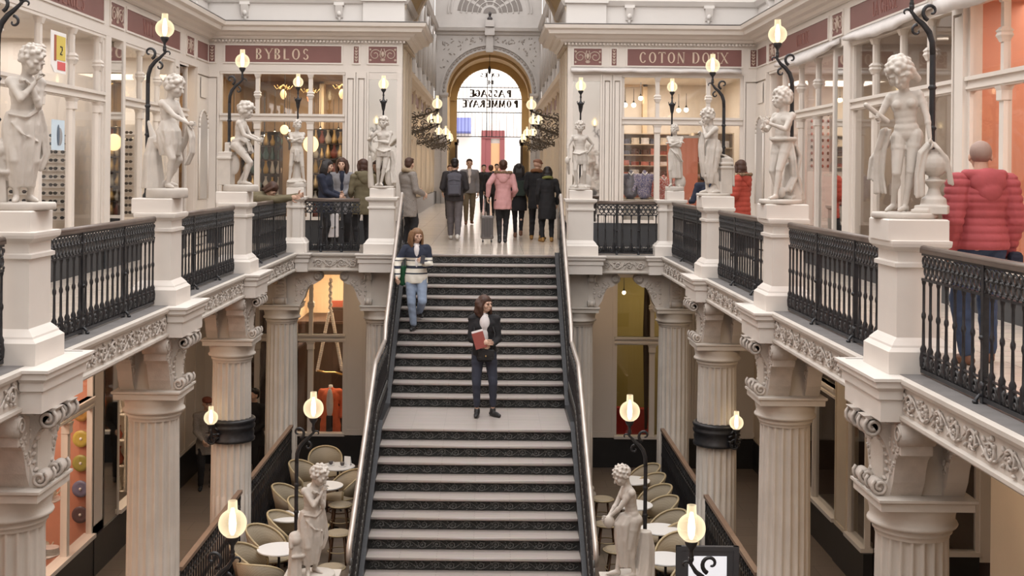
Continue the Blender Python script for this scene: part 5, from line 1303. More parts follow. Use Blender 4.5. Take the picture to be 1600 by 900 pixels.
# --- nude woman with scroll and globe
PJ = dict(head=1.62, hip=(.012, 0, .52), lean=(-.018, -.02, -.005), shw=.092, tilt=.010, hiptilt=.008, hyaw=-.25, hpitch=.50, hroll=-.12, handL=(.165, -.06, .49), elbL=(1, .3, 0), hdirL=(.3, -.3, -.8), handR=(-.135, -.17, .625), elbR=(-.6, .6, -.9), hdirR=(-.6, -.7, .25), footL=(.005, -.01, .043), footR=(-.075, .05, .06), kneeR=(.15, -1, 0), toeR=(-.5, -1, -.2), toeL=(-.4, -1, 0), curlR=1.2, curlL=.6)
def ex_globe(b, J, h):
    b.ell(V3((.185, .0, .335))*h, .092*h); 
    pts = [V3((.185+.096*math.cos(a), .0-.04*math.sin(a), .335+.096*math.sin(a)*.9))*h for a in np.linspace(0, 2*PI, 14)]; b.chain(pts, [.008*h]*14)
    b.chain([V3((.185, 0, .24))*h, V3((.185, 0, .22))*h], [.03*h, .055*h]); b.loft([ringz(.185*h, 0, z*h, r*h, r*h, 24) for z, r in ((.05, .085), (.10, .08), (.12, .05), (.17, .032), (.20, .055), (.215, .075), (.225, .075))])
    block(b, .07*h, .28*h, -.09*h, .09*h, 0, .055*h); block(b, .05*h, .16*h, -.10*h, .05*h, 0, .03*h)
    swag(b, [V3((.165, -.065, .46))*h, V3((.12, -.08, .40))*h, V3((.095, -.075, .25))*h, V3((.10, -.07, .12))*h], .05, 4, 2, .018); swag(b, [V3((.18, -.05, .47))*h, V3((.22, -.07, .43))*h, V3((.27, -.05, .36))*h, V3((.29, .0, .2))*h], .03, 2, 3, .012)
    swag(b, [V3((-.115, -.06, .56))*h, V3((-.155, -.03, .42))*h, V3((-.165, -.01, .26))*h, V3((-.155, .0, .14))*h], .065, 6, 4, .017); swag(b, [V3((-.10, .04, .50))*h, V3((-.20, .03, .36))*h, V3((-.215, .03, .22))*h], .05, 4, 5, .018)
    b.cap(V3((-.155, -.19, .655))*h, V3((-.225, -.24, .715))*h, .018*h, .018*h); b.cap(V3((-.155, -.19, .655))*h, V3((-.10, -.15, .61))*h, .018*h, .02*h)
statue('statue of a nude woman holding a scroll, one hand on a globe', XR+.165, PY[1]+.02, ZP, 1.17, -.42, PJ, ex_globe, (.25, .22, .045), hair=dict(r=.026, n=64, seed=14, long=1), slim=.95, vox=.0075)
# --- lower right: nude in profile to the left, cloth over the thighs, lyre at her side
PK = dict(head=1.42, hip=(0, .02, .515), lean=(0, -.05, -.01), shw=.095, hyaw=.05, hpitch=.55, handL=(.0, -.20, .535), handR=(-.02, -.21, .52), elbL=(.5, .5, -1), elbR=(-.5, .4, -1), hdirL=(0, -.8, -.7), hdirR=(0, -1, -.4), footL=(.03, .03, .043), footR=(-.03, -.11, .05), kneeR=(-.1, -1, .2), toeL=(.1, -1, 0), toeR=(-.1, -1, 0), curlL=.9, curlR=1)
def ex_lyre(b, J, h):
    p = J['pel']; drape(b, [(0, p.y-.03, .56*h, .08*h, .09*h), (0, p.y-.06, .48*h, .095*h, .12*h), (0, p.y-.07, .34*h, .085*h, .105*h), (0, p.y-.065, .20*h, .07*h, .085*h), (0, p.y-.07, .09*h, .055*h, .07*h)], 7, .06, .8)
    b.ell(V3((0, -.20, .50))*h, (.04*h, .05*h, .06*h)); X = V3((.0, .14, 0))*h
    b.chain([X+V3((0, -.05, .26))*h, X+V3((0, -.075, .33))*h, X+V3((0, -.03, .40))*h, X+V3((0, .03, .39))*h, X+V3((0, .055, .30))*h, X+V3((0, .02, .22))*h], [.018*h]*6); b.ell(X+V3((0, 0, .32))*h, (.03*h, .05*h, .09*h))
    drape(b, [(0, .14*h, .40*h, .055*h, .055*h), (0, .15*h, .26*h, .065*h, .08*h), (0, .13*h, .0, .08*h, .10*h)], 7, .05, .3)
statue('statue of a bowed woman in profile, right foot of the stairs', AX+1.79, 13.6, -3.06, 1.25, -1.35, PK, ex_lyre, (.26, .28, .06), hair=dict(r=.014, n=50, seed=16))
for s, l in ((-1, 'left'), (1, 'right')):
    t = thing('stair_pedestal', f'tall stone pedestal under the statue at the {l} foot of the stairs', 'pedestal', (AX+s*1.78, 13.62, 0))
    MB().sq(0, 0, .27, .25, [(.06, ZL), (.06, ZL+.2), (0, ZL+.24), (0, -3.16), (.03, -3.12), (.04, -3.06)]).build('shaft', STONE, t)
    goose_lamp(f'globe lamp on a tall black post at the {l} foot of the stairs', AX+s*1.98, 13.80, -3.06, -s, -1.20, .185, 'globe lamps by the stairs', .115, .022)
    t = thing('stair_pedestal', f'near stone pedestal under the large globe lamp at the lower {l}', 'pedestal', (AX+s*1.92, 9.3, 0)); MB().sq(0, 0, .27, .25, [(.06, ZL), (0, ZL+.24), (0, -3.16), (.04, -3.06)]).build('shaft', STONE, t)
    goose_lamp(f'large foreground globe lamp on a scrolled iron post at the bottom {l}', AX+s*1.92, 9.3, -3.06, -s, -1.20, .165, 'globe lamps by the stairs', .108, .022)
# ------------------------------------------------------------------ people
SKIN = mat('skin', (.60, .38, .28), .55, var=(6, .06)); EYEM = mat('eye dark', (.03, .02, .015), .3)
def cloth(name, rgb, r=.85, v=.12, s=9): return plain(name, rgb, r, var=(s, v), bump=(30, .12))
BLACKC = cloth('black cloth', (34, 33, 36)); NAVY = cloth('navy cloth', (38, 42, 58)); DENIM = cloth('dark denim', (56, 59, 72)); LDENIM = cloth('light denim', (134, 148, 170)); GREYT = cloth('grey trousers', (104, 98, 100))
KHAKI = cloth('khaki', (112, 100, 82)); OLIVE = cloth('olive', (104, 95, 74)); PINKC = cloth('pink parka', (196, 146, 146)); TWEED = cloth('grey tweed', (138, 130, 124), v=.3, s=60); GREYC = cloth('grey coat', (128, 126, 130)); RUST = cloth('red parka', (168, 70, 56)); REDJ = cloth('red puffer', (172, 82, 86)); DGREY = cloth('charcoal jacket', (58, 54, 56))
DGREEN = cloth('dark green', (48, 58, 52)); WHITEC = cloth('white blouse', (226, 220, 220)); FUR = plain('fur trim', (150, 122, 96), .95, var=(80, .5), bump=(120, .8)); GREENB = cloth('green bag', (40, 92, 62)); PACK = cloth('slate backpack', (92, 91, 100)); JEANS = cloth('blue jeans', (58, 72, 98))
HBRN = plain('brown hair', (74, 48, 36), .6, var=(40, .4)); HDK = plain('dark hair', (36, 28, 27), .55, var=(40, .4)); HLB = plain('light brown hair', (132, 98, 70), .6, var=(40, .35)); HAUB = plain('auburn hair', (86, 52, 38), .55, var=(40, .4)); HGRY = plain('grey stubble', (150, 126, 116), .7)
LEATH = mat('black leather', (.02, .02, .022), .35); TAN = plain('tan leather', (150, 112, 60), .6); SNK = plain('white sneaker', (214, 210, 206), .6); BRNL = plain('brown leather', (112, 78, 60), .6)
def fwd(J):
    up = (J['neck']-J['waist']).normalized(); sd = (J['shL']-J['shR']).normalized(); f = sd.cross(up)
    return (-f if f.y > 0 else f), sd, up
def top_mesh(J, hem, rx, ry, infl=1.0, sl=1.0, vox=.012, folds=.02, cuff=1.0, quilt=0, collar=True, sleeve_len=1.0):
    h = J['h']; b = Blob(); f, sd, up = fwd(J); T = Matrix((sd, -f, up)).transposed(); c = h*infl
    b.ell(J['chest'], (.108*c, .075*c, .10*h), T); b.ell(J['waist'].lerp(J['chest'], .45), (.094*c, .070*c, .10*h), T)
    b.cap(J['shR'], J['shL'], .040*c, .040*c); b.cap(J['neck']-up*.03*h, J['neck']-up*.0*h, .05*c, .040*h)
    p = J['pel']; w = J['waist']; dz = (w.z-hem*h)
    rows = []
    for i in range(7):
        t = i/6; z = w.z+.02*h-(dz+.02*h)*t; k = min(1, t*1.5); cx = w.x+(p.x-w.x)*min(1, t*2.2); cy = w.y+(p.y-w.y)*min(1, t*2.2)
        rows.append(ringz(cx, cy, z, (.088*c)*(1-k)+rx*h*k, (.068*c)*(1-k)+ry*h*k, 40, 7, folds*t, 1+i*.3))
    b.loft(rows[::-1])
    for n in ('L', 'R'):
        e, s_, wr = J['el'+n], J['sh'+n], J['el'+n].lerp(J['wr'+n], .93*sleeve_len)
        b.cap(s_, e, .036*c*sl, .031*c*sl); b.cap(e, wr, .031*c*sl, .025*c*sl*cuff); b.ell(e, .031*c*sl)
    disp = None
    if quilt:
        def disp(co, no):
            zq = co[:, 2]/quilt; a = np.abs(np.sin(np.pi*zq))**.6; co = co+no*((a-.6)*.012)[:, None]; return co
    else:
        def disp(co, no):
            a = np.sin(co[:, 2]*38+co[:, 0]*17)*np.sin(co[:, 0]*29-co[:, 2]*11+co[:, 1]*23); return co+no*(a*.004)[:, None]
    return b.fuse(vox, 2, disp)
def legs_mesh(J, th=1.0, kn=1.0, an=1.0, cut=.92, vox=.012, skirt=None):
    h = J['h']; b = Blob(); b.ell(J['pel']+V3((0, .004*h, .02*h)), (.090*h, .064*h, .060*h))
    for n in ('L', 'R'):
        hp, kk, a = J['hp'+n], J['kn'+n], J['kn'+n].lerp(J['an'+n], cut)
        b.cap(hp, kk, .058*h*th, .042*h*kn); b.cap(kk, a, .041*h*kn, .030*h*an); b.ell(hp.lerp(kk, .3), .056*h*th); b.ell(kk.lerp(a, .3)-J['td'+n]*.006*h, .038*h*kn); b.ell(hp+V3((0, .018*h, .0)), .045*h)
    if skirt: b.loft(skirt)
    def disp(co, no):
        a = np.sin(co[:, 2]*55+co[:, 0]*20)*np.sin(co[:, 1]*40+co[:, 2]*13); return co+no*(a*.003)[:, None]
    return b.fuse(vox, 2, disp)
def shoe(J, n, boot=0, flat=True):
    h = J['h']; a = J['an'+n]; td = J['td'+n]; b = Blob(); z0 = a.z-.043*h
    hl = a-td*.018*h; hl = V3((hl.x, hl.y, z0+.020*h)); toe = a+td*.085*h; toe = V3((toe.x, toe.y, z0+.016*h)); mid = a+td*.045*h; mid = V3((mid.x, mid.y, z0+.020*h))
    b.cap(hl, mid, .022*h, .0235*h, 10); b.cap(mid, toe, .0235*h, .0165*h, 10); b.cap(V3((a.x, a.y, z0+.03*h)), V3((a.x, a.y, z0+(.05+boot)*h)), .025*h, .026*h)
    return b.fuse(.008, 1, lambda co, no: np.column_stack((co[:, 0], co[:, 1], np.maximum(co[:, 2], z0+.002))))
def hair_mesh(J, style, seed=0):
    c, R, q = J['hc'], J['HR'], J['hs']; b = Blob(); R_ = random.Random(seed)
    def e(p, r): b.ell(c+R @ (V3(p)*q), tuple(v*q for v in r), R)
    def ch(ps, r): b.chain([c+R @ (V3(p)*q) for p in ps], [v*q for v in r])
    if style in ('short', 'crop'):
        k = 1 if style == 'short' else .97
        e((0, .024, .044), (.081*k, .094*k, .078*k)); e((0, .062, -.005), (.068*k, .050*k, .068*k)); e((0, -.045, .090), (.058, .038, .026))
    elif style == 'bob':
        e((0, .020, .046), (.088, .100, .084)); e((0, .055, -.02), (.086, .064, .085))
        for s in (-1, 1): ch([(s*.066, -.015, .07), (s*.084, -.005, .0), (s*.080, .01, -.075)], (.024, .028, .026))
        ch([(-.05, .07, -.085), (.05, .07, -.085)], (.036, .036))
    elif style in ('long', 'wavy', 'straight'):
        e((0, .018, .046), (.085, .098, .082)); e((0, .055, -.02), (.080, .055, .085))
        L = .26 if style != 'wavy' else .24
        for s in (-1, 1):
            for j in range(4):
                w = .010 if style == 'wavy' else .003; ps = []
                for i in range(6):
                    t = i/5; ps.append((s*(.066+.020*math.sin(t*2.6)+.006*j)+w*math.sin(i*2+j), -.020+.026*j+.015*t, .065-L*t*(1-.06*j)))
                ch(ps, (.018, .024, .026, .026, .024, .014))
        for j in range(5):
            x = -.05+.025*j; ch([(x, .07, .03), (x*1.2, .09, -.08), (x*1.25, .085, -L+.02*(j % 2))], (.03, .032, .02))
    elif style == 'bun':
        e((0, .018, .046), (.084, .096, .082)); e((0, .045, -.01), (.076, .055, .07)); e((0, .10, .03), (.045, .04, .045))
    elif style == 'cap':
        e((0, .010, .070), (.087, .100, .052)); e((0, .0, .045), (.088, .102, .03)); ch([(-.05, -.085, .045), (.05, -.085, .045)], (.02, .02)); e((0, -.10, .045), (.06, .045, .010))
    elif style == 'beanie': e((0, .015, .05), (.09, .102, .085)); e((0, .012, .02), (.092, .104, .03))
    elif style == 'bald': e((0, .020, .025), (.0765, .0905, .0835))
    return b.fuse(max(.006, .009*q), 1)
def person(label, x, y, z, h, rz, pose, top, legs, shoes, hair, vox=.013, fem=True, shirt=None, scarf=None, coll=None, group=None, hood=None):
    t = thing('person', label, 'person', (x, y, z), rz, group); pose = dict(pose); pose['head'] = pose.get('head', 1.0)*1.06; J = joints(h, pose)
    b = nude(J, fem, slim=.80, bust=False); body = b.fuse(vox*.8, 2)
    mesh_from([body, hand(J, 'L', pose.get('curlL', .6), sc=1.12), hand(J, 'R', pose.get('curlR', .6), sc=1.12)], 'body', SKIN, t)
    m = MB()
    for s in (-1, 1):
        m.ell(J['hc']+J['HR'] @ (V3((s*.030, -.0865, .000))*J['hs']), tuple(v*J['hs'] for v in (.0125, .006, .0065)), 8, 6, J['HR'])
        m.tube([J['hc']+J['HR'] @ (V3((s*(.016+.015*i), -.092+.006*i, .021+.003*math.sin(i*1.5)))*J['hs']) for i in range(3)], .0035*J['hs'], 5)
    m.build('eyes', EYEM, t)
    tm = dict(top); mt = tm.pop('mat'); nm = tm.pop('name', 'coat'); mesh_from([top_mesh(J, vox=vox, **tm)], nm, mt, t)
    lm = dict(legs); lt = lm.pop('mat'); ln = lm.pop('name', 'trousers'); mesh_from([legs_mesh(J, vox=vox, **lm)], ln, lt, t)
    sm = dict(shoes); st = sm.pop('mat')
    for n in ('L', 'R'): mesh_from([shoe(J, n, **sm)], 'shoe', st, t)
    if hair[0]: mesh_from([hair_mesh(J, hair[0])], 'hat' if hair[0] in ('cap', 'beanie') else 'hair', hair[1], t)
    f, sd, up = fwd(J); T = Matrix((sd, -f, up)).transposed()
    if shirt:
        b = Blob(); H = J['h']
        w0 = shirt.get('w', .026); b.ell(J['chest']+f*.052*H+up*.03*H, (w0*H, .030*H, .075*H), T); b.ell(J['waist'].lerp(J['chest'], .45)+f*.048*H, (w0*.8*H, .030*H, .10*H), T); b.cap(J['neck']+f*.01*H-up*.025*H, J['neck']+f*.012*H-up*.005*H, .047*H, .036*H)
        mesh_from([b.fuse(.009, 2)], 'shirt', shirt['mat'], t)
    if coll:                                        # collar, scarf or hood round the neck
        m = MB(); H = J['h']; pts = [J['neck']+sd*math.cos(a)*.058*H+f*math.sin(a)*.052*H+up*(.012-.018*math.sin(a))*H for a in np.linspace(0, 2*PI, 17)[:-1]]
        m.tube(pts, coll.get('r', .022)*H, 8, closed=True)
        m.build(coll.get('name', 'collar'), coll['mat'], t)
    if hood:
        b = Blob(); H = J['h']; bk = -f; b.ell(J['neck']+bk*.055*H-up*.02*H, (.085*H, .040*H, .062*H), T); b.ell(J['neck']+bk*.07*H-up*.06*H, (.055*H, .03*H, .05*H), T)
        b.chain([J['neck']+sd*math.cos(a)*.082*H+bk*(.02+.04*math.sin(a))*H+up*(.012+.0*math.sin(a))*H for a in np.linspace(-.5, PI+.5, 12)], [.024*H]*12)
        o = mesh_from([b.fuse(.012, 2)], 'hood', hood['mat'], t)
        if hood.get('trim'):
            m = MB(); R_ = random.Random(1)
            for a in np.linspace(-.5, PI+.5, 26):
                p = J['neck']+sd*math.cos(a)*.095*H+bk*(.03+.055*math.sin(a))*H+up*.02*H
                for k in range(4): m.ell(p+V3([(R_.random()-.5)*.03 for _ in range(3)]), (.022, .022, .022), 6, 4)
            m.build('fur_trim', hood['trim'], o)
    Wm = Matrix.Translation((x, y, z)) @ Matrix.Rotation(rz, 4, 'Z')
    return t, J, Wm
def bag(Wm, p, w, h, d, mt, label, cat='handbag', name='handbag', rot=0, strap=None, flap=True):
    """soft box-shaped bag at body-frame point p"""
    t = thing(name, label, cat, Wm @ V3(p), rot); b = Blob(); 
    for sx in (-1, 1):
        for sz in (-1, 1): b.cap((sx*(w/2-d*.5), 0, sz*(h/2-d*.5)), (sx*(w/2-d*.5), 0, sz*(h/2-d*.5)+.001), d*.5, d*.5)
    b.m.box(-w/2+d*.25, w/2-d*.25, -d*.42, d*.42, -h/2+d*.1, h/2-d*.1); b.m.box(-w/2+d*.1, w/2-d*.1, -d*.42, d*.42, -h/2+d*.3, h/2-d*.3)
    mesh_from([b.fuse(.006, 4)], 'body', mt, t)
    if flap: m = MB(); m.loft([[V3((x_, -d*.5-.004*k, z_)) for x_, z_ in ((-w*.46, h*.4), (w*.46, h*.4), (w*.42, -h*.05), (0, -h*.16), (-w*.42, -h*.05))] for k in (0, 1, 2)], False); m.build('flap', mt, t)
    m = MB(); m.ell((0, -d*.5-.01, -h*.1), (.012, .006, .012), 8, 5); m.build('clasp', BRASS, t)
    if strap:
        iv = (Matrix.Translation(Wm @ V3(p)) @ Matrix.Rotation(rot, 4, 'Z')).inverted(); m = MB(); m.tube([iv @ (Wm @ V3(q)) for q in strap], .006, 6); m.build('strap', mt, t)
    return t
WALK = dict(footL=(.045, -.11, .05), footR=(-.045, .12, .06), kneeR=(0, -1, 0), kneeL=(0, -1, 0), toeL=(.1, -1, 0), toeR=(-.1, -1, 0))
CO = lambda m, hem=.46, rx=.108, ry=.082, **k: dict(mat=m, hem=hem, rx=rx, ry=ry, **k)
TR = lambda m, **k: dict(mat=m, **k)
SH = lambda m=LEATH, **k: dict(mat=m, **k)
# woman standing on the landing
t, J, Wm = person('woman in a black blazer and dark jeans standing on the stair landing looking right', -.085, 18.15, LAND[1], 1.82, .05,
    dict(handL=(.045, -.145, .595), handR=(-.03, -.15, .62), elbL=(.55, .6, -1), elbR=(-.55, .6, -1), hdirL=(-1, -.25, .05), hdirR=(.9, -.4, .1), hyaw=.75, hpitch=-.02, footL=(.075, -.01, .043), footR=(-.055, -.03, .043), toeL=(.7, -1, 0), toeR=(-.15, -1, 0), curlL=.35, curlR=.45, hip=(.0, 0, .517), shw=.096),
    CO(BLACKC, .455, .100, .078, name='blazer'), TR(DENIM, th=.92, kn=.9, an=.9, cut=.76), SH(), ('wavy', HBRN), vox=.010, shirt=dict(mat=WHITEC, w=.044))
o = thing('book', 'red book with white pages held by the woman on the landing', 'book', Wm @ V3((-.085, -.29, 1.165)), .25); o.rotation_euler = (-.25, -.25, .2)
MB().box(-.085, .085, -.018, .018, -.12, .12).build('cover', plain('red book', (136, 66, 58)), o); MB().box(-.080, .088, -.015, .015, -.10, .150).build('pages', WHITEC, o)
bag(Wm, (.02, -.24, .95), .25, .17, .08, LEATH, 'small black flap handbag hanging at the front of the woman on the landing', rot=-.1, strap=[(-.08, -.22, 1.02), (-.16, -.17, 1.18), (-.15, -.04, 1.40), (-.02, .06, 1.50), (.09, -.02, 1.46), (.15, -.16, 1.25), (.11, -.22, 1.02)])
# woman coming down by the left rail
STRIPE = ramp_z('striped cardigan', [(0, (.72, .68, .60)), (.86, (.75, .71, .64)), (.935, (.02, .025, .045)), (.955, (.72, .68, .60)), (1.03, (.02, .025, .045)), (1.075, (.72, .68, .60)), (1.15, (.02, .025, .045)), (1.165, (.72, .68, .60)), (1.205, (.02, .025, .045))], .9, 2, .5)
t, J, Wm = person('woman in a striped cardigan and light jeans coming down beside the left handrail', -1.24, 20.28, -RI*7, 1.72, .1,
    dict(handL=(.07, -.15, .655), handR=(-.185, -.10, .52), elbL=(.4, .5, -1), elbR=(-1, .5, -.1), hdirL=(-.5, -.6, .6), hdirR=(-.2, -.8, -.5), hyaw=.35, hpitch=.08, footL=(.035, .09, .155), footR=(-.02, -.03, .043), kneeL=(.1, -1, 0), curlR=1.0, curlL=1.0, shw=.102),
    CO(STRIPE, .455, .112, .085, infl=1.05, sl=1.15, name='cardigan'), TR(LDENIM, th=1.0, kn=1.05, an=1.15, cut=.88), SH(), ('long', HLB), vox=.010, shirt=dict(mat=WHITEC, w=.03))
o = thing('phone', 'dark phone in the hand of the woman in the striped cardigan', 'phone', Wm @ (J['wrL']+V3((-.03, -.075, .07))), .3); o.rotation_euler = (-.3, .2, .2)
MB().box(-.035, .035, -.005, .005, -.07, .07).build('case', LEATH, o); MB().box(-.031, .031, -.0065, -.005, -.062, .062).build('screen', mat('phone screen', (.02, .02, .03), .1), o)
bag(Wm, (-.17, .10, .90), .26, .34, .10, GREENB, 'green shoulder bag behind the woman in the striped cardigan', rot=.9, flap=False, strap=[(-.19, .06, 1.05), (-.20, .05, 1.25), (-.14, .05, 1.42), (-.15, .12, 1.25), (-.16, .14, 1.05)])
# corridor group
bk = PI
PB_ = dict(WALK); PB_.update(handL=(.10, -.13, .58), handR=(-.10, -.13, .58), elbL=(.5, .6, -1), elbR=(-.5, .6, -1), shw=.108)
t, J, Wm = person('man with a slate backpack, dark jacket and grey trousers walking into the corridor', -.80, 26.4, 0, 1.80, bk, PB_, CO(DGREY, .47, .112, .088, infl=1.08, sl=1.1, name='jacket'), TR(GREYT, kn=1.15, an=1.2, cut=.9), SH(SNK), ('short', HDK), fem=False)
o = thing('backpack', 'slate grey backpack on the back of the man in the corridor', 'backpack', Wm @ V3((0, .17, 1.22)), bk)
b = Blob(); b.ell((0, -.0, .0), (.155, .095, .26)); b.m.box(-.14, .14, -.07, .07, -.25, .16); b.cap((-.09, 0, .16), (.09, 0, .16), .075, .075); mesh_from([b.fuse(.012, 4)], 'body', PACK, o)
b = Blob(); b.m.box(-.115, .115, -.125, -.08, -.22, -.03); mesh_from([b.fuse(.01, 3)], 'front_pocket', PACK, o)
m = MB(); m.tube([(-.12, -.085, .06), (0, -.105, .09), (.12, -.085, .06)], .005, 5); m.build('zip', LEATH, o)
for s in (-1, 1): m = MB(); m.tube([(s*.10, .05, .24), (s*.12, .10, .26), (s*.13, .22, .20), (s*.14, .27, .05), (s*.15, .16, -.12)], .018, 6); m.build('strap', PACK, o)
o.rotation_euler = (0, 0, 0)
for c_ in kids(o): pass
PW = dict(WALK); PW.update(footL=(.05, .10, .05), footR=(-.05, -.08, .043), handL=(.13, -.02, .48), handR=(-.13, -.04, .48), elbL=(.3, .8, 0), elbR=(-.3, .8, 0))
person('man in an open grey jacket and khaki trousers walking out of the corridor', -.62, 34.0, .0, 1.86, .1, PW, CO(GREYC, .47, .11, .086, name='jacket'), TR(KHAKI, kn=1.05, cut=.9), SH(BRNL), ('short', HBRN), fem=False, shirt=dict(mat=WHITEC, w=.03), vox=.016)
person('person with grey hair partly hidden behind the backpack man', -.98, 33.0, .0, 1.74, .2, PW, CO(TWEED, .45, name='jacket'), TR(BLACKC), SH(), ('short', HLB), vox=.018, fem=False)
PP = dict(WALK); PP.update(footL=(.035, .02, .043), footR=(-.03, -.03, .043), handL=(.14, -.06, .52), handR=(-.14, .10, .53), elbR=(-.9, .6, -.2)); 
PP['handR'], PP['handL'] = (-.13, -.07, .53), (.12, -.06, .53)
PP.update(handR=(.0, 0, 0)); PP['handR'] = (-.12, -.10, .56); PP['elbR'] = (-.4, .6, -1); PP['handL'] = (.18, .10, .555); PP['elbL'] = (.3, .8, 0)
t, J, Wm = person('woman in a pink parka with a fur hood and black leggings walking away', .245, 25.5, 0, 1.76, bk, PP, CO(PINKC, .40, .108, .085, infl=1.03, sl=1.08, name='parka'), TR(BLACKC, th=.95, kn=.9, an=.85, cut=.96, name='leggings'), SH(boot=.03), ('bun', HBRN), hood=dict(mat=PINKC, trim=FUR))
sx, sy = -.08, 25.55
o = thing('suitcase', 'grey hard shell cabin suitcase wheeled beside the pink parka', 'suitcase', (sx, sy, 0), .05)
b = Blob()
for a_ in (-1, 1):
    for c_ in (.12, .52): b.cap((a_*.085, -.06, c_), (a_*.085, .06, c_), .055, .055)
b.m.box(-.125, .125, -.10, .10, .11, .53); b.m.box(-.09, .09, -.10, .10, .075, .565); mesh_from([b.fuse(.009, 3)], 'shell', plain('grey shell', (112, 106, 104), .4), o)
m = MB()
for k in range(-3, 4): m.box(k*.033-.006, k*.033+.006, -.118, -.108, .12, .52)
m.build('ribs', plain('dark ribs', (66, 62, 62), .4), o)
for a_ in (-.09, .09):
    for c_ in (-.08, .08): MB().lathe((0, 0, 0), [(.0, -.012), (.024, -.012), (.024, .012), (.0, .012)], 12).build('wheel', LEATH, o).location = (a_, c_, .03); kids(o)[-1].rotation_euler = (0, PI/2, 0)
m = MB(); m.tube([(-.05, .06, .55), (-.05, .06, .92), (.05, .06, .92), (.05, .06, .55)], .009, 6); m.build('pull_handle', plain('alu', (150, 150, 150), .3, metal=.9), o)
PD_ = dict(WALK); PD_.update(footL=(.04, -.03, .043), footR=(-.03, .11, .07))
t, J, Wm = person('woman in a black coat with a dark green bag, just behind the pink parka', .62, 27.6, 0, 1.70, bk, PD_, CO(BLACKC, .36, .115, .09, infl=1.05, name='coat'), TR(BLACKC, kn=.85, an=.8, cut=.9), SH(BRNL), ('long', HDK))
bag(Wm, (.0, .17, 1.12), .30, .36, .10, DGREEN, 'dark green rucksack on the woman behind the pink parka', 'rucksack', 'rucksack', rot=bk, flap=False)
person('man in a brown cap and black coat at the right of the corridor mouth', 1.0, 26.8, 0, 1.80, bk-.3, dict(handL=(.12, -.10, .52), handR=(-.13, -.08, .52), hyaw=-.3, hpitch=.1), CO(BLACKC, .38, .108, .09, infl=1.05), TR(BLACKC, cut=.93), SH(TAN), ('cap', plain('brown cap', (136, 96, 78))), fem=False, coll=dict(mat=cloth('brown scarf', (128, 88, 60)), r=.024, name='scarf'))
person('woman with short hair and long black coat right of the man in the cap', 1.20, 26.0, 0, 1.63, bk+.15, dict(handL=(.12, -.05, .50), handR=(-.14, -.05, .50), hyaw=-.2, hpitch=.25), CO(BLACKC, .30, .118, .10, infl=1.06), TR(BLACKC, cut=.9), SH(TAN), ('bob', HDK), coll=dict(mat=cloth('yellow green scarf', (120, 122, 70)), r=.02, name='scarf'))
person('man in a grey tweed overcoat left of the corridor mouth', -1.64, 24.0, 0, 1.78, -.9+PI, dict(handL=(.05, -.15, .60), handR=(-.10, -.14, .58), hyaw=.5, hpitch=.1), CO(TWEED, .33, .118, .10, infl=1.08, sl=1.12), TR(BLACKC), SH(), ('short', HBRN), fem=False, coll=dict(mat=cloth('beige scarf', (150, 132, 108)), r=.026, name='scarf'))
for i, (xx, yy, hh, mt, hr, l) in enumerate([(-.28, 44, 1.75, BLACKC, HDK, 'dark figure far down the corridor, left of centre'), (-.02, 40.5, 1.72, BLACKC, HBRN, 'dark figure far down the corridor beside the pink parka'), (.2, 47, 1.8, NAVY, HDK, 'dark figure in navy farthest down the corridor'), (.85, 38, 1.74, DGREY, HDK, 'dark figure far down the corridor at the right'), (-1.3, 38, 1.7, OLIVE, HBRN, 'figure in olive far down the corridor at the left')]):
    person(l, xx, yy, 0, hh, bk if i % 2 else .1, PW, CO(mt, .42), TR(BLACKC), SH(), ('short', hr), vox=.022, fem=False)
# three women behind the far left railing
person('woman in a dark hooded coat, left of the three behind the far left railing', -3.13, 22.95, 0, 1.72, 1.3, dict(handL=(.02, -.16, .60), handR=(-.04, -.17, .58), hyaw=.1, hpitch=.1), CO(NAVY, .40, .11, .09, infl=1.08), TR(BLACKC), SH(), ('long', HDK))
person('smiling woman in an open grey coat, middle of three at the far left railing', -2.93, 23.8, 0, 1.76, .15, dict(handL=(.02, -.15, .58), handR=(-.08, -.15, .56), hyaw=-.15), CO(GREYC, .36, .112, .09), TR(BLACKC), SH(), ('long', HBRN), shirt=dict(mat=NAVY, w=.03), vox=.012)
person('woman with a brown bob and olive parka seen from behind at the far left railing', -2.44, 23.1, 0, 1.73, bk+.4, dict(handL=(.10, -.12, .58), handR=(-.10, -.14, .58), hyaw=.2), CO(OLIVE, .38, .115, .09, infl=1.06), TR(BLACKC), SH(), ('bob', HBRN), hood=dict(mat=OLIVE))
bag(Matrix.Translation((-2.98, 22.95, 0)), (0, 0, .45), .22, .46, .08, WHITEC, 'white carrier bag hanging behind the far left railing', 'bag', 'carrier_bag', flap=False)
# person leaning over the left rail
person('person in an olive jacket bending over the left gallery railing near the corner', -4.12, 20.9, 0, 1.70, 1.25, dict(hip=(0, .13, .50), lean=(0, -.30, -.19), handL=(.09, -.50, .62), handR=(-.05, -.50, .60), elbL=(.5, 0, -1), elbR=(-.5, 0, -1), hpitch=.9, footL=(.05, .12, .043), footR=(-.05, .10, .043)), CO(OLIVE, .50, .108, .085, infl=1.08, sl=1.15, name='jacket'), TR(BLACKC), SH(), ('bob', HBRN))
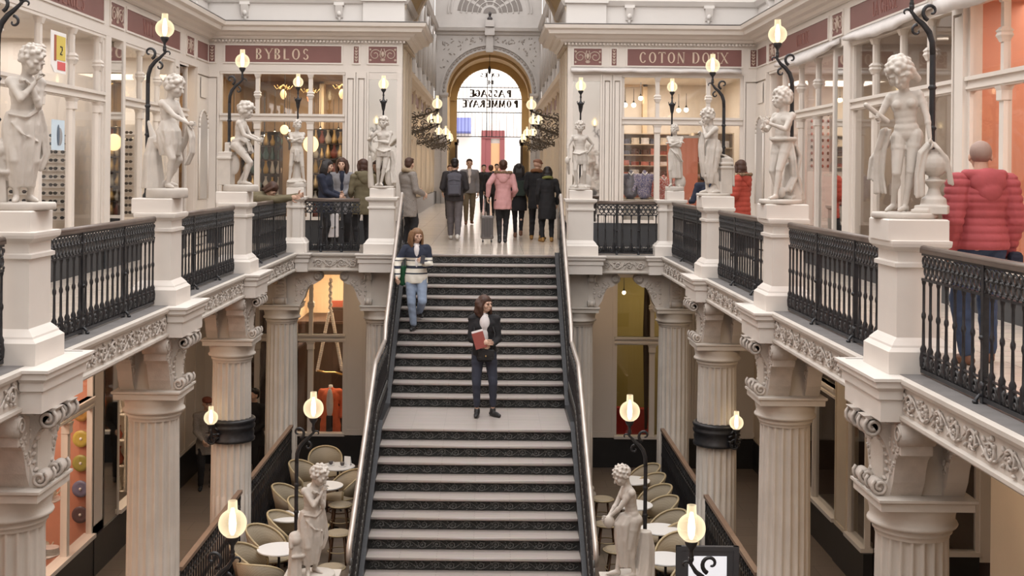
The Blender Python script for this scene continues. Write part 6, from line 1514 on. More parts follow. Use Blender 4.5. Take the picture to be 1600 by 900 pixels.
# right gallery
t, J, Wm = person('woman in a navy jacket with dark curly hair on the right gallery seen from behind', 3.72, 21.0, 0, 1.62, bk+.3, dict(handL=(.12, -.14, .62), handR=(-.10, -.16, .66), hyaw=-.3, hpitch=.15), CO(NAVY, .47, .112, .09, infl=1.06), TR(BLACKC), SH(), ('bob', HDK))
o = thing('leaflet', 'white paper held by the woman in the navy jacket', 'paper', (3.93, 20.75, 1.26), .4); MB().box(-.07, .07, -.002, .002, -.10, .10).build('sheet', WHITE, o)
person('person in a red parka with a fur collar on the right gallery', 4.55, 22.1, 0, 1.77, bk+.9, dict(handL=(.08, -.14, .58), handR=(-.08, -.14, .58), hyaw=-.7, hpitch=.1), CO(RUST, .40, .112, .09, infl=1.12, sl=1.2, quilt=.09, name='parka'), TR(BLACKC), SH(), ('bob', HBRN), hood=dict(mat=RUST, trim=FUR))
t, J, Wm = person('balding man in a red quilted puffer jacket and blue jeans at the right edge', 3.93, 9.75, 0, 1.83, bk+.12, dict(handL=(.14, -.02, .50), handR=(-.14, -.04, .49), elbL=(.4, .8, 0), elbR=(-.4, .8, 0), hyaw=-.35, hpitch=.12, shw=.115, footL=(.06, .0, .043), footR=(-.07, -.05, .043)), CO(REDJ, .505, .118, .098, infl=1.16, sl=1.28, quilt=.062, name='puffer_jacket'), TR(JEANS, th=1.05, kn=1.1, an=1.15, cut=.93), SH(BRNL), ('bald', HGRY), fem=False, vox=.009, hood=dict(mat=REDJ))
bag(Wm, (-.27, .04, .84), .12, .14, .09, NAVY, 'small navy pouch at the hip of the man in the red puffer jacket', 'pouch', 'pouch', rot=bk, flap=False)
# under the left gallery
person('person in a brown hat and grey coat in the left aisle behind the ringed column', -5.25, 22.6, ZL, 1.74, .5, dict(handL=(.05, -.15, .56), handR=(-.08, -.14, .55)), CO(TWEED, .38, .115, .095, infl=1.06), TR(BLACKC), SH(), ('cap', plain('rust cap', (110, 56, 40))), fem=False, vox=.016)
person('person in black with a pale bag standing behind the ringed left column', -4.48, 23.2, ZL, 1.80, -.6, dict(handL=(.10, -.12, .55), handR=(-.08, -.14, .55)), CO(BLACKC, .38, .12, .1, infl=1.1), TR(BLACKC), SH(), ('short', HDK), fem=False, vox=.016)
# ------------------------------------------------------------------ lower railings
def low_rail(label, x, y0, y1):
    t = thing('terrace_railing', label, 'railing', (x, y0, 0), 0, 'railings between the lower columns'); L0 = y1-y0
    m = MB(); m.box(-.035, .035, 0, L0, -3.13, -3.085); m.build('handrail', WOODR, t)
    m = MB(); m.box(-.012, .012, 0, L0, -3.16, -3.13); m.box(-.012, .012, 0, L0, -3.34, -3.325); m.box(-.012, .012, 0, L0, -4.06, -4.03); m.build('rails', IRON, t)
    MB().box(-.09, .09, 0, L0, ZL, -4.12).build('kerb', DADO, t)
    n = int(L0/.13)
    for i in range(n+1):
        o = bpy.data.objects.new('baluster', BAL_ME); COL.objects.link(o); o.parent = t; o.location = (0, .02+(L0-.04)*i/n, -4.20); o.scale = (1, 1, 1.42)
    g = MB()
    for i in range(int(L0/.11)):
        c = (i+.5)*.11; g.tube([(0, c+.04*math.cos(a), -3.24+.04*math.sin(a)) for a in np.linspace(0, 2*PI, 8)[:-1]], .008, 4, closed=True)
    g.build('lattice_band', IRONF, t)
WOODR = plain('worn wood rail', (128, 104, 88), .45, var=(6, .2))
for i, (a, b) in enumerate(zip(PY, PY[1:]+[YB+.3])):
    w = ['nearest', 'second', 'third', 'farthest'][i]
    low_rail(f'{w} lower terrace railing between the left columns', XL-.05, a+.36, b-.36); low_rail(f'{w} lower terrace railing between the right columns', XR+.03, a+.36, b-.36)

# ------------------------------------------------------------------ café furniture
def weave(name, c1, c2):
    m = bpy.data.materials.new(name); m.use_nodes = True; nt = m.node_tree; b = nt.nodes['Principled BSDF']; L = nt.links.new
    tc = nt.nodes.new('ShaderNodeTexCoord'); ck = nt.nodes.new('ShaderNodeTexChecker'); ck.inputs['Scale'].default_value = 70
    ck.inputs[1].default_value = (*c1, 1); ck.inputs[2].default_value = (*c2, 1); L(tc.outputs['Object'], ck.inputs[0]); L(ck.outputs[0], b.inputs['Base Color']); b.inputs['Roughness'].default_value = .6
    return m
WICK = weave('wicker weave', (.44, .36, .26), (.35, .285, .20)); RATT = plain('rattan cane', (186, 166, 130), .45); CANE = plain('dark cane', (96, 66, 44), .5)
def make_chair():
    t = thing('cafe_chair', 'x', 'chair')
    m = MB().lathe((0, 0, 0), [(.20, .425), (.235, .43), (.245, .445), (.235, .46), (.19, .468)], 24); m.build('seat', WICK, t)
    m = MB(); m.tube([(.243*math.cos(a), .243*math.sin(a), .447) for a in np.linspace(0, 2*PI, 25)[:-1]], .014, 6, closed=True); m.build('seat_rim', RATT, t)
    m = MB(); n = 22; top = []; ins = []; 
    for i in range(n+1):
        u = -1+2*i/n; a = PI/2+u*1.75; r = .245+.035*(1-abs(u)**2); zt = .84-.24*abs(u)**2.2; z0 = .46+.07*abs(u)**3
        ca, sa = math.cos(a), math.sin(a); lean = .05*(1-abs(u))
        top.append(((r+.02)*ca, (r+.02)*sa+lean, zt))
        ins.append([V3((r*ca*.93, r*sa*.93, z0)), V3((r*ca, r*sa+lean*.5, (z0+zt)/2)), V3(((r+.02)*ca, (r+.02)*sa+lean, zt)), V3(((r+.035)*ca, (r+.035)*sa+lean, zt)), V3(((r+.015)*ca, (r+.015)*sa+lean*.5, (z0+zt)/2)), V3((r*ca*.98, r*sa*.98, z0))])
    m.loft(ins); m.build('backrest', WICK, t)
    m = MB(); m.tube(top+[(top[-1][0], top[-1][1]-.01, .47)], .016, 6); m.tube([top[0], (top[0][0], top[0][1]-.01, .47)], .016, 6); m.build('back_rim', RATT, t)
    for sx in (-1, 1):
        for sy in (-1, 1):
            m = MB(); m.tube([(sx*.16, sy*.16, .44), (sx*.19, sy*.19, .2), (sx*.20, sy*.205, 0)], .014, 6); m.build('leg', CANE, t)
    m = MB(); m.tube([(.17*math.cos(a), .17*math.sin(a), .22) for a in np.linspace(0, 2*PI, 17)[:-1]], .009, 5, closed=True); m.build('stretcher', CANE, t)
    return t
def make_stool():
    t = thing('cafe_stool', 'x', 'stool')
    MB().lathe((0, 0, 0), [(.15, .42), (.175, .43), (.19, .45), (.18, .47), (.14, .478)], 22).build('seat', WICK, t)
    m = MB(); m.tube([(.188*math.cos(a), .188*math.sin(a), .45) for a in np.linspace(0, 2*PI, 21)[:-1]], .012, 6, closed=True); m.build('seat_rim', RATT, t)
    for k in range(4):
        a = PI/4+k*PI/2; m = MB(); m.tube([(.12*math.cos(a), .12*math.sin(a), .44), (.16*math.cos(a), .16*math.sin(a), .2), (.185*math.cos(a), .185*math.sin(a), 0)], .013, 6); m.build('leg', CANE, t)
    m = MB(); m.tube([(.16*math.cos(a), .16*math.sin(a), .19) for a in np.linspace(0, 2*PI, 17)[:-1]], .009, 5, closed=True); m.build('stretcher', RATT, t)
    return t
def make_table():
    t = thing('cafe_table', 'x', 'table')
    MB().lathe((0, 0, 0), [(.29, .715), (.30, .72), (.302, .732), (.298, .74)], 36).build('table_top', WHITE, t)
    MB().lathe((0, 0, 0), [(.018, .02), (.018, .70), (.06, .712)], 12).build('pedestal', IRON, t)
    m = MB(); m.lathe((0, 0, 0), [(.05, 0), (.04, .04), (.02, .07)], 12)
    for k in range(4): a = k*PI/2+.4; m.tube([(0, 0, .05), (.12*math.cos(a), .12*math.sin(a), .04), (.24*math.cos(a), .24*math.sin(a), .008)], [.02, .014, .012], 6)
    m.build('foot', IRON, t); return t
first = {}
def place(kind, make, p, rz, label, group):
    if kind not in first:
        t = make(); first[kind] = (capture(t), t); t.location = (p.x, p.y, ZL); t.rotation_euler = (0, 0, rz); t['label'] = label; t['group'] = group
        return t
    return dup(first[kind][0], (p.x, p.y, ZL), rz, label, group)
def chair_at(x, y, rz, label):
    p = px(x, y, z=ZL+.80); d = V3((math.sin(rz), -math.cos(rz), 0)); p = p+d*.28; p.x = min(max(p.x, XL+.40), XR-.48)
    o = place('c', make_chair, p, rz, label, 'wicker tub chairs of the café'); o.scale = (1.1, 1.1, 1.04); return o
def stool_at(x, y, label): return place('s', make_stool, px(x, y, z=ZL+.47), 0, label, 'wicker stools of the café')
def table_at(x, y, label): return place('t', make_table, px(x, y, z=ZL+.74), 0, label, 'white café tables')
table_at(528, 728, 'round white café table with cups and a card, farthest on the left terrace')
table_at(508, 758, 'round white café table right behind the head of the left stair statue')
table_at(452, 806, 'round white café table cut by the lamp post on the left terrace')
table_at(436, 857, 'round white café table beside the large left globe lamp')
chair_at(508, 705, .15, 'wicker chair facing the viewer behind the farthest left table')
chair_at(459, 727, 1.1, 'wicker chair in the far left of the terrace by the lamp scroll')
chair_at(428, 765, 1.35, 'wicker chair against the left terrace railing, third from the back')
chair_at(462, 785, 1.2, 'wicker chair behind the left lamp post')
chair_at(430, 808, 1.3, 'wicker chair left of the table cut by the lamp post')
chair_at(398, 830, 1.2, 'wicker chair right behind the large left globe lamp')
chair_at(368, 860, 1.5, 'wicker chair by the scroll of the large left globe lamp')
chair_at(396, 888, 2.9, 'wicker chair seen from behind at the bottom left of the terrace')
chair_at(556, 742, -1.1, 'wicker chair close to the left stair rail')
stool_at(532, 787, 'wicker stool right of the left stair statue, farthest of three'); stool_at(529, 831, 'wicker stool right of the left stair statue, middle of three'); stool_at(518, 885, 'wicker stool right of the left stair statue, nearest of three')
table_at(988, 750, 'round white café table farthest on the right terrace'); table_at(990, 788, 'round white café table behind the arm of the right stair statue')
table_at(1032, 826, 'round white café table right of the right lamp post'); table_at(1040, 872, 'round white café table left of the menu board')
for k, (x, y) in enumerate([(1049, 733), (1056, 748), (1064, 766), (1070, 784), (1066, 806)]):
    chair_at(x, y, -1.25, f"wicker chair in the row along the right terrace railing, {['farthest', 'second', 'third', 'fourth', 'fifth'][k]} from the viewer's far end" if False else f"wicker chair by the right terrace railing, {['farthest of the row', 'second of the row from the back', 'middle of the row', 'fourth of the row from the back', 'fifth of the row, beside the big globe'][k]}")
chair_at(1106, 826, -1.5, 'wicker chair behind the large right globe lamp'); chair_at(1119, 842, -.7, 'wicker chair just above the menu board'); chair_at(1160, 887, -1.0, 'wicker chair right of the menu board by the railing')
stool_at(941, 778, 'wicker stool beside the right stair rail, farthest of three'); stool_at(948, 817, 'wicker stool beside the right stair rail, middle of three'); stool_at(963, 857, 'wicker stool beside the right stair rail, nearest of three')
p = px(528, 728, z=ZL+.74)
for dx, dy, l in ((-.13, .05, 'left'), (.08, -.03, 'right')):
    t = thing('coffee_cup', f'dark coffee cup on its saucer, {l} on the farthest left table', 'cup', (p.x+dx, p.y+dy, p.z))
    MB().lathe((0, 0, 0), [(.03, 0), (.07, .008), (.072, .014)], 16).build('saucer', WHITE, t); MB().lathe((0, 0, 0), [(.022, .012), (.036, .04), (.04, .075), (.037, .075)], 14).build('bowl', plain('stoneware', (90, 84, 82), .4), t)
    m = MB(); m.tube([(.037, 0, .065), (.06, 0, .055), (.055, 0, .03), (.032, 0, .03)], .005, 5); m.build('handle', WHITE, t)
t = thing('menu_card', 'small white folded card standing on the farthest left table', 'card', (p.x+.17, p.y+.05, p.z), -.3)
MB().add([(-.06, -.03, 0), (.06, -.03, 0), (.05, 0, .16), (-.07, 0, .16), (-.06, .04, 0), (.06, .04, 0)], [(0, 1, 2, 3), (5, 4, 3, 2)]).build('card', WHITE, t)
for x, y, l in ((967, 748, 'farthest right table'), (985, 786, 'second right table, behind the statue arm')):
    q = px(x, y, z=ZL+.74); t = thing('bud_vase', f'small clear vase on the {l}', 'vase', q); MB().lathe((0, 0, 0), [(.025, 0), (.028, .05), (.012, .09), (.012, .13)], 12).build('body', plain('pale glass', (200, 196, 190), .1), t)
# menu board
q = px(1105, 880, D=14.0); t = thing('menu_board', 'dark framed menu board with a white sheet in front of the right terrace', 'board', (q.x, 14.0, ZL), .0)
zt = px(1105, 860, D=14.0).z-ZL
MB().box(-.33, .33, -.02, .02, zt-.62, zt+.02).box(-.36, .36, -.025, .025, zt, zt+.05).box(-.36, -.30, -.03, .03, zt-.65, zt+.05).box(.30, .36, -.03, .03, zt-.65, zt+.05).build('frame', plain('slate frame', (70, 70, 74), .5), t)
MB().box(-.22, .22, -.026, -.02, zt-.52, zt-.06).build('sheet', mat('lit sheet', (.82, .83, .88), .5, emit=((.9, .93, 1), .35)), t)
MB().lathe((0, 0, 0), [(.2, 0), (.2, .03), (.025, .05), (.025, zt-.6)], 16).build('stand', IRON, t)

# ------------------------------------------------------------------ goods in the shop windows
R_ = random.Random(21)
def rgb(*c): return tuple((v/255.)**2.2 for v in c)
PAL = [plain(f'goods {n}', c, .55) for n, c in (('cream', (226, 214, 194)), ('rust', (150, 74, 56)), ('slate', (86, 88, 104)), ('white', (236, 232, 228)), ('rose', (206, 130, 116)), ('umber', (88, 60, 46)), ('gold', (206, 160, 84)), ('teal', (84, 112, 108)))]
GOLDG = mat('gilt', (.75, .5, .2), .35, metal=.6)
def shelf(label, x0, x1, y, d, z0, z1, n, mt=WOODD, back=None, loc=None):
    t = thing('shelf_unit', label, 'shelf', (x0, y, z0)); w = x1-x0; H = z1-z0
    m = MB(); m.box(0, .03, 0, d, 0, H); m.box(w-.03, w, 0, d, 0, H); m.box(0, w, d-.02, d, 0, H); m.build('carcass', back or mt, t)
    zz = []
    for k in range(n+1):
        z = H*k/n; MB().box(0.03, w-.03, 0, d-.02, max(0, z-.02), z+.004 if z < .01 else z).build('shelf', mt, t); zz.append(z0+z)
    return zz
def shirt_stack(x, y, z, k, mt, label):
    t = thing('folded_shirts', label, 'shirts', (x, y, z), 0, 'folded shirts on the shelves'); m = MB()
    for j in range(k): m.sq(0, 0, .085, .11, [(-.006, j*.028+.001), (0, j*.028+.006), (0, j*.028+.022), (-.008, j*.028+.027)])
    m.box(-.035, .035, -.115, -.105, .0, k*.028-.004); m.build('stack', mt, t)
# right hand shop: shirts
zz = shelf('tall shirt shelf at the left in the COTON DOUX window', 2.75, 4.3, 26.3, .35, .5, 2.35, 8, plain('pale shelf', (206, 190, 166)))
for r, z in enumerate(zz[:-1]):
    for c in range(7): shirt_stack(2.90+c*.21, 26.45, z, R_.randint(3, 5), PAL[R_.choice([0, 1, 2, 3, 4, 5, 3, 4])], 'stack of folded shirts on the tall shelf in the COTON DOUX window')
zz = shelf('shirt shelf at the right in the COTON DOUX window', 4.25, 5.1, 25.6, .35, .5, 2.35, 6, plain('light shelf', (216, 200, 170)))
for r, z in enumerate(zz[:-1]):
    for c in range(3): shirt_stack(4.42+c*.25, 25.75, z, R_.randint(2, 5), PAL[R_.choice([0, 1, 3, 4, 0])], 'stack of folded shirts on the right shelf in the COTON DOUX window')
t = thing('wall_panel', 'salmon display panel standing behind the crossed-arms statue in the shirt shop', 'panel', (3.98, 25.35, .6)); MB().box(-.32, .32, 0, .03, 0, 1.65).build('board', plain('salmon', (232, 146, 118)), t); MB().box(-.34, .34, -.01, .0, 1.63, 1.68).build('rail', PAINT, t)
def bust(x, y, z, mt, label, h=.62):
    t = thing('shirt_form', label, 'mannequin', (x, y, z), 0); b = Blob(); b.ell((0, 0, h*.55), (.19, .11, h*.30)); b.ell((0, 0, h*.25), (.155, .10, h*.25)); b.cap((-.15, 0, h*.76), (.15, 0, h*.76), .06, .06); b.cap((0, 0, h*.78), (0, 0, h*.90), .055, .05)
    for s in (-1, 1): b.cap((s*.19, 0, h*.74), (s*.23, -.02, h*.30), .05, .04)
    mesh_from([b.fuse(.014, 2, lambda co, no: co+no*(np.sin(co[:, 0]*60)*np.sin(co[:, 2]*30)*.004)[:, None])], 'shirt', mt, t); m = MB(); m.tube([(-.05, -.05, h*.9), (0, -.085, h*.80), (.05, -.05, h*.9)], .014, 6); m.build('collar', WHITE, t); MB().lathe((0, 0, 0), [(.10, -.0), (.10, .012), (.015, .02), (.015, h*.1)], 12).build('stand', IRON, t)
def pat(name, c1, c2, s): 
    m = bpy.data.materials.new(name); m.use_nodes = True; nt = m.node_tree; b = nt.nodes['Principled BSDF']; L = nt.links.new
    tc = nt.nodes.new('ShaderNodeTexCoord'); v = nt.nodes.new('ShaderNodeTexVoronoi'); v.inputs['Scale'].default_value = s; L(tc.outputs['Object'], v.inputs['Vector']); r = nt.nodes.new('ShaderNodeValToRGB'); r.color_ramp.interpolation = 'CONSTANT'
    r.color_ramp.elements[0].color = (*rgb(*c1), 1); r.color_ramp.elements[1].color = (*rgb(*c2), 1); r.color_ramp.elements[1].position = .42; L(v.outputs['Distance'], r.inputs[0]); L(r.outputs[0], b.inputs['Base Color']); b.inputs['Roughness'].default_value = .8; return m
def riser_block(x, y, w, d, z, label, mt=SHW):
    t = thing('display_plinth', label, 'plinth', (x, y, .015)); MB().sq(0, 0, w/2, d/2, [(.0, 0), (0, z-.05), (.015, z-.04), (.015, z-.015)]).build('block', mt, t)
riser_block(3.0, 25.15, .75, .4, .95, 'pale display plinth behind the left pane of the shirt shop')
bust(2.88, 25.15, .95, PAL[2], 'form wearing a slate shirt in the shirt shop window'); bust(3.16, 25.1, .95, pat('blue print', (210, 200, 206), (110, 110, 150), 60), 'form wearing a patterned shirt in the shirt shop window')
riser_block(3.55, 25.05, .5, .35, .85, 'small pale plinth behind the middle pane of the shirt shop'); bust(3.55, 25.05, .85, pat('red print', (226, 200, 190), (190, 90, 80), 50), 'form wearing a red printed shirt in the shirt shop window')
riser_block(4.75, 25.1, .5, .3, .75, 'small pale plinth behind the right pane of the shirt shop'); bust(4.78, 25.1, .75, PAL[3], 'form wearing a white shirt in the shirt shop window')
def bulb(x, y, z, r=.05, label='', cat='lamp', drop=.3, mt=GLOWB, group='small warm bulbs in the shops', nm='pendant_lamp'):
    t = thing(nm, label, cat, (x, y, z), 0, group); MB().ell((0, 0, 0), r, 12, 8).build('bulb', mt, t); MB().lathe((0, 0, 0), [(.008, r), (.03, r*.9), (.008, r+.05), (.005, r+drop)], 8).build('cord', IRON, t)
for x, y, z in ((2.80, 25.6, 2.92), (2.98, 25.6, 2.92), (3.20, 26.2, 3.1), (4.02, 26.2, 2.85), (4.15, 26, 2.85)): bulb(x, y, z, .05, 'small round bulb hanging in the COTON DOUX shop')
# BYBLOS: gilt goods, lanterns
def vase(x, y, z, s, mt, label, group):
    t = thing('ornament_vase', label, 'ornament', (x, y, z), 0, group); k = R_.random()
    MB().lathe((0, 0, 0), [(.03*s, 0), (.05*s, .02*s), (.065*s*(.7+k*.5), .09*s), (.03*s, .17*s), (.022*s, .22*s), (.035*s, .26*s)], 10).build('body', mt, t)
DARKB = plain('dark back panel', (66, 50, 38))
zz = shelf('dark shelf of gilt ornaments at the left of the BYBLOS window', -5.35, -4.5, 25.9, .3, .5, 2.3, 6, DARKB)
for z in zz[:-1]:
    for c in range(6): vase(-5.25+c*.14, 26.02, z, .8+.4*R_.random(), R_.choice([GOLDG, PAL[0], PAL[6], PAL[7]]), 'small ornament on the left shelf of the BYBLOS window', 'ornaments on the left BYBLOS shelf')
zz = shelf('gilt filled shelf at the right of the BYBLOS window', -3.75, -2.95, 25.3, .3, .5, 2.35, 6, DARKB)
for z in zz[:-1]:
    for c in range(6): vase(-3.68+c*.13, 25.42, z, .8+.5*R_.random(), R_.choice([GOLDG, GOLDG, PAL[6], PAL[0], PAL[1]]), 'small gilt ornament on the right shelf of the BYBLOS window', 'ornaments on the right BYBLOS shelf')
for x, y, z, r, l in ((-3.72, 25.0, 2.02, .16, 'large round yellow paper lantern behind the post of the BYBLOS window'), (-5.33, 25.1, 2.05, .10, 'tall warm lamp at the left edge of the BYBLOS window'), (-4.30, 25.2, 2.32, .09, 'bright lamp behind the crossed-arms statue in the BYBLOS window')):
    t = thing('paper_lantern', l, 'lamp', (x, y, z)); MB().ell((0, 0, 0), (r, r, r*1.1), 16, 12).build('shade', mat('lantern glow', (1, .8, .45), .6, emit=((1, .74, .38), 1.1)), t); MB().lathe((0, 0, 0), [(.008, r), (.008, 3.48-z)], 6).build('cord', IRON, t)
for x, y, z, c in ((-3.85, 25.7, 3.02, (1, .35, .14)), (-4.45, 25.9, 3.1, (1, .66, .3)), (-3.20, 25.9, 3.12, (1, .6, .3))):
    t = thing('chandelier', 'glowing coloured glass chandelier behind the upper panes of the BYBLOS window', 'chandelier', (x, y, z), 0, 'chandeliers in the BYBLOS shop'); m = MB().lathe((0, 0, 0), [(.02, -.11), (.05, -.07), (.07, .0), (.05, .06), (.02, .1)], 14); m.build('shade', mat('chandelier glow', (*c,), .5, emit=(c, .8)), t)
    m = MB(); 
    for k in range(6): a = k*PI/3; m.tube([(0, 0, .2), (.14*math.cos(a), .14*math.sin(a), .1), (.2*math.cos(a), .2*math.sin(a), .18)], .008, 5)
    m.build('arms', BRASS, t)
for i in range(14): bulb(-5.2+.17*i, 26.4+.5*math.sin(i*2), 2.25+.12*math.sin(i*3), .022, 'small warm bulb in the BYBLOS shop', drop=.9)
t = thing('hanging_sign', 'dark cut-out letters hanging in the BYBLOS window', 'sign', (-4.45, 24.95, 1.9)); m = MB(); letters(m, 'BY', 0, 0, .28, 0, .8, .02, bold=1.5); m.build('letters', IRON, t)
# ceiling downlights
for k, (x, y) in enumerate([(WL-1.0, 14.4), (WL-1.2, 17.2), (WL-1, 20.4), (WR+1.2, 15.0), (WR+1.0, 17.3), (WR+1.0, 20.2), (WR+1, 22.2)]):
    t = thing('downlight', 'round ceiling spotlight inside a gallery shop', 'lamp', (x, y, 3.46), 0, 'ceiling spotlights'); MB().lathe((0, 0, 0), [(.06, -.03), (.08, -.03), (.08, .03)], 14).build('ring', PAINT, t); MB().lathe((0, 0, 0), [(.058, -.028), (.058, -.02)], 14).build('lens', GLOWB, t)
# optician on the left: racks of glasses
GL_ME = None
def glasses_rack(x, y, z0, rows, cols, rz, label, mt=SHW):
    global GL_ME
    t = thing('eyewear_rack', label, 'rack', (x, y, z0), rz); w = cols*.17+.06; MB().box(-w/2, w/2, 0, .03, -.05, rows*.125+.05).build('board', mt, t)
    m = MB()
    for r in range(rows): m.box(-w/2+.02, w/2-.02, -.05, 0, r*.125-.004, r*.125)
    m.build('rail', WHITE, t)
    Wm = Matrix.Translation((x, y, z0)) @ Matrix.Rotation(rz, 4, 'Z')
    for r in range(rows):
        for c in range(cols):
            p = Wm @ V3((-w/2+.03+.17*(c+.5), -.06, r*.125+.035))
            if GL_ME is None:
                g = MB()
                for s in (-1, 1):
                    g.tube([(s*.033+.026*math.cos(a), 0, .021*math.sin(a)) for a in np.linspace(0, 2*PI, 11)[:-1]], .005, 5, closed=True); g.ell((s*.033, .002, 0), (.024, .002, .019), 8, 4); g.tube([(s*.06, 0, .008), (s*.066, .05, .006)], .004, 4)
                g.bar((-.008, 0, .006), (.008, 0, .006), .004); o = g.build('eyeglasses', LEATH); GL_ME = o.data
            else: o = bpy.data.objects.new('eyeglasses', GL_ME); COL.objects.link(o)
            o.location = p; o.rotation_euler = (0, 0, rz); tag(o, 'pair of dark spectacles on a white display rack in the left gallery', 'glasses', 'spectacles on the racks')
glasses_rack(-6.72, 16.9, .75, 9, 4, .25, 'white rack of spectacles in the optician window nearest the viewer')
glasses_rack(-6.75, 18.5, .7, 11, 4, .2, 'second white rack of spectacles in the optician window')
glasses_rack(-6.5, 20.9, .7, 12, 4, .2, 'bright rack of spectacles right of the mirror panel')
t = thing('poster', 'white poster with yellow panel, red strip and a numeral, hanging at upper left', 'poster', (-5.73, 16.05, 3.02), PI/2)
q = MB(); P = [(-.28, -.18), (-.28, .27), (.27, .27), (.27, -.27), (-.16, -.27)]; q.prism(P, lambda a, b, c: (a, c, b), -.006, .006); q.build('card', WHITE, t)
MB().box(-.10, .24, -.010, -.007, -.10, .22).build('yellow_panel', plain('poster yellow', (206, 184, 92)), t); MB().box(-.18, -.10, -.010, -.007, -.12, .22).build('rust_strip', plain('poster rust', (160, 92, 70)), t); MB().box(-.06, .24, -.010, -.007, -.23, -.12).build('red_panel', plain('poster red', (206, 96, 96)), t)
m = MB(); 
for a0, b0, a1, b1 in ((.03, .11, .10, .11), (.10, .11, .10, .06), (.10, .06, .03, .01), (.03, .01, .11, .01)): m.bar((a0, -.013, b0-.03), (a1, -.013, b1-.03), .008, 4)
m.build('numeral', LEATH, t)
t = thing('poster', 'small blue and white portrait poster low in the left optician window', 'poster', (-5.73, 16.05, 1.93), PI/2)
MB().box(-.22, .24, -.006, .006, -.2, .2).build('card', plain('pale blue', (196, 212, 224)), t); m = MB(); m.ell((.06, -.007, -.02), (.10, .004, .12), 14, 8); m.build('portrait', plain('portrait', (150, 150, 152)), t); m = MB(); m.ell((.0, -.010, .0), (.05, .004, .14), 12, 8); m.build('shadow_half', plain('portrait dark', (92, 104, 118)), t)
# right gallery: boards of small goods
for k, (y, l) in enumerate([(21.7, 'farther'), (20.3, 'nearer')]):
    t = thing('sample_board', f'pale board with rows of small dark items in the right gallery window, {l}', 'board', (6.1, y, 1.55), -.15); MB().box(-.45, .45, 0, .03, 0, 1.1).build('board', PNW, t); 
    for i in range(9):
        for j in range(9): MB().ell((-.38+i*.095, -.012, .1+j*.115), (.022, .012, .03), 6, 4).build('sample', PAL[R_.choice([1, 4, 5])], t)
t = thing('display_counter', 'pale display counter low in the right gallery window', 'counter', (6.0, 19.9, .015)); MB().sq(0, 0, .35, .5, [(0, 0), (0, .9), (.03, .93), (.03, .97)]).build('cabinet', SHW, t)
t = thing('chandelier', 'silver ball lamp glowing inside the grey shop behind the nude statue', 'chandelier', (6.35, 14.8, 2.1)); MB().ell((0, 0, 0), (.14, .14, .06), 16, 8).build('bulb', GLOWB, t); m = MB(); 
for k in range(16): a = k*PI/8; m.ell((.2*math.cos(a), .2*math.sin(a), -.06+.05*math.sin(k*2)), .016, 6, 4)
m.tube([(0, 0, .05), (0, 0, 1.35)], .008, 5); m.build('frame', IRON, t)
for k, (y, z) in enumerate([(13.2, 2.25), (12.6, 1.5), (11.7, 2.8), (12.2, 3.0)]): bulb(6.4, y, z, .05, 'warm bulb hanging in the orange lit shop', drop=.5)
t = thing('ceiling_lamp', 'flat white ceiling lamp in the orange lit shop', 'lamp', (6.6, 11.9, 2.7)); MB().ell((0, 0, 0), (.35, .35, .03), 18, 6).build('disc', GLOWB, t); MB().lathe((0, 0, 0), [(.01, 0), (.01, .7)], 6).build('cord', IRON, t)
# lower left: plates on the orange wall and crockery
for k, (z, c) in enumerate([(-2.12, (176, 138, 78)), (-2.50, (196, 176, 88)), (-2.86, (160, 156, 84)), (-3.24, (120, 122, 152)), (-3.62, (96, 78, 84))]):
    t = thing('wall_plate', f"{['ochre', 'yellow', 'olive', 'blue grey', 'dark brown'][k]} plate hung on the orange wall at lower left", 'plate', (-6.02, 17.94, z)); m = MB(); M_ = Matrix.Rotation(PI/2, 4, 'X'); m.M = M_
    m.lathe((0, 0, 0), [(.125, 0), (.122, .012), (.075, .004), (.02, .006)], 28); m.build('dish', plain(f'plate glaze {k}', c, .3), t); MB().ell((0, -.012, 0), (.022, .008, .022), 10, 6).build('boss', WHITE, t)
def tcloth(x, y, w, d, z, label):
    t = thing('display_table', label, 'table', (x, y, ZL+.015)); MB().lathe((0, 0, 0), [(w, z-.03), (w+.01, z-.01), (w, z)], 28).build('table_top', WHITE, t); MB().lathe((0, 0, 0), [(.2, 0), (.05, .05), (.04, z-.03)], 14).build('leg', PAINT, t)
def tiers(x, y, zs, r, label):
    t = thing('cake_stand', label, 'stand', (x, y, ZL+.015)); MB().lathe((0, 0, 0), [(.16, 0), (.04, .04), (.025, .1), (.025, zs[-1])], 14).build('stem', PAINT, t)
    for z in zs: MB().lathe((0, 0, 0), [(r-.02, z-.02), (r, z-.008), (r, z)], 28).build('tier', WHITE, t)
TZ = [z_-ZL-.015 for z_ in (-3.85, -3.10, -2.66)]
tiers(-6.2, 16.85, TZ, .27, 'white three tiered display stand of crockery in the orange plate shop')
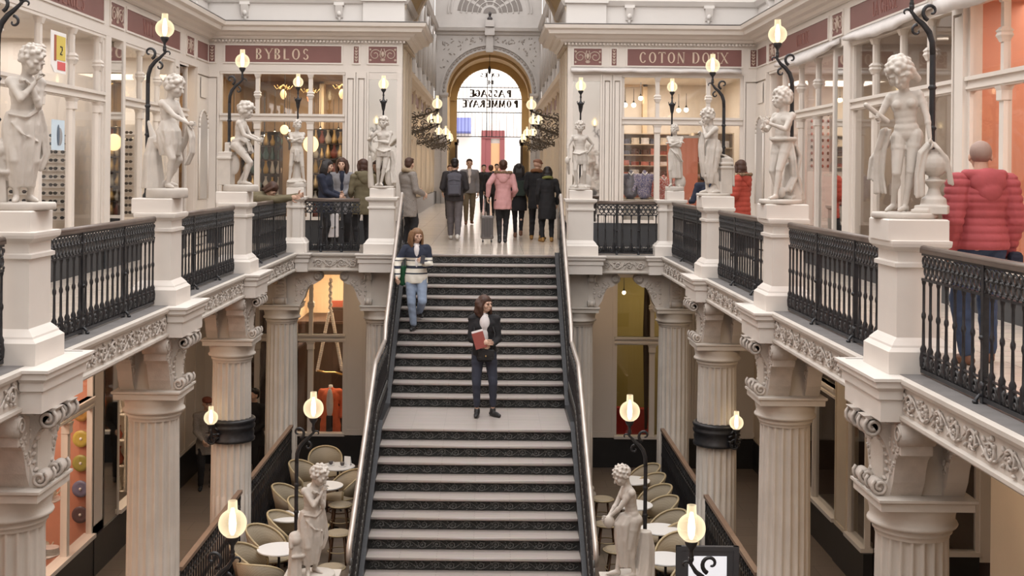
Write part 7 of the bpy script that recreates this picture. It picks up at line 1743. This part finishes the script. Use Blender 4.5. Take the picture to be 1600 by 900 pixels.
def crockery(x, y, z, k, label):
    if k % 3 == 0:
        t = thing('plate_stack', label, 'plates', (x, y, z), 0, 'crockery in the orange shop'); m = MB()
        for j in range(5): m.lathe((0, 0, j*.018), [(.06, 0), (.12, .012), (.122, .016)], 18)
        m.build('plates', WHITE, t)
    elif k % 3 == 1:
        t = thing('teapot', label, 'teapot', (x, y, z), 0, 'crockery in the orange shop'); b = MB(); b.ell((0, 0, .07), (.075, .075, .065), 14, 10); b.build('body', PAL[R_.choice([0, 3, 4])], t); m = MB(); m.tube([(.06, 0, .05), (.11, 0, .08), (.13, 0, .12)], [.016, .012, .009], 8); m.build('spout', PAL[0], t); m = MB(); m.tube([(-.06, 0, .1), (-.11, 0, .1), (-.11, 0, .05), (-.065, 0, .04)], .007, 6); m.build('handle', PAL[0], t); MB().ell((0, 0, .14), .018, 8, 6).build('lid_knob', PAL[4], t)
    else:
        t = thing('bowl', label, 'bowl', (x, y, z), 0, 'crockery in the orange shop'); MB().lathe((0, 0, 0), [(.03, 0), (.06, .03), (.085, .07), (.08, .07), (.03, .02)], 18).build('body', PAL[R_.choice([1, 4, 0])], t)
for q_, z_ in enumerate((-3.85, -3.10, -2.66)):
    for k in range(4): a = k*PI/2+q_*.6; crockery(-6.2+.135*math.cos(a), 16.85+.135*math.sin(a), z_+.001, k+q_, 'piece of crockery on the tiered stand in the orange plate shop')
zz = shelf('pale shelf with glassware in the narrow lower left window', -7.3, -6.0, 20.1, .3, ZL+.6, -1.3, 6, SHW)
for z in zz[:-1]:
    for c in range(8): vase(-7.2+c*.15, 20.22, z, .8+.4*R_.random(), R_.choice([PAL[1], PAL[3], PAL[6], PAL[0]]), 'ornament on the pale shelf in the narrow lower left window', 'ornaments of the lower left window')
# lower back window, left: swing of white beads and orange coat
t = thing('dress_form', 'headless form in an open orange coat in the lower left window', 'mannequin', (-3.27, 25.05, ZL+.02))
Jm = joints(1.72, dict(handL=(.13, -.04, .50), handR=(-.13, -.04, .50))); dz = V3((0, 0, -.16))
def shift(P): return ([tuple(V3(p)+dz*0) for p in P[0]], P[1])
ORC = cloth('orange coat', (234, 118, 80)); mesh_from([top_mesh(Jm, .26, .125, .085, infl=1.05, sl=1.15)], 'coat', ORC, t)
b = Blob(); b.ell((0, -.125, 1.14), (.075, .06, .32)); mesh_from([b.fuse(.012, 2)], 'white_top', WHITEC, t); b = Blob(); b.m.box(-.065, .065, -.19, -.10, .40, .90); mesh_from([b.fuse(.014, 3)], 'trousers', BLACKC, t)
MB().lathe((0, 0, 0), [(.2, 0), (.2, .02), (.015, .03), (.015, .9)], 16).build('stand', IRON, t)
MB().lathe((0, 0, 0), [(.05, 1.42), (.04, 1.5), (.0, 1.51)], 12).build('neck_cap', WHITE, t)
t = thing('bead_swing', 'white beaded garland swing hanging in the lower left window', 'garland', (-3.28, 24.95, 0))
m = MB(); zt_, zb_ = -.75, -2.6
for i in range(46):
    u = i/45
    if u < .4: z = zt_+(-1.45-zt_)*(u/.4); m.ell((.01*math.sin(i*2), 0, z), (.036, .036, .036), 6, 4); m.ell((.03*math.sin(i*2+1), 0, z-.02), (.02, .02, .02), 6, 4)
    else:
        v = (u-.4)/.6; z = -1.45+(zb_+1.45)*v
        for s in (-1, 1): m.ell((s*(.03+.22*v), -.01*s, z), (.038, .038, .036), 6, 4); m.ell((s*(.05+.22*v), .01, z-.03), (.02, .02, .02), 6, 4)
m.build('beads', WHITE, t); m = MB(); m.tube([(-.26, 0, zb_-.02), (-.1, 0, zb_-.06), (.1, 0, zb_-.06), (.26, 0, zb_-.10)], .022, 6); m.build('swing_bar', BRASS, t)
bulb(-2.98, 25.2, -1.15, .055, 'bright bulb at the top right of the lower left window', drop=.4)
t = thing('display_cube', 'dark box on a ledge in the upper part of the lower left window', 'box', (-3.28, 26.2, -1.75)); MB().sq(0, 0, .16, .12, [(0, 0), (0, .26), (.01, .27), (.01, .30)]).build('box', DKW, t); MB().box(-.12, .10, -.08, .08, .30, .44).build('small_box', PAL[1], t)
t = thing('ledge', 'dark ledge across the lower left window shop', 'ledge', (-3.28, 26.2, -1.8)); MB().box(-.85, .85, -.2, 1.7, 0, .05).build('board', DKW, t); MB().box(-.85, .85, 0, .03, -2.6, 0).build('back_panel', DKW, t)
bulb(2.78, 25.3, -1.0, .04, 'small bright bulb in the yellow lower right window', drop=.4)
t = thing('armchair', 'red upholstered armchair behind the lower right window', 'armchair', (2.95, 25.5, ZL+.02), -.2); REDU = cloth('red upholstery', (170, 52, 46))
b = Blob(); b.m.box(-.45, .45, -.35, .35, .15, .40); b.m.box(-.45, -.30, -.35, .35, .3, .62); b.m.box(.30, .45, -.35, .35, .3, .62); b.m.box(-.45, .45, .2, .42, .3, .95); mesh_from([b.fuse(.025, 6)], 'upholstery', REDU, t)
for sx in (-1, 1):
    for sy in (-1, 1): MB().lathe((sx*.36, sy*.26, 0), [(.02, 0), (.03, .16)], 8).build('leg', WOODD, t)
t = thing('curtain', 'dark brown curtain hanging in the lower right window', 'curtain', (3.25, 25.2, 0)); m = MB(); m.loft([[V3((.16*(u/12-.5)*(1-.3*abs(z+1.8)), .03*math.sin(u*2.2), z)) for u in range(13)] for z in np.linspace(ZL+.6, -.75, 12)], True, False); m.build('cloth', DKW, t)
# small things on the right lower window
zz = shelf('dim shelf behind the small frontal window at lower right', 5.6, 6.9, 17.7, .3, ZL+.6, -1.6, 5, DKW)
for z in zz[:-1]:
    for c in range(5): vase(5.75+c*.25, 17.82, z, .9, R_.choice([PAL[0], PAL[4], PAL[5]]), 'ornament on the dim shelf at lower right', 'ornaments of the lower right window')
# ------------------------------------------------------------------ street end: gate, lettering, facade
t = thing('iron_gate', 'openwork iron grille with mirrored passage lettering in the far arch', 'gate', (EC, YG-.1, 0)); dkm = plain('gate black', (30, 28, 32), .7)
m = MB(); rg = 1.63
def bar_(a, b, r=.02): m.bar((a[0], 0, a[1]), (b[0], 0, b[1]), r, 5)
for z in (5.68, 5.1, 4.42, 3.2): w = math.sqrt(max(0, rg*rg-max(0, z-5)**2)); bar_((-w, z), (w, z), .025)
for k in range(-9, 10): x = k*.175; bar_((x, 3.2), (x, 4.42), .011)
for k in range(-8, 9): x = k*.19; bar_((x, 4.42), (x, 5.0+math.sqrt(max(0, rg*rg-x*x))), .008)
for x in (-.12, .12): bar_((x, 3.2), (x, 6.5), .022)
m.build('bars', dkm, t)
for txt, w, z, h, l in (('PASSAGE', 2.15, 5.20, .36, 1), ('POMMERAYE', 2.85, 4.68, .36, 1), ('CAFES', 1.0, 6.20, .2, 1), ('DE', .35, 5.84, .2, 1)):
    q = MB(); tmp = MB(); ww = letters(tmp, txt, 0, 0, h, 0, 1); sx = w/ww; letters(q, txt, -w/2, z, h, -.05, sx, .02, True, bold=2.5); q.build('lettering', dkm, t)
for s in (-1, 1):
    t = thing('gate_leaf', f"dark panelled gate leaf folded back at the {'left' if s < 0 else 'right'} of the far arch", 'gate', (EC+s*1.62, YG-1.3, 0)); m = MB(); m.box(-.05, .05, 0, 1.1, 0, 2.9); m.box(-.09, .09, 0, 1.1, 2.75, 2.9)
    for k in range(5): m.ell((-s*.07, .15+.2*k, 2.95), (.05, .08, .12), 8, 5)
    m.build('leaf', WOODD, t)
slab('floor_street', plain('street paving', (150, 146, 142)), (-12, 12, YG+.1, 86, -.1, -.02))
struct(MB().box(-12, 12, 76, 76.5, 0, 16).build('wall_street', plain('street facade', (226, 216, 208), var=(1, .12))))
t = thing('shop_facade', 'red shop front with an ochre door across the street', 'shop front', (.05, 75.9, 0)); m = MB(); m.box(-.7, -.45, -.12, 0, 0, 3.9); m.box(.45, .75, -.12, 0, 0, 3.9); m.box(-.7, .75, -.16, 0, 3.5, 4.0); m.box(-.45, -.1, -.08, 0, 0, 3.5); m.build('surround', plain('red front', (116, 62, 62)), t); MB().box(-.1, .45, -.05, 0, 0, 3.2).build('door_leaf', plain('ochre door', (176, 132, 96)), t)
t = thing('street_awning', 'blue awning over a shop across the street', 'awning', (-1.72, 68, 3.55)); m = MB(); m.prism([(0, .9), (-.9, .1), (-.9, 0), (0, 0)], lambda a, b, c: (c, a, b), -.7, .55); m.build('canvas', plain('blue canvas', (92, 96, 150)), t)
struct(MB().box(-3.2, -1.15, 68, 68.4, 0, 14).build('wall_street_side', plain('side facade', (230, 222, 216))))
# passage lantern and bust
t = thing('hanging_lantern', 'hanging lantern on a chain in the far ochre passage', 'lantern', (EC, 57.2, 6.2)); m = MB(); m.tube([(0, 0, .25), (0, 0, .76)], .015, 5); m.build('chain', IRON, t); m = MB().lathe((0, 0, 0), [(.02, -.16), (.06, -.1), (.08, .08), (.03, .2), (.01, .26)], 8); m.build('cage', IRON, t)
t = thing('bust', 'dark bust on a grey block above the arch keystone', 'bust', (EC, YE-.22, 7.98)); MB().box(-.20, .20, -.15, .15, 0, .22).box(-.17, .17, -.12, .12, .22, .30).build('block', GREYP, t)
b = Blob(); b.ell((0, 0, .36), (.13, .09, .09)); b.cap((0, 0, .38), (0, 0, .52), .05, .05); b.ell((0, 0, .58), (.075, .085, .10)); mesh_from([b.fuse(.02, 2)], 'head', plain('bronze bust', (52, 46, 46), .5), t)
# glazed roof ribs over the corridor
m = MB()
for y in np.arange(28, 55, 2.25):
    arch_ring(m, AX, 10.0, 2.42, 2.5, y, y+.08, 12)
struct(m.build('ceiling_ribs', GREYP))
